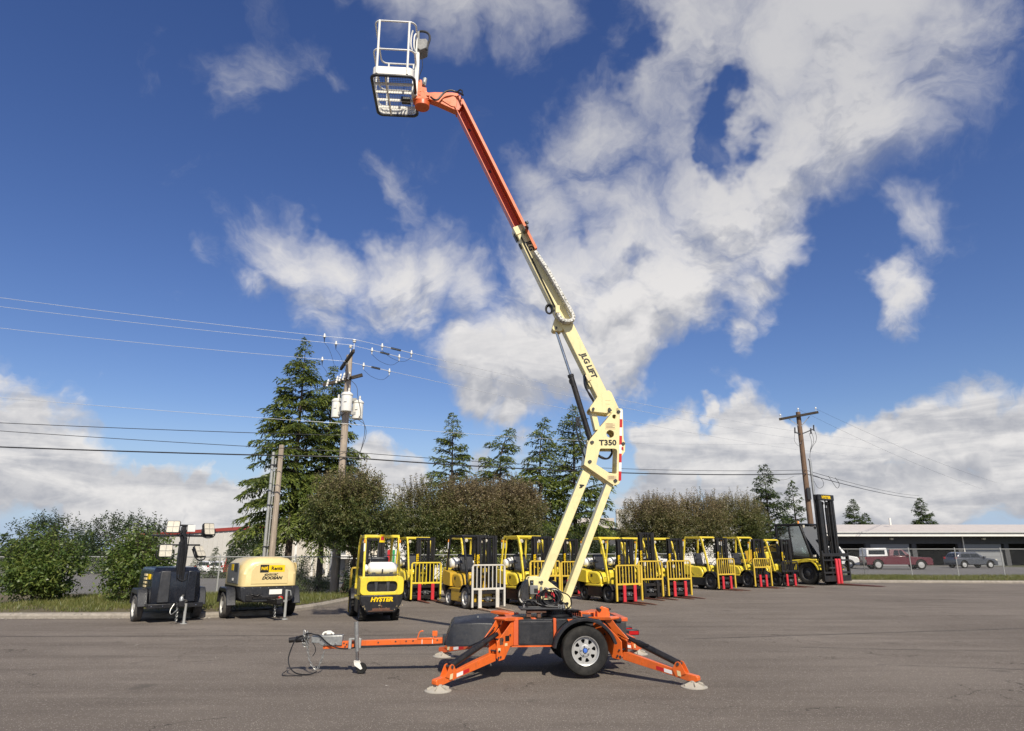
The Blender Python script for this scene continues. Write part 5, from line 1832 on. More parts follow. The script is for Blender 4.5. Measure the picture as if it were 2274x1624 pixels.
    for q in range(2):
        m.box(.90, .985 - .02 * q, -.1475, -.1455, 4.03 - .06 * q, 4.036 - .06 * q)
    m.build('decal_print', M['decal_pale'], root)
    text('JLG LIFT', .125, bp(4.82, .008, -.1125), -D, U, M['decal_black'], mbm, bold=.005, shear=.12, wide=1.0)
    text('JLG', .125, bp(6.80, .015, -.1125), -D, U, M['decal_black'], mbm, bold=.005, shear=.12)
    m = MB(); m.beam(bp(4.40, -.085, -.115), bp(4.50, -.085, -.115), .012, .06, up=U); m.build('decal', M['decal_pale'], mbm)
    m = MB(); m.beam(bp(4.31, -.11), bp(4.42, -.115), .18, .02, up=U); m.build('stop_block', CR, mbm)
    # collar at the mouth of the main boom
    m = MB(); m.beam(bp(6.96), bp(7.10), .245, .222, up=U); m.build('boom_collar', CR, mbm, bevel=.006)
    m = MB(); m.beam(bp(6.90, -.118), bp(7.02, -.118), .10, .02, up=U); m.beam(bp(6.76, -.112), bp(6.84, -.112), .06, .018, up=U); m.build('wear_pad', M['dark_grey'], mbm)
    # hoses at the boom heel
    m = MB()
    for k in range(4):
        m.tube([bp(4.52, -.10, -.05 + .03 * k), Vector((.60, -.06 + .03 * k, 4.28)), Vector((.66 + .01 * k, -.06, 4.12)), Vector((.74, -.04, 4.02)), Vector((.70, -.03, 3.90))], .014, 6, smooth=2)
    m.build('hose_loop', M['hose'], root)

    # ---------------- telescopic section
    m = MB(); m.beam(bp(6.6, 0, .025), bp(9.47, 0, .025), .11, .150, up=U); ex = m.build('boom_extension', M['ext_shaded'], root, bevel=.006)
    for off, y0, y1, h in ((-.072, -.105, .082, .014), (.030, -.052, -.028, .010), (.074, -.085, .082, .012)):
        m = MB(); m.beam(bp(6.62, off, (y0 + y1) / 2), bp(9.46, off, (y0 + y1) / 2), y1 - y0, h, up=U); m.build('flange', M['orange'], ex, bevel=.002)
    for z_ in (9.02, 8.2):
        m = MB(); m.beam(bp(z_, -.01, -.031), bp(z_ - .05, -.01, -.031), .006, .035, up=U); m.build('slot', M['black_paint'], ex)
    # tray standing off the near side carries the hoses
    m = MB()
    a, b = bp(6.60, .084, -.150), bp(9.46, .084, -.150)
    m.beam(a, b, .150, .008, up=U)
    a, b = bp(6.60, .066, -.222), bp(9.46, .066, -.222)
    m.beam(a, b, .008, .045, up=U)
    m.build('hose_tray', M['orange'], root, bevel=.002)
    m = MB(); m.beam(bp(6.93, .02, -.18), bp(6.99, .02, -.18), .26, .012, up=U); m.beam(bp(6.93, .08, -.20), bp(6.99, .08, -.20), .25, .014, up=U); m.cyl(bp(7.0, .095, -.30), bp(7.04, .095, -.30), .03, 10); m.build('tray_guide', M['dark_grey'], mbm)
    # drag chain: separate links running down, round the bend and back to the fixed end
    ctr = [Vector(p) for p in ((-.214, -.185, 6.553), (-.130, -.185, 6.42), (-.016, -.185, 6.235), (.268, -.185, 5.700), (.345, -.185, 5.55), (.392, -.185, 5.452), (.405, -.185, 5.40), (.385, -.185, 5.36), (.335, -.185, 5.342), (.265, -.185, 5.342), (.205, -.185, 5.362), (.165, -.185, 5.42), (.13, -.185, 5.51))]
    tot, pos = 0.0, []
    for a, b in zip(ctr, ctr[1:]):
        ln = (b - a).length
        while tot < ln:
            pos.append((a.lerp(b, tot / ln), (b - a).normalized()))
            tot += .046
        tot -= ln
    lm = MB(); lm.box(-.0225, .0225, -.065, .065, -.026, .026); lm.box(-.019, .019, -.070, -.0655, -.022, .022); lm.box(-.010, .010, -.05, .05, .027, .030)
    car = thing('hose_carrier', None, None); car.parent = root
    src = None
    for (p, dd) in pos:
        up = Vector((0, 1, 0)); sd = dd.cross(up).normalized()
        Mx = Matrix((dd, up, sd)).transposed().to_4x4(); Mx.translation = p
        if src is None:
            src = lm.build('carrier_link', M['carrier'], car); src.matrix_local = Mx
        else:
            inst(src, 'carrier_link', car, mat4=Mx)
    m = MB(); m.box(.10, .17, -.26, -.11, 5.47, 5.60); m.build('carrier_anchor', CR, root, bevel=.004)
    m = MB()
    for k in range(3):
        m.tube([(.01 + (.062 - .008 * k) * math.cos(a), -.15 + .018 * k, 5.57 + (.085 - .01 * k) * math.sin(a)) for a in [q * math.pi / 8 for q in range(16)]], .013, 6, closed=True)
    m.build('hose_loop', M['hose'], root)
    m = MB()
    for k in range(3):
        m.tube([Vector((.06 - .01 * k, -.135, 5.52)), bp(5.60, -.07 + .006 * k, -.125), bp(6.2, -.065 + .006 * k, -.125), bp(6.9, -.06 + .006 * k, -.125)], .006, 5)
    m.build('hydraulic_line', M['hose'], root)

    # ---------------- lift cylinder
    m = MB(); m.prism([(.112, 5.44), (.062, 5.25), (.085, 5.215), (.21, 5.205), (.30, 5.30), (.24, 5.42)], -.09, .09); m.build('cylinder_bracket', CR, root, bevel=.006)
    m = MB(); m.cyl((.125, -.11, 5.26), (.125, .11, 5.26), .022, 12); m.build('pivot_pin', M['dark_grey'], root)
    m = MB(); m.tube([(.135, 0, 5.25), (.375, 0, 4.45)], .023, 14); m.build('cylinder_rod', M['chrome'], root)
    m = MB(); m.tube([(.365, 0, 4.48), (.368, 0, 4.47), (.38, 0, 4.43), (.66, 0, 3.42)], .045, 18); m.tube([(.363, 0, 4.485), (.375, 0, 4.445)], .052, 18); cb = m.build('lift_cylinder', M['mast_black'], root)
    m = MB(); m.tube([(.36, -.03, 4.42), (.33, -.05, 4.38), (.345, -.05, 4.32), (.41, -.04, 4.28)], .009, 6, smooth=2); m.build('cylinder_hose', M['hose'], cb)

    # ---------------- jib, rotator and work basket
    jib = [(-2.16, 9.70), (-2.02, 9.722), (-1.70, 9.735), (-1.60, 9.722), (-1.525, 9.62), (-1.50, 9.55), (-1.60, 9.36), (-1.66, 9.375), (-1.957, 9.511), (-2.108, 9.566)]
    m = MB(); m.prism(jib, -.075, .075); m.build('jib', OR, root, bevel=.008)
    m = MB(); m.prism([(-1.90, 9.56), (-1.63, 9.66), (-1.56, 9.56), (-1.60, 9.42), (-1.70, 9.43)], -.0885, -.0765); m.build('jib_plate', OR, root, bevel=.003)
    m = MB(); m.prism([(-1.63, 9.345), (-1.56, 9.34), (-1.48, 9.53), (-1.55, 9.66), (-1.60, 9.60)], -.11, .11); m.build('boom_head', M['orange_red'], root, bevel=.006)
    m = MB()
    m.tube([(-2.08, -.12, 9.58), (-2.02, -.15, 9.50), (-1.95, -.15, 9.50), (-1.90, -.15, 9.58), (-1.83, -.15, 9.68), (-1.72, -.15, 9.725), (-1.62, -.13, 9.70), (-1.55, -.20, 9.63), (-1.50, -.24, 9.56)], .017, 8, smooth=2)
    m.tube([(-1.60, -.14, 9.70), (-1.56, -.15, 9.74), (-1.52, -.16, 9.72), (-1.51, -.18, 9.65), (-1.53, -.20, 9.60)], .014, 8, smooth=2)
    m.build('hydraulic_hose', M['hose'], root)
    m = MB()
    for y in (-.10, .088):
        m.prism([(-2.34, 9.55), (-2.342, 9.86), (-2.31, 9.935), (-2.27, 9.955), (-2.25, 9.93), (-2.245, 9.80), (-2.165, 9.785), (-2.155, 9.70), (-2.12, 9.68), (-2.105, 9.63), (-2.12, 9.58), (-2.17, 9.555)], y, y + .012, holes=[[(-2.30, 9.62), (-2.30, 9.70), (-2.262, 9.70), (-2.262, 9.60)]])
    m.box(-2.345, -2.335, -.088, .088, 9.56, 9.86)
    m.build('rotator_bracket', OR, root, bevel=.002)
    m = MB(); m.lathe([(.0, 0), (.125, 0), (.135, .012), (.135, .10), (.12, .115), (0, .115)], (-2.235, 0, 9.43), (0, 0, 1), 28); m.build('rotator', M['orange_red'], root)
    m = MB(); m.box(-2.40, -2.12, -.09, .09, 9.548, 9.56); m.cyl((-2.13, -.12, 9.63), (-2.13, .12, 9.63), .025, 12); m.build('pivot_plate', OR, root)
    m = MB(); m.tube([(-2.215, -.09, 9.83), (-2.195, -.09, 9.98)], .038, 14); m.build('actuator', M['dull_galv'], root)
    m = MB(); m.lathe([(.0, -.005), (.026, -.005), (.026, .01), (0, .01)], (-2.213, -.13, 9.86), (0, 1, 0), 14); m.build('actuator_port', M['black_paint'], root)
    # basket
    bx0, bx1, by0, by1, zf = -3.085, -2.365, -.55, .55, 9.655
    bk = None

    def ring(z, r, inset=0.0, rad=.11):
        m = MB(); m.tube([(x, y, z) for x, y in rrect(bx0 + inset, bx1 - inset, by0 + inset, by1 - inset, rad, 5)], r, 8, closed=True); return m
    bk = ring(zf - .012, .027, -.01, .10).build('basket', M['dark_grey'], root)
    m = MB(); m.prism(rrect(bx0 + .004, bx1 - .004, by0 + .004, by1 - .004, .10, 5), zf + .012, zf + .182, plane='xy', holes=[rrect(bx0 + .010, bx1 - .010, by0 + .010, by1 - .010, .094, 5)[::-1]]); m.build('toe_board', M['white'], bk)
    ring(zf + 1.13, .0165).build('top_rail', M['white_clean'], bk)
    ring(zf + .535, .0165).build('mid_rail', M['white_clean'], bk)
    for (x, y) in ((-3.0, by0), (-2.475, by0), (-2.95, by1), (-2.475, by1), (bx0, .0), (bx1, -.2), (bx1, .2)):
        m = MB(); m.tube([(x, y - .012 if y == by0 else y, zf + .02), (x, y - .012 if y == by0 else y, zf + 1.13)], .020 if y == by0 else .016, 8); m.build('rail_post', M['white_clean'], bk)
    for y in (-.36, -.14, .08, .30):
        m = MB(); m.box(bx0 + .02, bx1 - .02, y, y + .008, zf - .055, zf + .004); m.box(bx0 + .02, bx1 - .02, y, y + .05, zf - .002, zf + .004); m.build('floor_bar', M['white_clean'], bk)
    m = MB(); m.box(-2.86, -2.835, by0 + .04, by1 - .04, zf - .05, zf + .004); m.build('floor_bar', M['white_clean'], bk)
    m = MB()
    k = 0
    while bx0 + .03 + k * .045 < bx1 - .03:
        x = bx0 + .03 + k * .045
        m.box(x, x + .004, by0 + .03, by1 - .03, zf + .004, zf + .010); k += 1
    k = 0
    while by0 + .03 + k * .045 < by1 - .03:
        y = by0 + .03 + k * .045
        m.box(bx0 + .03, bx1 - .03, y, y + .004, zf + .0102, zf + .0145); k += 1
    g = m.build('floor_grating', M['mesh_dark'], bk, smooth=False); g['kind'] = 'stuff'
    m = MB(); m.box(-2.62, -2.46, .0, .16, zf - .05, zf - .004); m.build('floor_bracket', M['dark_grey'], bk)
    m = MB(); m.prism([(-2.425, 9.60), (-2.425, 10.10), (-2.395, 10.24), (-2.395, 10.62), (-2.315, 10.64), (-2.315, 10.2), (-2.325, 9.60)], -.12, .02); m.build('basket_support', M['white_clean'], bk, bevel=.004)
    m = MB(); m.prism([(-2.42, 10.72), (-2.40, 10.78), (-2.20, 10.80), (-2.165, 10.75), (-2.18, 10.60), (-2.30, 10.53), (-2.40, 10.60)], -.16, .10); cbx = m.build('control_box', M['grey_plastic'], bk, bevel=.015)
    m = MB(); m.prism([(-2.38, 10.78), (-2.385, 10.95), (-2.33, 10.99), (-2.32, 10.79)], -.14, -.04); m.build('control_panel', M['grey_plastic'], cbx, bevel=.01)
    m = MB(); m.tube([(-2.33, -.12, 10.98), (-2.24, -.12, 10.985), (-2.155, -.12, 10.94), (-2.13, -.12, 10.84), (-2.165, -.12, 10.70), (-2.19, -.12, 10.58)], .022, 8, smooth=2); m.build('guard_hoop', M['dark_grey'], cbx)
    m = MB(); m.tube([(-2.42, -.45, 10.70), (-2.45, -.42, 10.60), (-2.45, -.40, 10.38), (-2.40, -.35, 10.32), (-2.36, -.3, 10.34)], .016, 6, smooth=2); m.tube([(bx1, -.40, zf + 1.02), (bx1 - .03, -.42, zf + .95), (bx1 - .03, -.42, zf + .72), (bx1, -.38, zf + .66)], .015, 6, smooth=2); m.build('grab_handle', M['white_clean'], bk)
    m = MB(); m.tube([(-2.28, -.10, 10.52), (-2.26, -.14, 10.35), (-2.245, -.14, 10.18), (-2.30, -.12, 10.02), (-2.30, -.1, 9.9)], .007, 5, smooth=2); m.build('control_cable', M['hose'], bk)
    return root


def speckled():
    m = bpy.data.materials.new('speckled_carrier')
    m.use_nodes = True
    t = NT(m.node_tree)
    b = t.n['Principled BSDF']
    oc = t.node('ShaderNodeTexCoord').outputs['Object']
    geo = t.node('ShaderNodeObjectInfo')
    w = t.vmath('ADD', oc, geo.outputs['Location'])
    n = t.noise(w, 38, 4, 0.7)
    c = t.mix(t.maprange(n, 0.50, 0.60), (0.72, 0.70, 0.64), (0.12, 0.12, 0.10))
    t.l.new(c, b.inputs['Base Color'])
    b.inputs['Roughness'].default_value = 0.6
    return m


M['carrier'] = speckled()
boom_lift()

# ====================================================================== forklifts
def tyre(m, c, r, w, s=1.0, lugs=False, ax=(0, 1, 0), n=32):
    """tyre of radius r and width w as a closed ring"""
    h = w / 2
    prof = [(r * .62, -h * .82), (r * .72, -h), (r * .90, -h), (r * .98, -h * .82), (r, -h * .5), (r, h * .5), (r * .98, h * .82), (r * .90, h), (r * .72, h), (r * .62, h * .82)]
    m.lathe(prof, c, ax, n, close=True)
    if lugs:
        c = Vector(c)
        k = int(2 * math.pi * r / .085)
        for i in range(k):
            a = 2 * math.pi * i / k
            for sd in (-1, 1):
                aa = a + (math.pi / k if sd > 0 else 0)
                p = c + Vector((math.cos(aa) * r, sd * h * .52, math.sin(aa) * r))
                q = c + Vector((math.cos(aa) * (r + .014), sd * h * .52, math.sin(aa) * (r + .014)))
                m.beam(p, q, .036, h * .98, up=(0, 1, 0))


def truck_wheel(parent, x, y, r, w, side, tm, rm, lugs=False, dish=.05):
    m = MB(); tyre(m, (x, y, r), r, w, lugs=lugs)
    o = m.build('wheel', tm, parent)
    f = y + side * w * .40
    m = MB(); m.lathe([(r * .66, side * .012), (r * .60, side * .004), (r * .54, -side * dish), (r * .30, -side * dish * .7), (r * .26, -side * dish * .2), (r * .20, 0), (0, side * .004)], (x, f, r), (0, 1, 0), 28, cap=False)
    m.build('rim', rm, o)
    m = MB()
    for k in range(6):
        a = k * math.pi / 3
        c = Vector((x + r * .38 * math.cos(a), f - side * dish * .7, r + r * .38 * math.sin(a)))
        m.cyl(c - Vector((0, side * .01, 0)), c + Vector((0, side * .022, 0)), r * .035, 6)
    m.build('wheel_nut', M['dark_grey'], o)
    return o


def forklift(heel, psi, label, yellow='yellow', guard='yellow', lbr='yellow_worn', fork='red', blade='fork_steel', lbr_top=1.24, lbr_bar=.60,
             lbr_legs=True, mast_h=2.12, guard_h=2.12, tank=True, tyres='black_rubber', rims='dark_grey', lugs=False, fw=.31, letters=True,
             rear=False, decal=False, lower='black_paint', fork_sp=.25, s=1.0, origin=None, beacon=False, group='yellow forklifts parked in a row', fork_len=1.06, third_name=None):
    fwd = Vector((math.sin(psi), -math.cos(psi), 0))
    if origin is None:
        org = Vector((heel[0], heel[1], 0)) - fwd * 1.22 * s
    else:
        org = Vector((origin[0], origin[1], 0))
    root = thing('forklift', label, 'forklift', org, math.atan2(fwd.y, fwd.x), group)
    root.scale = (s, s, s)
    Y, G, BKp = M[yellow], M[guard], M['black_paint']
    # chassis and lower skirts
    m = MB(); m.prism([(-1.02, .24), (-1.10, .40), (-1.10, .545), (.40, .545), (.52, .50), (1.02, .50), (1.02, .20), (.36, .15), (-.40, .15), (-.55, .26)], -.40, .40)
    m.build('chassis', M[lower], root, bevel=.015)
    m = MB(); m.prism([(-.50, .17), (.34, .17), (.34, .52), (-.50, .52)], -.50, .50); m.build('side_skirt', M[lower], root, bevel=.03)
    # counterweight: shell with a rear window showing the radiator
    m = MB()
    m.prism(rrect(-.54, .54, .64, 1.08, .10, 4), -1.17, -1.05, plane='yz', holes=[rrect(-.38, .38, .715, .965, .09, 4)[::-1]])
    m.prism([(-1.05, .64), (-.50, .60), (-.50, 1.0), (-1.05, 1.08)], -.54, .54)
    cw = m.build('counterweight', Y, root, bevel=.035, seg=3)
    m = MB(); m.box(-1.10, -1.052, -.40, .40, .70, .98); m.build('radiator_grille', M['black_paint'], cw)
    for y in (-.15, .15):
        m = MB(); m.prism([(y - .03, .71), (y + .03, .71), (y + .045, .97), (y - .045, .97)], -1.14, -1.10, plane='yz')
        m.build('grille_strut', M['dark_grey'], cw, bevel=.01)
    m = MB(); m.prism([(-.53, .638), (.53, .638), (.52, .50), (.46, .34), (.34, .22), (-.34, .22), (-.46, .34), (-.52, .50)], -1.165, -.95, plane='yz'); lw = m.build('rear_bumper', M['black_paint'], root, bevel=.02)
    m = MB(); m.box(-1.175, -1.166, -.22, .22, .27, .33); m.cyl((-1.17, 0, .345), (-1.17, 0, .40), .02, 8); m.build('tow_pin', M['rust'] if rear else M['dark_grey'], lw)
    # bonnet and side covers
    m = MB(); m.prism([(-.56, .53), (.22, .53), (.25, .62), (.20, .80), (.08, .94), (-.10, .985), (-.56, .985)], -.46, .46); hd = m.build('bonnet', Y, root, bevel=.06, seg=3)
    m = MB()
    for sd in (-1, 1):
        m.prism([(-.50, .60), (-.05, .58), (.17, .62), (.17, .605), (-.05, .563), (-.50, .585)], sd * .462 - .003, sd * .462 + .003)
        m.prism([(-.52, .95), (-.44, .70), (-.28, .585), (-.30, .58), (-.46, .69), (-.545, .95)], sd * .462 - .003, sd * .462 + .003)
    m.build('trim_line', M['decal_black'], hd)
    m = MB(); m.prism([(-.62, .50), (.36, .50), (.30, .575), (-.62, .565)], -.515, .515); m.build('side_cover', Y, root, bevel=.02)
    if decal:
        for sd in (1, -1):
            m = MB(); m.prism([(-.34, .80), (-.24, .80), (-.24, .89), (-.34, .89)], sd * .463 - .003, sd * .463 + .004); m.build('decal', M['decal_black'], hd)
        text('Rents', .085, (-.20, .468, .845), (-1, 0, 0), (0, 0, 1), M['decal_black'], hd, bold=.002) if False else None
        text('Rents', .085, (.02, .470, .845), (-1, 0, 0), (0, 0, 1), M['decal_black'], hd, bold=.002)
    # floor, step, cowl
    m = MB(); m.box(.20, .66, -.46, .46, .44, .475); m.box(.24, .42, -.55, .55, .30, .33); m.build('floor_plate', M['black_paint'], root)
    m = MB(); m.prism([(.56, .47), (.74, .47), (.74, .98), (.66, 1.06), (.56, .92)], -.44, .44); fc = m.build('front_cowl', Y, root, bevel=.03)
    m = MB(); m.box(.742, .746, .26, .40, .78, .90); m.build('capacity_plate', M['decal_white'], fc)
    m = MB(); m.tube([(.62, .05, .95), (.50, .05, 1.12)], .025, 8)
    m.tube([(.50 + .17 * math.cos(a) * .5, .05 + .17 * math.sin(a), 1.12 + .17 * math.cos(a) * .85) for a in [k * math.pi / 8 for k in range(16)]], .014, 6, closed=True)
    m.build('steering_wheel', M['black_paint'], root)
    for sd, a in ((1, -.02), (-1, .02)):
        m = MB()
        secs = []
        for k in range(9):
            an = R(158 - 134 * k / 8)
            x, z = .70 + (fw + .055) * math.cos(an), fw + (fw + .055) * math.sin(an)
            secs.append([(x, sd * .36, z), (x, sd * .585, z), (x * 1.0 + .02 * math.cos(an), sd * .585, z + .02 * math.sin(an)), (x + .02 * math.cos(an), sd * .36, z + .02 * math.sin(an))])
        m.loft(secs); m.build('fender', M['black_paint'], root)
    # seat
    m = MB(); m.box(-.42, .04, -.24, .24, .985, 1.10); st = m.build('seat', M['black_plastic'], root, bevel=.04)
    m = MB(); m.beam((-.40, 0, 1.06), (-.52, 0, 1.55), .46, .11, up=(1, 0, 0)); m.build('backrest', M['black_plastic'], st, bevel=.04)
    m = MB(); m.tube([(-.30, .27, 1.08), (-.32, .27, 1.28), (-.12, .27, 1.30)], .018, 6); m.tube([(-.30, -.27, 1.08), (-.32, -.27, 1.28), (-.12, -.27, 1.30)], .018, 6); m.build('hip_guard', M['black_paint'], st)
    # overhead guard
    gh = guard_h
    g = MB()
    for sd in (-1, 1):
        y = sd * .45
        p = [(.66, y, .56), (.60, y, .86), (.47, y * .99, 1.40), (.33, y * .97, 1.86), (.26, y * .96, gh - .10), (.20, y * .95, gh - .035), (.12, y * .95, gh)]
        for a, b in zip(p, p[1:]):
            g.beam(a, b, .055, .085, up=(1, 0, .3))
        p = [(-.98, y, 1.02), (-.90, y * .99, 1.45), (-.80, y * .96, gh - .08), (-.72, y * .95, gh)]
        for a, b in zip(p, p[1:]):
            g.beam(a, b, .055, .075, up=(1, 0, .2))
        g.beam((-.76, y * .95, gh), (.16, y * .95, gh), .055, .06)
    g.beam((.14, -.455, gh), (.14, .455, gh), .07, .07)
    g.beam((-.74, -.455, gh), (-.74, .455, gh), .07, .07)
    gd = g.build('overhead_guard', G, root, bevel=.010)
    bar = None
    for k in range(5):
        y = -.29 + .145 * k
        if bar is None:
            b = MB(); b.box(-.72, .12, -.006, .006, gh - .045, gh + .020); bar = b.build('roof_bar', G, gd); bar.location = (0, y, 0)
        else:
            inst(bar, 'roof_bar', gd, (0, y, 0))
    for sd in (-1, 1):
        m = MB(); m.lathe([(.0, -.06), (.03, -.055), (.05, -.01), (.052, .01), (.0, .016)], (.27, sd * .34, gh - .13), (1, 0, -.15), 14); m.build('headlamp', M['lens'], gd)
        m = MB(); m.box(-.955, -.90, sd * .44 - .02, sd * .44 + .02, gh - .45, gh - .22) if False else m.lathe([(0, 0), (.022, .0), (.022, .20), (0, .20)], (-.885, sd * .455, gh - .38), (0.05, 0, 1), 8); m.build('rear_lamp', M['tape_white'], gd)
        m = MB(); m.lathe([(0, 0), (.023, .0), (.023, .07), (0, .07)], (-.872, sd * .455, gh - .16), (0.05, 0, 1), 8); m.build('rear_lamp', M['amber'], gd)
    if beacon:
        m = MB(); m.lathe([(.05, 0), (.05, .02), (.04, .04), (.038, .10), (0, .12)], (-.6, -.3, gh + .03), (0, 0, 1), 14); m.build('beacon', M['amber'], gd)
    # gas bottle
    if tank:
        m = MB(); m.lathe([(.0, -.40), (.09, -.395), (.125, -.375), (.130, -.33), (.152, -.30), (.158, -.24), (.158, .24), (.152, .29), (.10, .335), (.05, .345), (.05, .36), (.095, .365), (.10, .42), (0, .42)], (-.86, 0, 1.27), (0, 1, 0), 26)
        tk = m.build('gas_bottle', M['white_clean'], root)
        for y in (-.17, .0, .17) if not rear else (-.01,):
            m = MB(); m.lathe([(.155, -.018), (.163, -.018), (.163, .018), (.155, .018)], (-.86, y, 1.22), (0, 1, 0), 26, close=True); m.build('strap', M['dark_grey'], tk)
        m = MB(); m.box(-.98, -.72, -.30, .30, 1.075, 1.11); m.box(-.985, -.965, -.28, -.20, 1.075, 1.20); m.box(-.985, -.965, .16, .24, 1.075, 1.20); m.tube([(-.90, .38, 1.18), (-.92, .43, 1.10), (-.86, .40, 1.02), (-.7, .3, 1.0)], .016, 6, smooth=1); m.build('bottle_cradle', M['dark_grey'], root)
    # wheels
    for sd in (-1, 1):
        truck_wheel(root, .70, sd * .46, fw, .21, sd, M[tyres], M[rims], lugs)
        truck_wheel(root, -.74, sd * .41, .245, .17, sd, M[tyres if tyres != 'tyre_dusty' else 'black_rubber'], M[rims], rear)
    # mast
    mh = mast_h
    ms = MB()
    for y in (-.30, .30):
        ms.box(.94, .96, y - .035, y + .035, .06, mh); ms.box(.96, 1.06, y - .035 if y > 0 else y + .023, y - .023 if y > 0 else y + .035, .06, mh)
        ms.box(1.06, 1.075, y - .035, y + .035, .06, mh)
    ms.box(.93, .98, -.335, .335, mh - .10, mh); ms.box(.93, .97, -.335, .335, mh * .55, mh * .55 + .12); ms.box(.93, .98, -.335, .335, .30, .42)
    mo = ms.build('mast', M['mast_black'], root, bevel=.004)
    for y in (-.225, .225):
        for j, (x0, w) in enumerate(((.985, .03),)):
            b = MB(); b.box(x0, x0 + .085, y - .022, y + .022, .10, mh - .012); b.box(x0 + .02, x0 + .06, y - .034, y + .034, .10, mh - .02); b.build('inner_rail', M['mast_black'], mo, bevel=.003)
        b = MB(); b.cyl((.955, y * .72, .15), (.955, y * .72, mh * .82), .032, 10); b.cyl((.955, y * .72, mh * .82), (.955, y * .72, mh - .06), .02, 8); b.build('lift_cylinder', M['dark_grey'], mo)
    for y in (-.055, .05):
        b = MB(); b.box(1.02, 1.045, y - .014, y + .014, .5, mh - .08); b.lathe([(.0, -.018), (.05, -.018), (.05, .018), (0, .018)], (1.01, y, mh - .07), (0, 1, 0), 12); b.build('lift_chain', M['mast_black'], mo)
    b = MB()
    for q in range(3):
        b.tube([(1.0, .10 + .025 * q, .45), (1.01, .10 + .025 * q, mh - .14), (.98, .10 + .025 * q, mh - .06), (.96, .10 + .025 * q, mh - .16), (.96, .10 + .025 * q, .8)], .011, 5, smooth=1)
    b.build('mast_hose', M['hose'], mo)
    b = MB(); b.box(.965, 1.02, -.255, .255, mh - .075, mh - .01); b.build('crosshead', M['mast_black'], mo)
    if letters:
        text('HYSTER', .115, (1.0765, -.300, mh * .55), (0, 0, 1), (0, -1, 0), M['decal_yellow'], mo, bold=.003, shear=.1)
    # carriage
    m = MB()
    for z in (.10, .44):
        m.box(1.12, 1.165, -.50, .50, z, z + .10)
    for y in (-.22, .22):
        m.box(1.06, 1.12, y - .03, y + .03, .08, .58)
    m.box(1.10, 1.16, -.5, -.46, .10, .54); m.box(1.10, 1.16, .46, .5, .10, .54)
    cr = m.build('carriage', M['mast_black'], root, bevel=.005)
    m = MB(); m.cyl((1.14, -.32, .30), (1.14, .32, .30), .03, 8); m.box(1.10, 1.17, -.10, .08, .24, .36); m.tube([(1.15, -.1, .26), (1.18, -.03, .22), (1.17, .06, .27), (1.15, .1, .36)], .012, 5, smooth=1); m.build('side_shift', M['dark_grey'], cr)
    m = MB(); m.cyl((1.17, -.02, .30), (1.185, -.02, .30), .035, 8); m.cyl((1.17, .08, .25), (1.182, .08, .25), .02, 8); m.build('fitting', M['galv'], cr)
    # load backrest
    L = M[lbr]
    m = MB()
    z0 = .07 if lbr_legs else lbr_bar - .06
    for y in (-.53, .53):
        m.box(1.155, 1.205, y - .030, y + .030, z0, lbr_top - .05)
    p = [(1.18, -.53, lbr_top - .06), (1.18, -.515, lbr_top - .02), (1.18, -.48, lbr_top), (1.18, .48, lbr_top), (1.18, .515, lbr_top - .02), (1.18, .53, lbr_top - .06)]
    for a, b in zip(p, p[1:]):
        m.beam(a, b, .045, .045, up=(1, 0, 0))
    m.box(1.158, 1.200, -.50, .50, lbr_bar - .030, lbr_bar + .030)
    lb = m.build('load_backrest', L, root, bevel=.006)
    bar = None
    for k in range(7):
        y = -.39 + .13 * k
        if bar is None:
            b = MB(); b.box(1.172, 1.190, -.013, .013, lbr_bar + .031, lbr_top - .022); bar = b.build('bar', L, lb); bar.location = (0, y, 0)
        else:
            inst(bar, 'bar', lb, (0, y, 0))
    # forks
    for y in (-fork_sp, fork_sp):
        m = MB(); m.prism([(1.17, .035), (1.215, .035), (1.215, .56), (1.20, .58), (1.17, .58)], y - .055, y + .055); fk = m.build('fork', M[fork], root, bevel=.004)
        m = MB(); m.loft([[(1.17, y - .055, .015), (1.17, y + .055, .015), (1.17, y + .055, .058), (1.17, y - .055, .058)], [(1.17 + fork_len * .8, y - .052, .015), (1.17 + fork_len * .8, y + .052, .015), (1.17 + fork_len * .8, y + .052, .036), (1.17 + fork_len * .8, y - .052, .036)], [(1.17 + fork_len, y - .032, .014), (1.17 + fork_len, y + .032, .014), (1.17 + fork_len, y + .032, .024), (1.17 + fork_len, y - .032, .024)]])
        m.build('fork_blade', M[blade], fk, smooth=False)
    # mirrors, hoses and clutter about the cowl
    m = MB()
    for q in range(4):
        m.tube([(.78, -.15 + .1 * q, .55), (.88, -.14 + .1 * q, .75), (.92, -.12 + .08 * q, 1.0)], .014, 5, smooth=1)
    m.cyl((.86, -.30, .38), (.96, -.30, .75), .03, 8); m.cyl((.86, .30, .38), (.96, .30, .75), .03, 8)
    m.build('tilt_cylinder', M['dark_grey'], root)
    m = MB()
    for q in range(3):
        m.tube([(.60, -.25 - .05 * q, .95), (.58, -.26 - .05 * q, 1.14)], .010, 5); m.lathe([(0, -.02), (.02, 0), (0, .02)], (.58, -.26 - .05 * q, 1.15), (0, 0, 1), 8)
    m.build('control_lever', M['black_paint'], root)
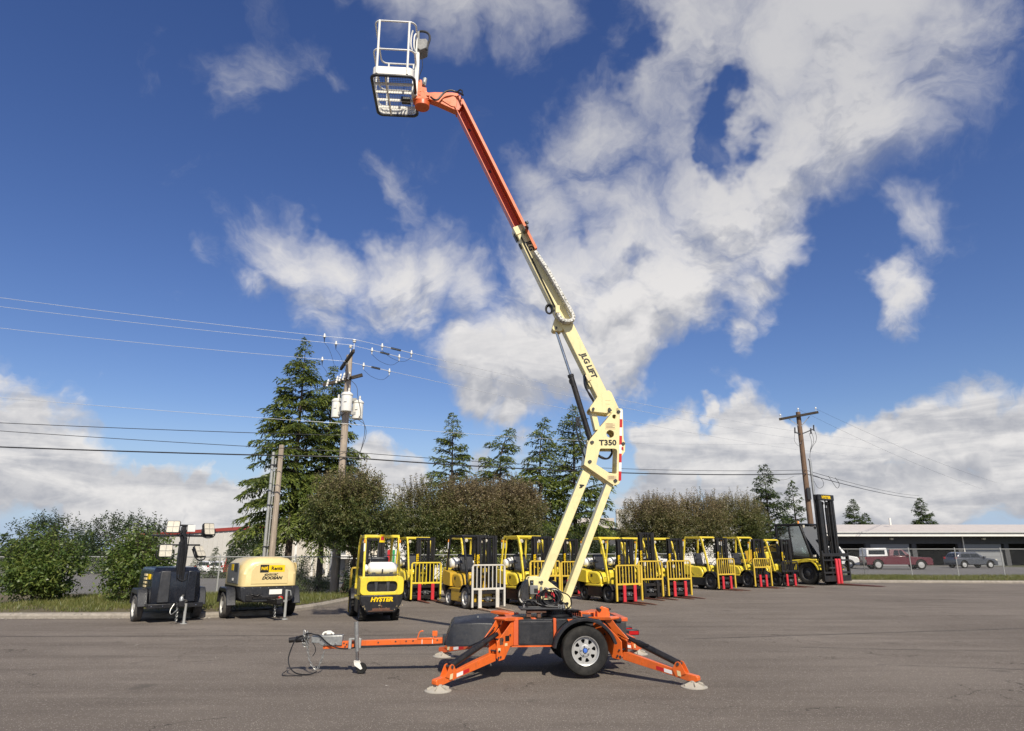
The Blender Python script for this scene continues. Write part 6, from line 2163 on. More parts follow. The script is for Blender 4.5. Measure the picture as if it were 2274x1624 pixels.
    if rear:
        text('HYSTER', .14, (-1.1685, .0, .53), (0, -1, 0), (0, 0, 1), M['decal_yellow'], lw, bold=.007, shear=.22, align='CENTER', wide=1.12)
        m = MB(); m.prism([(-.075, gh - .155), (.075, gh - .155), (.05, gh + .045), (-.05, gh + .045)], -.81, -.80, plane='yz'); ws = m.build('warning_sign', M['decal_yellow'], gd)
        m = MB(); m.prism([(-.048, gh - .10), (.048, gh - .10), (.034, gh - .005), (-.034, gh - .005)], -.8145, -.8115, plane='yz'); m.build('sign_panel', M['car_red'], ws)
        for sd in (-1, 1):
            for q in range(2):
                m = MB(); m.box(-.905 - .01 * q, -.86, sd * .446 - .029, sd * .446 + .029, gh - .36 - .10 * q, gh - .27 - .10 * q) if False else None
        m = MB(); m.box(-1.168, -1.166, -.30, .32, .255, .275); m.build('scraped_edge', M['rust'], lw)
        m = MB()
        rr = random.Random(4)
        for q in range(26):
            y, z = rr.choice([(-.44, .33), (.44, .33), (0.0, .36), (.05, .30), (-.1, .28)])
            y += rr.gauss(0, .05); z += rr.gauss(0, .035)
            w_ = rr.uniform(.005, .02)
            m.add([(-1.1672, y, z), (-1.1672, y + w_, z + rr.uniform(-.01, .02)), (-1.1672, y + w_ * .3, z + w_ * 1.5)], [(0, 1, 2)])
        m.build('paint_chips', M['decal_pale'], lw, smooth=False)
        m = MB(); m.tube([(-1.12, -.42, 1.07), (-1.12, -.42, 1.13), (-1.12, .42, 1.13), (-1.12, .42, 1.07)], .012, 6); m.build('rear_handle', M['dark_grey'], cw)
    return root


PSI = R(28)
forklift(None, R(28 + 180 - 9), 'yellow forklift parked rear-on with white gas bottle facing the camera', origin=(-3.58, 18.62), s=.985, rear=True, guard_h=2.07, mast_h=2.08, lugs=True, rims='dark_grey', tyres='black_rubber', fw=.33, group=None)
forklift((-2.95, 24.45), PSI - .03, 'forklift with red forks partly hidden by the rear-on forklift', lbr='yellow', lbr_top=1.27, lbr_bar=.60, fork_sp=.24)
forklift((-.68, 21.15), PSI, 'deep yellow forklift with black guard and white load backrest', yellow='yellow_deep', guard='black_paint', lbr='white_worn', fork='white_worn', blade='fork_pale', lower='yellow_deep', tyres='tyre_grey', rims='rim_white', lbr_top=1.26, lbr_bar=.58, fork_sp=.29, letters=True, decal=True)
forklift(None, PSI, 'yellow-guarded forklift showing behind the black-guarded one', origin=(-1.55, 25.4), lbr_top=1.2)
forklift((1.05, 21.95), PSI, 'forklift with pale-rimmed front wheel behind the lift turntable', tyres='black_rubber', rims='rim_white', fw=.34, lbr_top=1.36, lbr_bar=.92, fork_sp=.26, decal=True)
forklift(None, PSI, 'forklift with white gas bottle standing behind the pale-rimmed one', origin=(.55, 26.6), guard_h=2.14, lbr_top=1.2)
forklift((2.42, 27.7), PSI, 'rear-row forklift seen between the two cream boom arms', lbr_top=1.25, lbr_bar=.72)
forklift((3.92, 23.55), PSI + .03, 'yellow forklift with red forks and small decal right of the boom link', lbr_top=1.20, lbr_bar=.60, rims='dark_grey', fw=.27, fork_sp=.22, decal=True, mast_h=2.06, guard_h=2.10)
forklift((5.05, 25.6), PSI, 'forklift with bare black forks half hidden behind the decal one', fork='mast_black', lbr_top=1.30, lbr_bar=.68, mast_h=2.32, fork_sp=.3)
forklift((6.25, 26.3), PSI - .04, 'forklift with dusty knobbly front tyres and no gas bottle', tyres='tyre_dusty', lugs=True, rims='black_paint', fw=.34, lbr_top=1.30, lbr_bar=.66, tank=False, fork_sp=.25)
forklift((9.5, 31.2), PSI + .05, 'forklift with seat in clear view, first of the far trio', fw=.36, lbr_top=1.32, lbr_bar=.66, tank=False, guard_h=2.26, mast_h=2.22, fork_sp=.24)
forklift((11.75, 33.0), PSI - .02, 'forklift with short yellow backrest and closely set red forks', fw=.36, lbr_top=1.30, lbr_bar=.92, tank=False, guard_h=2.28, mast_h=2.20, fork_sp=.19)
forklift((13.4, 33.9), PSI, 'forklift with black backrest and red forks beside the cab forklift', fw=.32, lbr='black_paint', lbr_top=1.16, lbr_bar=.72, tank=False, lbr_legs=False, guard_h=2.18, mast_h=2.20, fork_sp=.27)


def cab_forklift():
    fwd = Vector((math.sin(R(33)), -math.cos(R(33)), 0))
    heel = Vector((16.45, 35.5, 0))
    org = heel - fwd * 2.12
    root = thing('cab_forklift', 'big black forklift with glazed cab and tall mast at right end of row', 'forklift', org, math.atan2(fwd.y, fwd.x))
    BKp, Y = M['black_paint'], M['yellow']
    m = MB(); m.prism([(-2.3, .50), (-2.35, .9), (-2.2, 1.35), (-1.4, 1.45), (-1.2, 1.2), (.5, 1.2), (.9, 1.05), (1.5, 1.0), (1.5, .5), (.6, .35), (-1.0, .35), (-1.4, .5)], -.80, .80); m.build('chassis', BKp, root, bevel=.05)
    m = MB(); m.prism([(-2.42, .85), (-2.35, 1.45), (-1.35, 1.62), (-1.3, .95)], -.95, .95); m.build('counterweight', Y, root, bevel=.08, seg=3)
    m = MB(); m.prism([(-1.35, 1.15), (-.2, 1.15), (-.2, 1.55), (-1.35, 1.60)], -.70, .70); m.build('bonnet', BKp, root, bevel=.05)
    for sd in (-1, 1):
        m = MB(); secs = []
        for k in range(11):
            an = R(165 - 150 * k / 10)
            x, z = 1.05 + .66 * math.cos(an), .55 + .66 * math.sin(an)
            secs.append([(x, sd * .70, z), (x, sd * 1.12, z), (x + .06 * math.cos(an), sd * 1.12, z + .06 * math.sin(an)), (x + .06 * math.cos(an), sd * .70, z + .06 * math.sin(an))])
        m.loft(secs); m.build('fender', Y, root)
        m = MB(); m.prism([(-.15, 1.16), (.55, 1.22), (1.68, 1.26), (1.68, 1.16), (.6, 1.05), (-.15, .95)], sd * 1.0 - .12, sd * 1.0 + .12); m.build('side_panel', Y, root, bevel=.03)
        truck_wheel(root, 1.05, sd * .88, .55, .40, sd, M['black_rubber'], M['dark_grey'], True, .10)
        truck_wheel(root, -1.45, sd * .80, .46, .32, sd, M['black_rubber'], M['dark_grey'], True, .08)
    # cab frame, slanted windscreen and glazing
    cb = MB()
    A = {'fl': (1.22, 1.25), 'ft': (.70, 2.95), 'bt': (-.75, 2.95), 'bl': (-.80, 1.45)}
    for sd in (-1, 1):
        y = sd * .74
        cb.beam((A['fl'][0], y, A['fl'][1]), (A['ft'][0], y, A['ft'][1]), .10, .12, up=(1, 0, .3))
        cb.beam((A['bl'][0], y, A['bl'][1]), (A['bt'][0], y, A['bt'][1]), .10, .12, up=(1, 0, 0))
        cb.beam((.12, y, 1.25), (.02, y, 2.9), .08, .10, up=(1, 0, 0))
        cb.beam((-.80, y, 1.45), (1.18, y, 1.28), .08, .14)
        cb.beam((.10, y, 1.95), (-.78, y, 1.98), .05, .06)
    cb.box(-.86, .80, -.80, .80, 2.94, 3.04)
    cb.beam((1.22, -.74, 1.28), (1.22, .74, 1.28), .10, .12)
    c = cb.build('cab', BKp, root, bevel=.015)
    g = MB(); g.add([(1.20, -.69, 1.34), (1.20, .69, 1.34), (.72, .69, 2.92), (.72, -.69, 2.92), (1.194, -.69, 1.34), (1.194, .69, 1.34), (.714, .69, 2.92), (.714, -.69, 2.92)], [(0, 1, 2, 3), (7, 6, 5, 4), (0, 4, 5, 1), (2, 6, 7, 3), (1, 5, 6, 2), (3, 7, 4, 0)]); g.build('windscreen', M['glass'], c, smooth=False)
    for sd in (-1, 1):
        y = sd * .745
        g = MB(); g.prism([(.14, 1.40), (1.12, 1.36), (.66, 2.90), (.07, 2.90)], y, y + sd * .006); g.build('side_window', M['glass'], c, smooth=False)
        g = MB(); g.prism([(-.74, 2.02), (.06, 2.0), (.0, 2.90), (-.70, 2.90)], y, y + sd * .006); g.build('side_window', M['glass'], c, smooth=False)
    g = MB(); g.box(-.775, -.770, -.69, .69, 1.6, 2.9); g.build('rear_window', M['glass'], c, smooth=False)
    m = MB(); m.beam((1.15, .1, 1.5), (.80, -.15, 2.55), .02, .025); m.build('wiper', BKp, c)
    m = MB(); m.box(-.55, -.05, -.26, .26, 1.5, 1.66); st = m.build('seat', M['black_plastic'], root, bevel=.05)
    m = MB(); m.beam((-.5, 0, 1.6), (-.62, 0, 2.25), .5, .14, up=(1, 0, 0)); m.box(-.68, -.58, -.14, .14, 2.28, 2.48); m.build('backrest', M['black_plastic'], st, bevel=.05)
    m = MB(); m.tube([(.62, 0, 1.4), (.45, 0, 1.85)], .03, 8); m.tube([(.45 + .1 * math.cos(a), .2 * math.sin(a), 1.87 + .15 * math.cos(a)) for a in [k * math.pi / 8 for k in range(16)]], .016, 6, closed=True); m.build('steering_wheel', BKp, root)
    m = MB(); m.lathe([(.06, 0), (.06, .03), (.05, .05), (.048, .15), (0, .18)], (-.1, .3, 3.04), (0, 0, 1), 14); m.build('beacon', M['amber'], c)
    for sd in (-1, 1):
        m = MB(); m.lathe([(0, -.08), (.05, -.07), (.075, 0), (0, .02)], (.85, sd * .62, 2.88), (1, 0, -.1), 12); m.build('headlamp', M['lens'], c)
        m = MB(); m.box(1.45, 1.55, sd * .95 - .05, sd * .95 + .05, 1.36, 1.46); m.build('headlamp', M['lens'], root)
    # mast
    mh = 4.45
    ms = MB()
    for y in (-.58, .58):
        ms.box(1.62, 1.66, y - .07, y + .07, .15, mh); ms.box(1.66, 1.84, y - .02, y + .02, .15, mh); ms.box(1.84, 1.88, y - .07, y + .07, .15, mh)
    ms.box(1.60, 1.74, -.68, .68, mh - .26, mh + .02); ms.box(1.60, 1.70, -.60, .60, 2.15, 2.40); ms.box(1.60, 1.70, -.60, .60, .6, .9)
    ms.box(1.80, 1.90, -.68, .68, mh - .26, mh + .02)
    mo = ms.build('mast', M['mast_black'], root, bevel=.008)
    for y in (-.43, .43):
        b = MB(); b.box(1.68, 1.72, y - .06, y + .06, .2, mh - .3); b.box(1.72, 1.82, y - .018, y + .018, .2, mh - .3); b.box(1.82, 1.855, y - .06, y + .06, .2, mh - .3); b.build('inner_rail', M['mast_black'], mo, bevel=.005)
        b = MB(); b.cyl((1.60, y * .75, .4), (1.60, y * .75, mh * .86), .06, 12); b.cyl((1.60, y * .75, mh * .86), (1.60, y * .75, mh - .1), .035, 10); b.build('lift_cylinder', M['mast_black'], mo)
    for y in (-.20, .20):
        b = MB(); b.box(1.76, 1.80, y - .03, y + .03, 1.0, mh - .45); b.lathe([(0, -.03), (.10, -.03), (.10, .03), (0, .03)], (1.74, y, mh - .42), (0, 1, 0), 14); b.build('lift_chain', M['mast_black'], mo)
    b = MB()
    for q in range(4):
        b.tube([(1.66, .62 + .03 * q, .8), (1.64, .66 + .03 * q, 2.6), (1.66, .64 + .02 * q, mh - .5), (1.72, .55, mh - .3)], .018, 5, smooth=2)
        b.tube([(1.66, -.66 - .02 * q, .9), (1.64, -.68 - .02 * q, 2.4), (1.66, -.64 - .02 * q, mh - .6), (1.72, -.55, mh - .3)], .014, 5, smooth=2)
    b.build('mast_hose', M['hose'], mo)
    for z in (3.55, 3.28):
        b = MB(); b.lathe([(0, -.04), (.07, -.03), (.08, .04), (0, .055)], (1.72, .78, z), (1, .1, 0), 14); b.build('work_light', M['lens'], mo)
    b = MB(); b.box(1.64, 1.70, .68, .88, 3.15, 3.68); b.build('light_bracket', M['black_paint'], mo)
    text('HYSTER', .20, (1.903, .0, mh - .12), (0, 1, 0), (0, 0, 1), M['decal_yellow'], mo, bold=.008, align='CENTER', wide=1.1)
    # wide carriage and forks
    m = MB()
    for z, h in ((1.38, .16), (1.16, .08), (.55, .10), (.18, .28)):
        m.box(1.95, 2.06, -1.12, 1.12, z, z + h)
    for y in (-1.09, -.40, .40, 1.09):
        m.box(1.90, 2.05, y - .05, y + .05, .2, 1.66 if abs(y) > 1 else 1.5)
    m.build('carriage', M['mast_black'], root, bevel=.01)
    m = MB(); m.cyl((2.02, -.6, .82), (2.02, .6, .82), .05, 10); m.box(1.96, 2.06, -.18, .02, .66, .98); m.build('side_shift', M['dark_grey'], root)
    for y in (.16, -.09):
        m = MB(); m.prism([(2.06, .05), (2.13, .05), (2.13, 1.22), (2.10, 1.27), (2.06, 1.27)], y - .085, y + .085); fk = m.build('fork', M['red'], root, bevel=.008)
        m = MB(); m.loft([[(2.06, y - .085, .02), (2.06, y + .085, .02), (2.06, y + .085, .085), (2.06, y - .085, .085)], [(3.9, y - .075, .02), (3.9, y + .075, .02), (3.9, y + .075, .05), (3.9, y - .075, .05)], [(4.3, y - .05, .02), (4.3, y + .05, .02), (4.3, y + .05, .03), (4.3, y - .05, .03)]]); m.build('fork_blade', M['fork_steel'], fk, smooth=False)
    m = MB(); m.cyl((1.1, -.5, .7), (1.65, -.5, 1.5), .06, 10); m.cyl((1.1, .5, .7), (1.65, .5, 1.5), .06, 10); m.build('tilt_cylinder', M['dark_grey'], root)
    m = MB(); m.box(-.2, .3, .80, 1.05, .42, .46); m.box(-.2, .3, .80, 1.05, .72, .76); m.box(-.2, -.16, .80, 1.05, .42, .95); m.box(.26, .30, .8, 1.05, .42, .95); m.build('step', BKp, root)
    m = MB(); m.tube([(-.1, .82, 1.2), (-.1, .86, 2.0), (-.1, .80, 2.3)], .018, 6); m.tube([(1.5, .75, 1.4), (1.35, .95, 2.3)], .015, 6); m.box(1.32, 1.36, .88, 1.06, 2.25, 2.5); m.build('mirror', BKp, root)


cab_forklift()


def yellow_machine():
    r = thing('telehandler', 'orange-yellow boom of a machine glimpsed beyond the far forklifts', 'machine', (14.4, 39.4, 0), R(-30))
    m = MB(); m.beam((-1.2, 0, 1.35), (1.3, 0, 1.95), .5, .55); m.build('boom', M['yellow_deep'], r, bevel=.05)
    m = MB(); m.box(-1.4, 1.2, -.6, .6, .5, 1.2); m.build('body', M['yellow_deep'], r, bevel=.06)
    m = MB(); m.tube([(-.6, -.32, 1.7), (.1, -.36, 2.0), (.7, -.34, 1.7), (1.2, -.3, 2.0)], .03, 6, smooth=2); m.build('hose', M['hose'], r)
    for x in (-.95, .85):
        for sd in (-1, 1):
            truck_wheel(r, x, sd * .55, .42, .3, sd, M['black_rubber'], M['dark_grey'])


yellow_machine()

# ====================================================================== compressor, light tower, cars
def compressor():
    psi = R(33)
    fwd = Vector((math.sin(psi), -math.cos(psi), 0))
    front = Vector((-6.25, 18.25, 0))
    org = front - fwd * 1.0
    root = thing('air_compressor', 'sand-coloured towable air compressor with black base on the kerb', 'compressor', org, math.atan2(fwd.y, fwd.x))
    C = M['compressor']

    def sec(x, w, zt, sh, zb=.80):
        """rounded canopy section"""
        pts = [(x, -w, zb), (x, -w, zb + .30), (x, -w + .015, zt - .30), (x, -w + .08, zt - .15), (x, -w + .22, zt - .045), (x, -w + .42, zt - .008), (x, -w * .3, zt), (x, w * .3, zt), (x, w - .42, zt - .008), (x, w - .22, zt - .045), (x, w - .08, zt - .15), (x, w - .015, zt - .30), (x, w, zb + .30), (x, w, zb)]
        return pts
    m = MB(); m.loft([sec(-1.02, .60, 1.36, 0), sec(-.98, .66, 1.44, 0), sec(-.80, .72, 1.51, 0), (sec(.70, .72, 1.53, 0)), sec(.90, .70, 1.50, 0), sec(.98, .66, 1.44, 0), sec(1.01, .60, 1.36, 0)])
    cn = m.build('canopy', C, root, bevel=.012, angle=40)
    # embossed front panel, side door with control window
    m = MB(); m.prism([(-.46, .86), (.46, .86), (.46, 1.18), (.38, 1.31), (.22, 1.37), (-.22, 1.37), (-.38, 1.31), (-.46, 1.18)], 1.005, 1.022, plane='yz'); m.build('front_panel', C, cn, bevel=.014, seg=3)
    for sd in (-1, 1):
        m = MB(); m.prism([(-.55, .86), (.78, .86), (.78, 1.30), (.70, 1.38), (-.47, 1.36), (-.55, 1.29)], sd * .715, sd * .735); d = m.build('side_door', M['grey_plastic'] if sd < 0 else C, cn, bevel=.015)
        m = MB(); m.box(.30, .66, sd * .736 - .004, sd * .736 + .004, 1.16, 1.36); m.build('control_window', M['dark_grey'], d)
        m = MB(); m.box(-.1, .16, sd * .736 - .004, sd * .736 + .004, 1.18, 1.34); m.build('decal', M['decal_yellow'], d)
        m = MB(); m.box(.1, .24, sd * .738 - .01, sd * .738 + .01, .93, .99); m.build('latch', M['decal_white'], d)
    m = MB(); m.prism([(-.70, .80), (.70, .80), (.66, .50), (.56, .42), (-.56, .42), (-.66, .50)], -.98, .99, plane='yz'); bs = m.build('base', M['black_plastic'], root, bevel=.02)
    m = MB()
    for k in range(7):
        m.lathe([(0, .004), (.010, 0), (.010, -.004)], (.993, -.6 + .2 * k, .765), (1, 0, 0), 8)
    m.build('bolt', M['chrome'], bs)
    m = MB()
    for k in range(24):
        m.box(.991, .994, -.62 + .052 * k, -.615 + .052 * k, .52, .74)
    m.build('rib', M['black_paint'], bs)
    for sd in (-1, 1):
        m = MB(); m.prism([(-.62, .36), (-.50, .70), (-.40, .76), (.42, .76), (.52, .70), (.70, .34), (.66, .34), (.48, .66), (-.46, .66), (-.58, .36)], sd * .70, sd * .93); m.build('fender', M['black_plastic'], root, bevel=.02)
        truck_wheel(root, .02, sd * .82, .33, .20, sd, M['tyre_grey'] if sd < 0 else M['black_rubber'], M['rim_white'])
    # front: plate, tongue, chain, jack
    m = MB(); m.box(.995, 1.003, .02, .34, .60, .72); m.build('number_plate', M['white_clean'], root)
    m = MB(); m.box(.95, 1.02, -.38, .58, .50, .55); m.cyl((.98, -.45, .56), (.98, -.15, .56), .05, 8); m.box(.9, 1.04, -.55, -.40, .46, .60); m.tube([(.98, -.5, .6), (1.06, -.4, .62), (1.03, -.3, .56), (1.05, -.2, .62)], .014, 5, smooth=2); m.build('front_rail', M['mast_black'], root, bevel=.005)
    m = MB(); m.beam((.6, 0, .44), (1.75, .10, .44), .10, .12); m.box(1.62, 1.82, .02, .18, .42, .53); tb = m.build('tow_bar', M['mast_black'], root, bevel=.005)
    m = MB()
    for k in range(9):
        m.tube([(1.55 + .02 * math.cos(a) * (k % 2), .06 + .022 * math.cos(a) * ((k + 1) % 2), .46 - .042 * k + .028 * math.sin(a)) for a in [q * math.pi / 4 for q in range(8)]], .007, 4, closed=True)
    m.build('safety_chain', M['galv'], root)
    m = MB(); m.tube([(1.30, .38, .05), (1.30, .38, .72)], .034, 12); m.lathe([(.0, 0), (.09, 0), (.09, .012), (.03, .03), (0, .03)], (1.30, .38, .0), (0, 0, 1), 16); m.tube([(1.30, .38, .70), (1.36, .46, .70), (1.37, .48, .58)], .012, 6); m.box(1.18, 1.30, .2, .42, .42, .46); m.build('jack_stand', M['dull_galv'], root)
    m = MB(); m.tube([(1.30, .24, .52), (1.34, .24, .46), (1.30, .22, .40), (1.26, .26, .38)], .03, 8, smooth=1); m.build('hose_coupling', M['green_cap'], root)
    m = MB(); m.cyl((1.2, .25, .52), (1.32, .25, .52), .05, 10); m.build('light_plug', M['tail'], root)
    # lettering on the front panel
    m = MB(); m.box(1.0225, 1.026, -.26, -.045, 1.14, 1.33); a = m.build('decal', M['decal_black'], cn)
    m = MB(); m.box(1.0225, 1.0255, -.043, .36, 1.15, 1.32); b = m.build('decal', M['decal_yellow'], cn)
    text('PAPÉ', .105, (1.027, -.1525, 1.235), (0, 1, 0), (0, 0, 1), M['decal_yellow'], cn, bold=.004, align='CENTER', wide=.72)
    text('Rents', .125, (1.027, .158, 1.235), (0, 1, 0), (0, 0, 1), M['decal_black'], cn, bold=.004, align='CENTER')
    text('#24301BC', .078, (1.0235, .03, 1.085), (0, 1, 0), (0, 0, 1), M['decal_black'], cn, bold=.003, align='CENTER')
    text('DOOSAN', .10, (1.0235, .05, 1.0), (0, 1, 0), (0, 0, 1), M['decal_black'], cn, bold=.006, shear=.3, align='CENTER', wide=1.15)


def light_tower():
    psi = R(38)
    fwd = Vector((math.sin(psi), -math.cos(psi), 0))
    front = Vector((-8.25, 17.5, 0))
    org = front - fwd * .85
    root = thing('light_tower', 'blue-black towable light tower with four square lamps', 'light tower', org, math.atan2(fwd.y, fwd.x))
    NV = M['navy']
    m = MB()

    def sec(z, w, x0, x1):
        return [(x0, -w, z), (x1 - .10, -w, z), (x1, -w + .14, z), (x1, w - .14, z), (x1 - .10, w, z), (x0, w, z)]
    m.loft([sec(.42, .54, -.9, .80), sec(.80, .56, -.9, .84), sec(1.17, .54, -.88, .78), sec(1.28, .48, -.82, .66)])
    bd = m.build('body', NV, root, bevel=.02)
    for y0, y1 in ((-.42, -.16), (.20, .44)):
        m = MB(); m.prism([(y0, .46), (y1, .46), (y1 - .02, 1.20), (y0 + .02, 1.20)], .60, .865, plane='yz'); m.build('front_panel', M['dark_grey'] if y0 < 0 else NV, bd, bevel=.02)
    m = MB()
    for k in range(6):
        m.box(-.2, .05, -.575, -.54, .62 + .09 * k, .67 + .09 * k)
    m.build('louvre', M['decal_pale'], bd)
    m = MB(); m.box(.2, .42, -.57, -.54, 1.0, 1.12); m.build('decal', M['decal_yellow'], bd)
    m = MB(); m.box(-1.0, .95, -.62, .62, .36, .43); m.box(.80, .96, -.62, .62, .34, .44); fr = m.build('frame', M['black_paint'], root, bevel=.01)
    m = MB()
    for y in (-.55, -.3, -.05, .2, .45):
        m.lathe([(.012, 0), (.012, .01), (0, .014)], (.96, y, .39), (1, 0, 0), 8)
    m.build('bolt', M['chrome'], fr)
    for sd in (-1, 1):
        m = MB(); m.prism([(-.45, .40), (-.40, .70), (-.28, .78), (.36, .78), (.46, .68), (.55, .36), (.50, .36), (.40, .64), (-.32, .66), (-.40, .40)], sd * .56, sd * .79); m.build('fender', M['black_plastic'], root, bevel=.02)
        truck_wheel(root, .03, sd * .68, .32, .19, sd, M['tyre_grey'], M['rim_white'])
    m = MB(); m.beam((.8, 0, .42), (1.45, 0, .42), .09, .10); m.box(1.30, 1.50, -.06, .06, .40, .53); m.build('tow_bar', M['black_paint'], root, bevel=.006)
    m = MB(); m.tube([(1.38, .02, .53), (1.42, .02, .66), (1.34, .02, .60)], .018, 6); m.lathe([(.0, 0), (.05, .0), (.05, .08), (.03, .12), (0, .13)], (1.42, 0, .50), (0, 0, 1), 12); m.tube([(1.0, .15, .45), (1.15, .22, .50), (1.32, .05, .55)], .013, 5, smooth=1); m.build('coupler', M['galv'], root)
    m = MB(); m.tube([(1.38, .12, .02), (1.38, .12, .46)], .032, 10); m.lathe([(0, 0), (.08, 0), (.08, .012), (0, .03)], (1.38, .12, 0), (0, 0, 1), 14); m.build('jack_stand', M['dull_galv'], root)
    m = MB()
    for k in range(10):
        m.tube([(1.30 + .02 * math.cos(a) * (k % 2), -.04 + .022 * math.cos(a) * ((k + 1) % 2), .44 - .042 * k + .028 * math.sin(a)) for a in [q * math.pi / 4 for q in range(8)]], .007, 4, closed=True)
    m.tube([(1.2, -.10, .45), (1.26, -.2, .30), (1.34, -.18, .2), (1.36, -.08, .3), (1.3, .02, .42)], .010, 5, smooth=2)
    m.build('safety_chain', M['galv'], root)
    # mast with four lamp heads
    mx, my = .72, .02
    m = MB(); m.box(mx - .07, mx + .07, my - .07, my + .07, .44, 1.9); mo = m.build('mast', M['black_paint'], root, bevel=.008)
    m = MB(); m.box(mx - .05, mx + .05, my - .05, my + .05, 1.9, 2.32); m.build('inner_mast', M['black_paint'], mo, bevel=.006)
    m = MB()
    rr = random.Random(6)
    for k in range(9):
        y = my + .02 + rr.uniform(-.09, .12)
        m.tube([(mx + .08, y, .7 + rr.uniform(-.1, .2)), (mx + .10, y + rr.uniform(-.02, .02), 1.3), (mx + .10, y + rr.uniform(-.05, .05), 2.0), (mx + .06, my + rr.uniform(-.2, .2), 2.15 + rr.uniform(-.1, .1))], .012, 5, smooth=2)
    m.tube([(mx + .08, my - .05, 1.15), (mx + .12, my - .02, .98), (mx + .12, my + .16, .96), (mx + .08, my + .18, 1.12)], .014, 6, smooth=2)
    m.build('cable', M['hose'], mo)
    m = MB(); m.box(mx - .04, mx + .05, my - .72, my + .70, 2.02, 2.07); m.box(mx - .04, mx + .04, my - .40, my + .42, 1.80, 1.84); m.box(mx - .06, mx + .07, my - .10, my + .20, 2.28, 2.32); m.build('lamp_bar', M['black_paint'], mo, bevel=.005)
    m = MB(); m.box(mx + .02, mx + .12, my + .06, my + .24, 2.14, 2.31); m.build('junction_box', M['decal_white'], mo, bevel=.008)
    for (y, z, tilt, yaw) in ((-.28, 2.26, -14, -22), (.58, 2.22, -14, 22), (-.38, 1.68, -6, -8), (.42, 1.67, -28, 38)):
        Mx = Matrix.Translation((mx + .10, my + y, z)) @ Matrix.Rotation(R(yaw), 4, 'Z') @ Matrix.Rotation(R(tilt), 4, 'Y')
        m = MB(); m.prism(rrect(-.152, .152, -.15, .15, .03, 3), -.06, .0, plane='yz'); m.box(-.12, -.06, -.12, .12, -.12, .12)
        h = m.build('lamp_head', M['black_paint'], mo); h.matrix_local = Mx
        m = MB(); m.prism(rrect(-.138, .138, -.136, .136, .025, 3), .001, .012, plane='yz'); m.build('lamp_glass', M['lens'], h)
        m = MB(); m.box(.013, .016, -.138, .138, -.005, .005); m.box(.013, .0155, -.005, .005, -.136, .136); m.build('lens_rib', M['grey_plastic'], h)
        m = MB(); m.tube([(-.03, -.19, .0), (-.05, -.19, -.18), (-.08, 0, -.22), (-.05, .19, -.18), (-.03, .19, .0)], .016, 6, smooth=1); m.build('lamp_yoke', M['black_paint'], h)


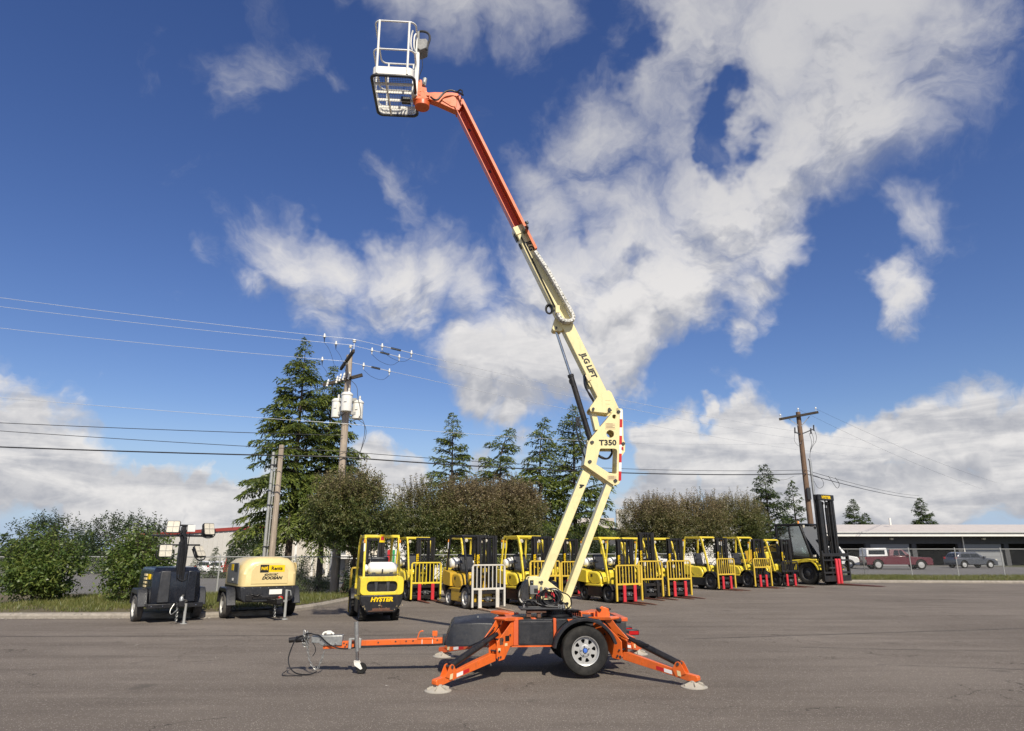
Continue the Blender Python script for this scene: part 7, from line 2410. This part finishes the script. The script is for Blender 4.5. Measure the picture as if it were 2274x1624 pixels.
def car(loc, rz, label, paint, kind='suv', group=None):
    root = thing({'suv': 'parked_car', 'hatch': 'parked_car', 'pickup': 'pickup_truck', 'van': 'parked_van'}[kind], label, {'suv': 'car', 'hatch': 'car', 'pickup': 'pickup truck', 'van': 'van'}[kind], loc, rz, group)
    P = M[paint]
    if kind == 'pickup':
        L, zb, belt = 2.75, .42, 1.08
        low = [(-2.7, .5), (-2.7, 1.05), (-.9, 1.08), (-.9, 1.12), (.9, 1.12), (1.1, 1.06), (2.55, 1.0), (2.7, .9), (2.72, .5)]
        top = [(-.78, 1.12), (-.62, 1.72), (.35, 1.75), (.98, 1.12)]
    elif kind == 'van':
        low = [(-2.4, .4), (-2.4, 1.15), (1.5, 1.15), (2.3, 1.0), (2.45, .8), (2.45, .4)]
        top = [(-2.38, 1.15), (-2.3, 1.95), (.9, 1.98), (1.55, 1.15)]
    elif kind == 'suv':
        low = [(-2.25, .42), (-2.32, .7), (-2.22, 1.05), (1.0, 1.05), (2.0, .96), (2.25, .80), (2.3, .42)]
        top = [(-2.18, 1.05), (-1.85, 1.58), (-1.4, 1.68), (.1, 1.68), (.55, 1.52), (1.12, 1.05)]
    else:
        low = [(-1.95, .38), (-2.0, .65), (-1.9, .92), (.95, .92), (1.75, .82), (2.0, .66), (2.02, .38)]
        top = [(-1.85, .92), (-1.55, 1.35), (-1.2, 1.44), (.1, 1.44), (.95, .92)]
    W = .92
    zl = low[0][1]
    # sills with wheel arches cut into the side outline
    wx = {'pickup': (-1.75, 1.75), 'van': (-1.55, 1.6), 'suv': (-1.38, 1.40), 'hatch': (-1.25, 1.28)}[kind]
    wr = {'pickup': .40, 'van': .36, 'suv': .36, 'hatch': .32}[kind]
    bottom = []
    for x in (wx[1], wx[0]):
        bottom += [(x + (wr + .06) * math.cos(a), max(zl - .12, wr + (wr + .06) * math.sin(a))) for a in [R(q) for q in range(0, 181, 20)]]
    poly = [(low[0][0], zl - .12)] + low + [(low[-1][0], zl - .12)] + bottom
    m = MB(); m.prism(poly, -W, W); body = m.build('body', P, root, bevel=.05, seg=3)
    m = MB(); m.loft([[(x, -W + .04, z) if z < top[0][1] + .02 else (x, -W + .20, z) for x, z in top], [(x, W - .04, z) if z < top[0][1] + .02 else (x, W - .20, z) for x, z in top]]); cab = m.build('cabin', P, root, bevel=.04, seg=3)
    zt0, zt1 = top[0][1], max(z for _, z in top)
    xa, xb = top[0][0], top[-1][0]
    tx = [x for x, z in top if z > zt1 - .2]

    def side_y(z, sd):
        t = (z - zt0) / (zt1 - zt0)
        return sd * (W - .04 - .16 * t + .006)
    n = 3 if kind == 'suv' else 2
    x0, x1 = xa + .32, min(xb - .34, tx[-1] + .42)
    for sd in (-1, 1):
        for k in range(n):
            a0, a1 = x0 + (x1 - x0) * k / n + .03, x0 + (x1 - x0) * (k + 1) / n - .03
            zl_, zh = zt0 + .05, zt1 - .14
            b0 = a0 + (.16 if k == 0 else 0)
            b1 = a1 - (.28 if k == n - 1 else 0)
            q = [(a0, zl_), (a1, zl_), (b1, zh), (b0, zh)]
            m = MB(); m.add([(x, side_y(z, sd), z) for x, z in q] + [(x, side_y(z, sd) - sd * .01, z) for x, z in q], [(0, 1, 2, 3), (7, 6, 5, 4), (0, 4, 5, 1), (1, 5, 6, 2), (2, 6, 7, 3), (3, 7, 4, 0)])
            m.build('window', M['car_glass'], cab, smooth=False)
    # screens
    for (p, q) in ((top[-1], top[-2]), (top[0], top[1])):
        a, b = Vector((p[0], 0, p[1])), Vector((q[0], 0, q[1]))
        d = (b - a); nn = Vector((d.z, 0, -d.x)).normalized() * (.008 if d.x < 0 else -.008)
        a2, b2 = a + d * .12 + nn, a + d * .92 + nn
        m = MB(); m.add([(a2.x, -.70, a2.z), (a2.x, .70, a2.z), (b2.x, .60, b2.z), (b2.x, -.60, b2.z)], [(0, 1, 2, 3)]); m.build('windscreen', M['car_glass'], cab, smooth=False)
    for x in wx:
        for sd in (-1, 1):
            m = MB(); tyre(m, (x, sd * (W - .12), wr), wr, .22); w = m.build('wheel', M['black_rubber'], root)
            m = MB(); m.lathe([(wr * .64, 0), (wr * .60, -sd * .02), (wr * .2, -sd * .01), (0, 0)], (x, sd * (W - .02), wr), (0, 1, 0), 20, cap=False); m.build('rim', M['rim_silver'], w)
    for sd in (-1, 1):
        m = MB(); m.box(low[0][0] - .035, low[0][0] + .05, sd * .78 - .10, sd * .78 + .10, .82, 1.0); m.build('tail_light', M['tail'], root, bevel=.01)
        m = MB(); m.box(low[-1][0] - .22, low[-1][0] + .012, sd * .72 - .14, sd * .72 + .14, .68, .80); m.build('headlight', M['lens'], root, bevel=.01)
        m = MB(); m.box(xb - .35, xb - .15, sd * (W + .02), sd * (W + .16), zt0 + .02, zt0 + .16); m.build('mirror', P, root, bevel=.02)
    m = MB(); m.box(low[0][0] - .04, low[-1][0] + .02, -.80, .80, zl - .10, zl + .06); m.build('bumper', M['black_plastic'], root, bevel=.03)
    if kind == 'pickup':
        m = MB(); m.prism([(-2.66, 1.06), (-2.60, 1.78), (-.92, 1.80), (-.86, 1.10)], -.88, .88); tp = m.build('bed_cap', M['car_white'], root, bevel=.05)
        for sd in (-1, 1):
            m = MB(); m.prism([(-2.45, 1.25), (-2.42, 1.62), (-1.1, 1.63), (-1.1, 1.25)], sd * .882, sd * .888); m.build('window', M['car_glass'], tp, smooth=False)
    return root


compressor(); light_tower()
z = lambda x, y: land_z(x, y) + .015
car((-20.4, 74.0, z(-20.4, 74)), R(-40), 'grey estate car parked before the cream depot', 'car_grey', 'suv')
car((-33.6, 79.0, z(-33.6, 79)), R(80), 'white car parked beside the red one', 'car_white', 'hatch')
car((-31.9, 78, z(-31.9, 78)), R(85), 'white hatchback nearest the red van', 'car_white', 'hatch')
car((-29.6, 76.0, z(-29.6, 76)), R(100), 'bright red van beyond the compressor', 'car_red', 'van')
car((33.8, 62.0, z(33.8, 62)), R(-8), 'maroon pickup with white bed cap beyond the right fence', 'car_maroon', 'pickup')
car((29.8, 66.0, z(29.8, 66)), R(-20), 'white van showing through the tall black mast', 'car_white', 'van')
car((10.0, 53.5, z(10, 53.5)), R(8), 'white car glimpsed between the forklift masts', 'car_white', 'suv')
car((43.0, 66.0, z(43, 66)), R(4), 'grey car parked right of the maroon pickup', 'car_grey', 'hatch')
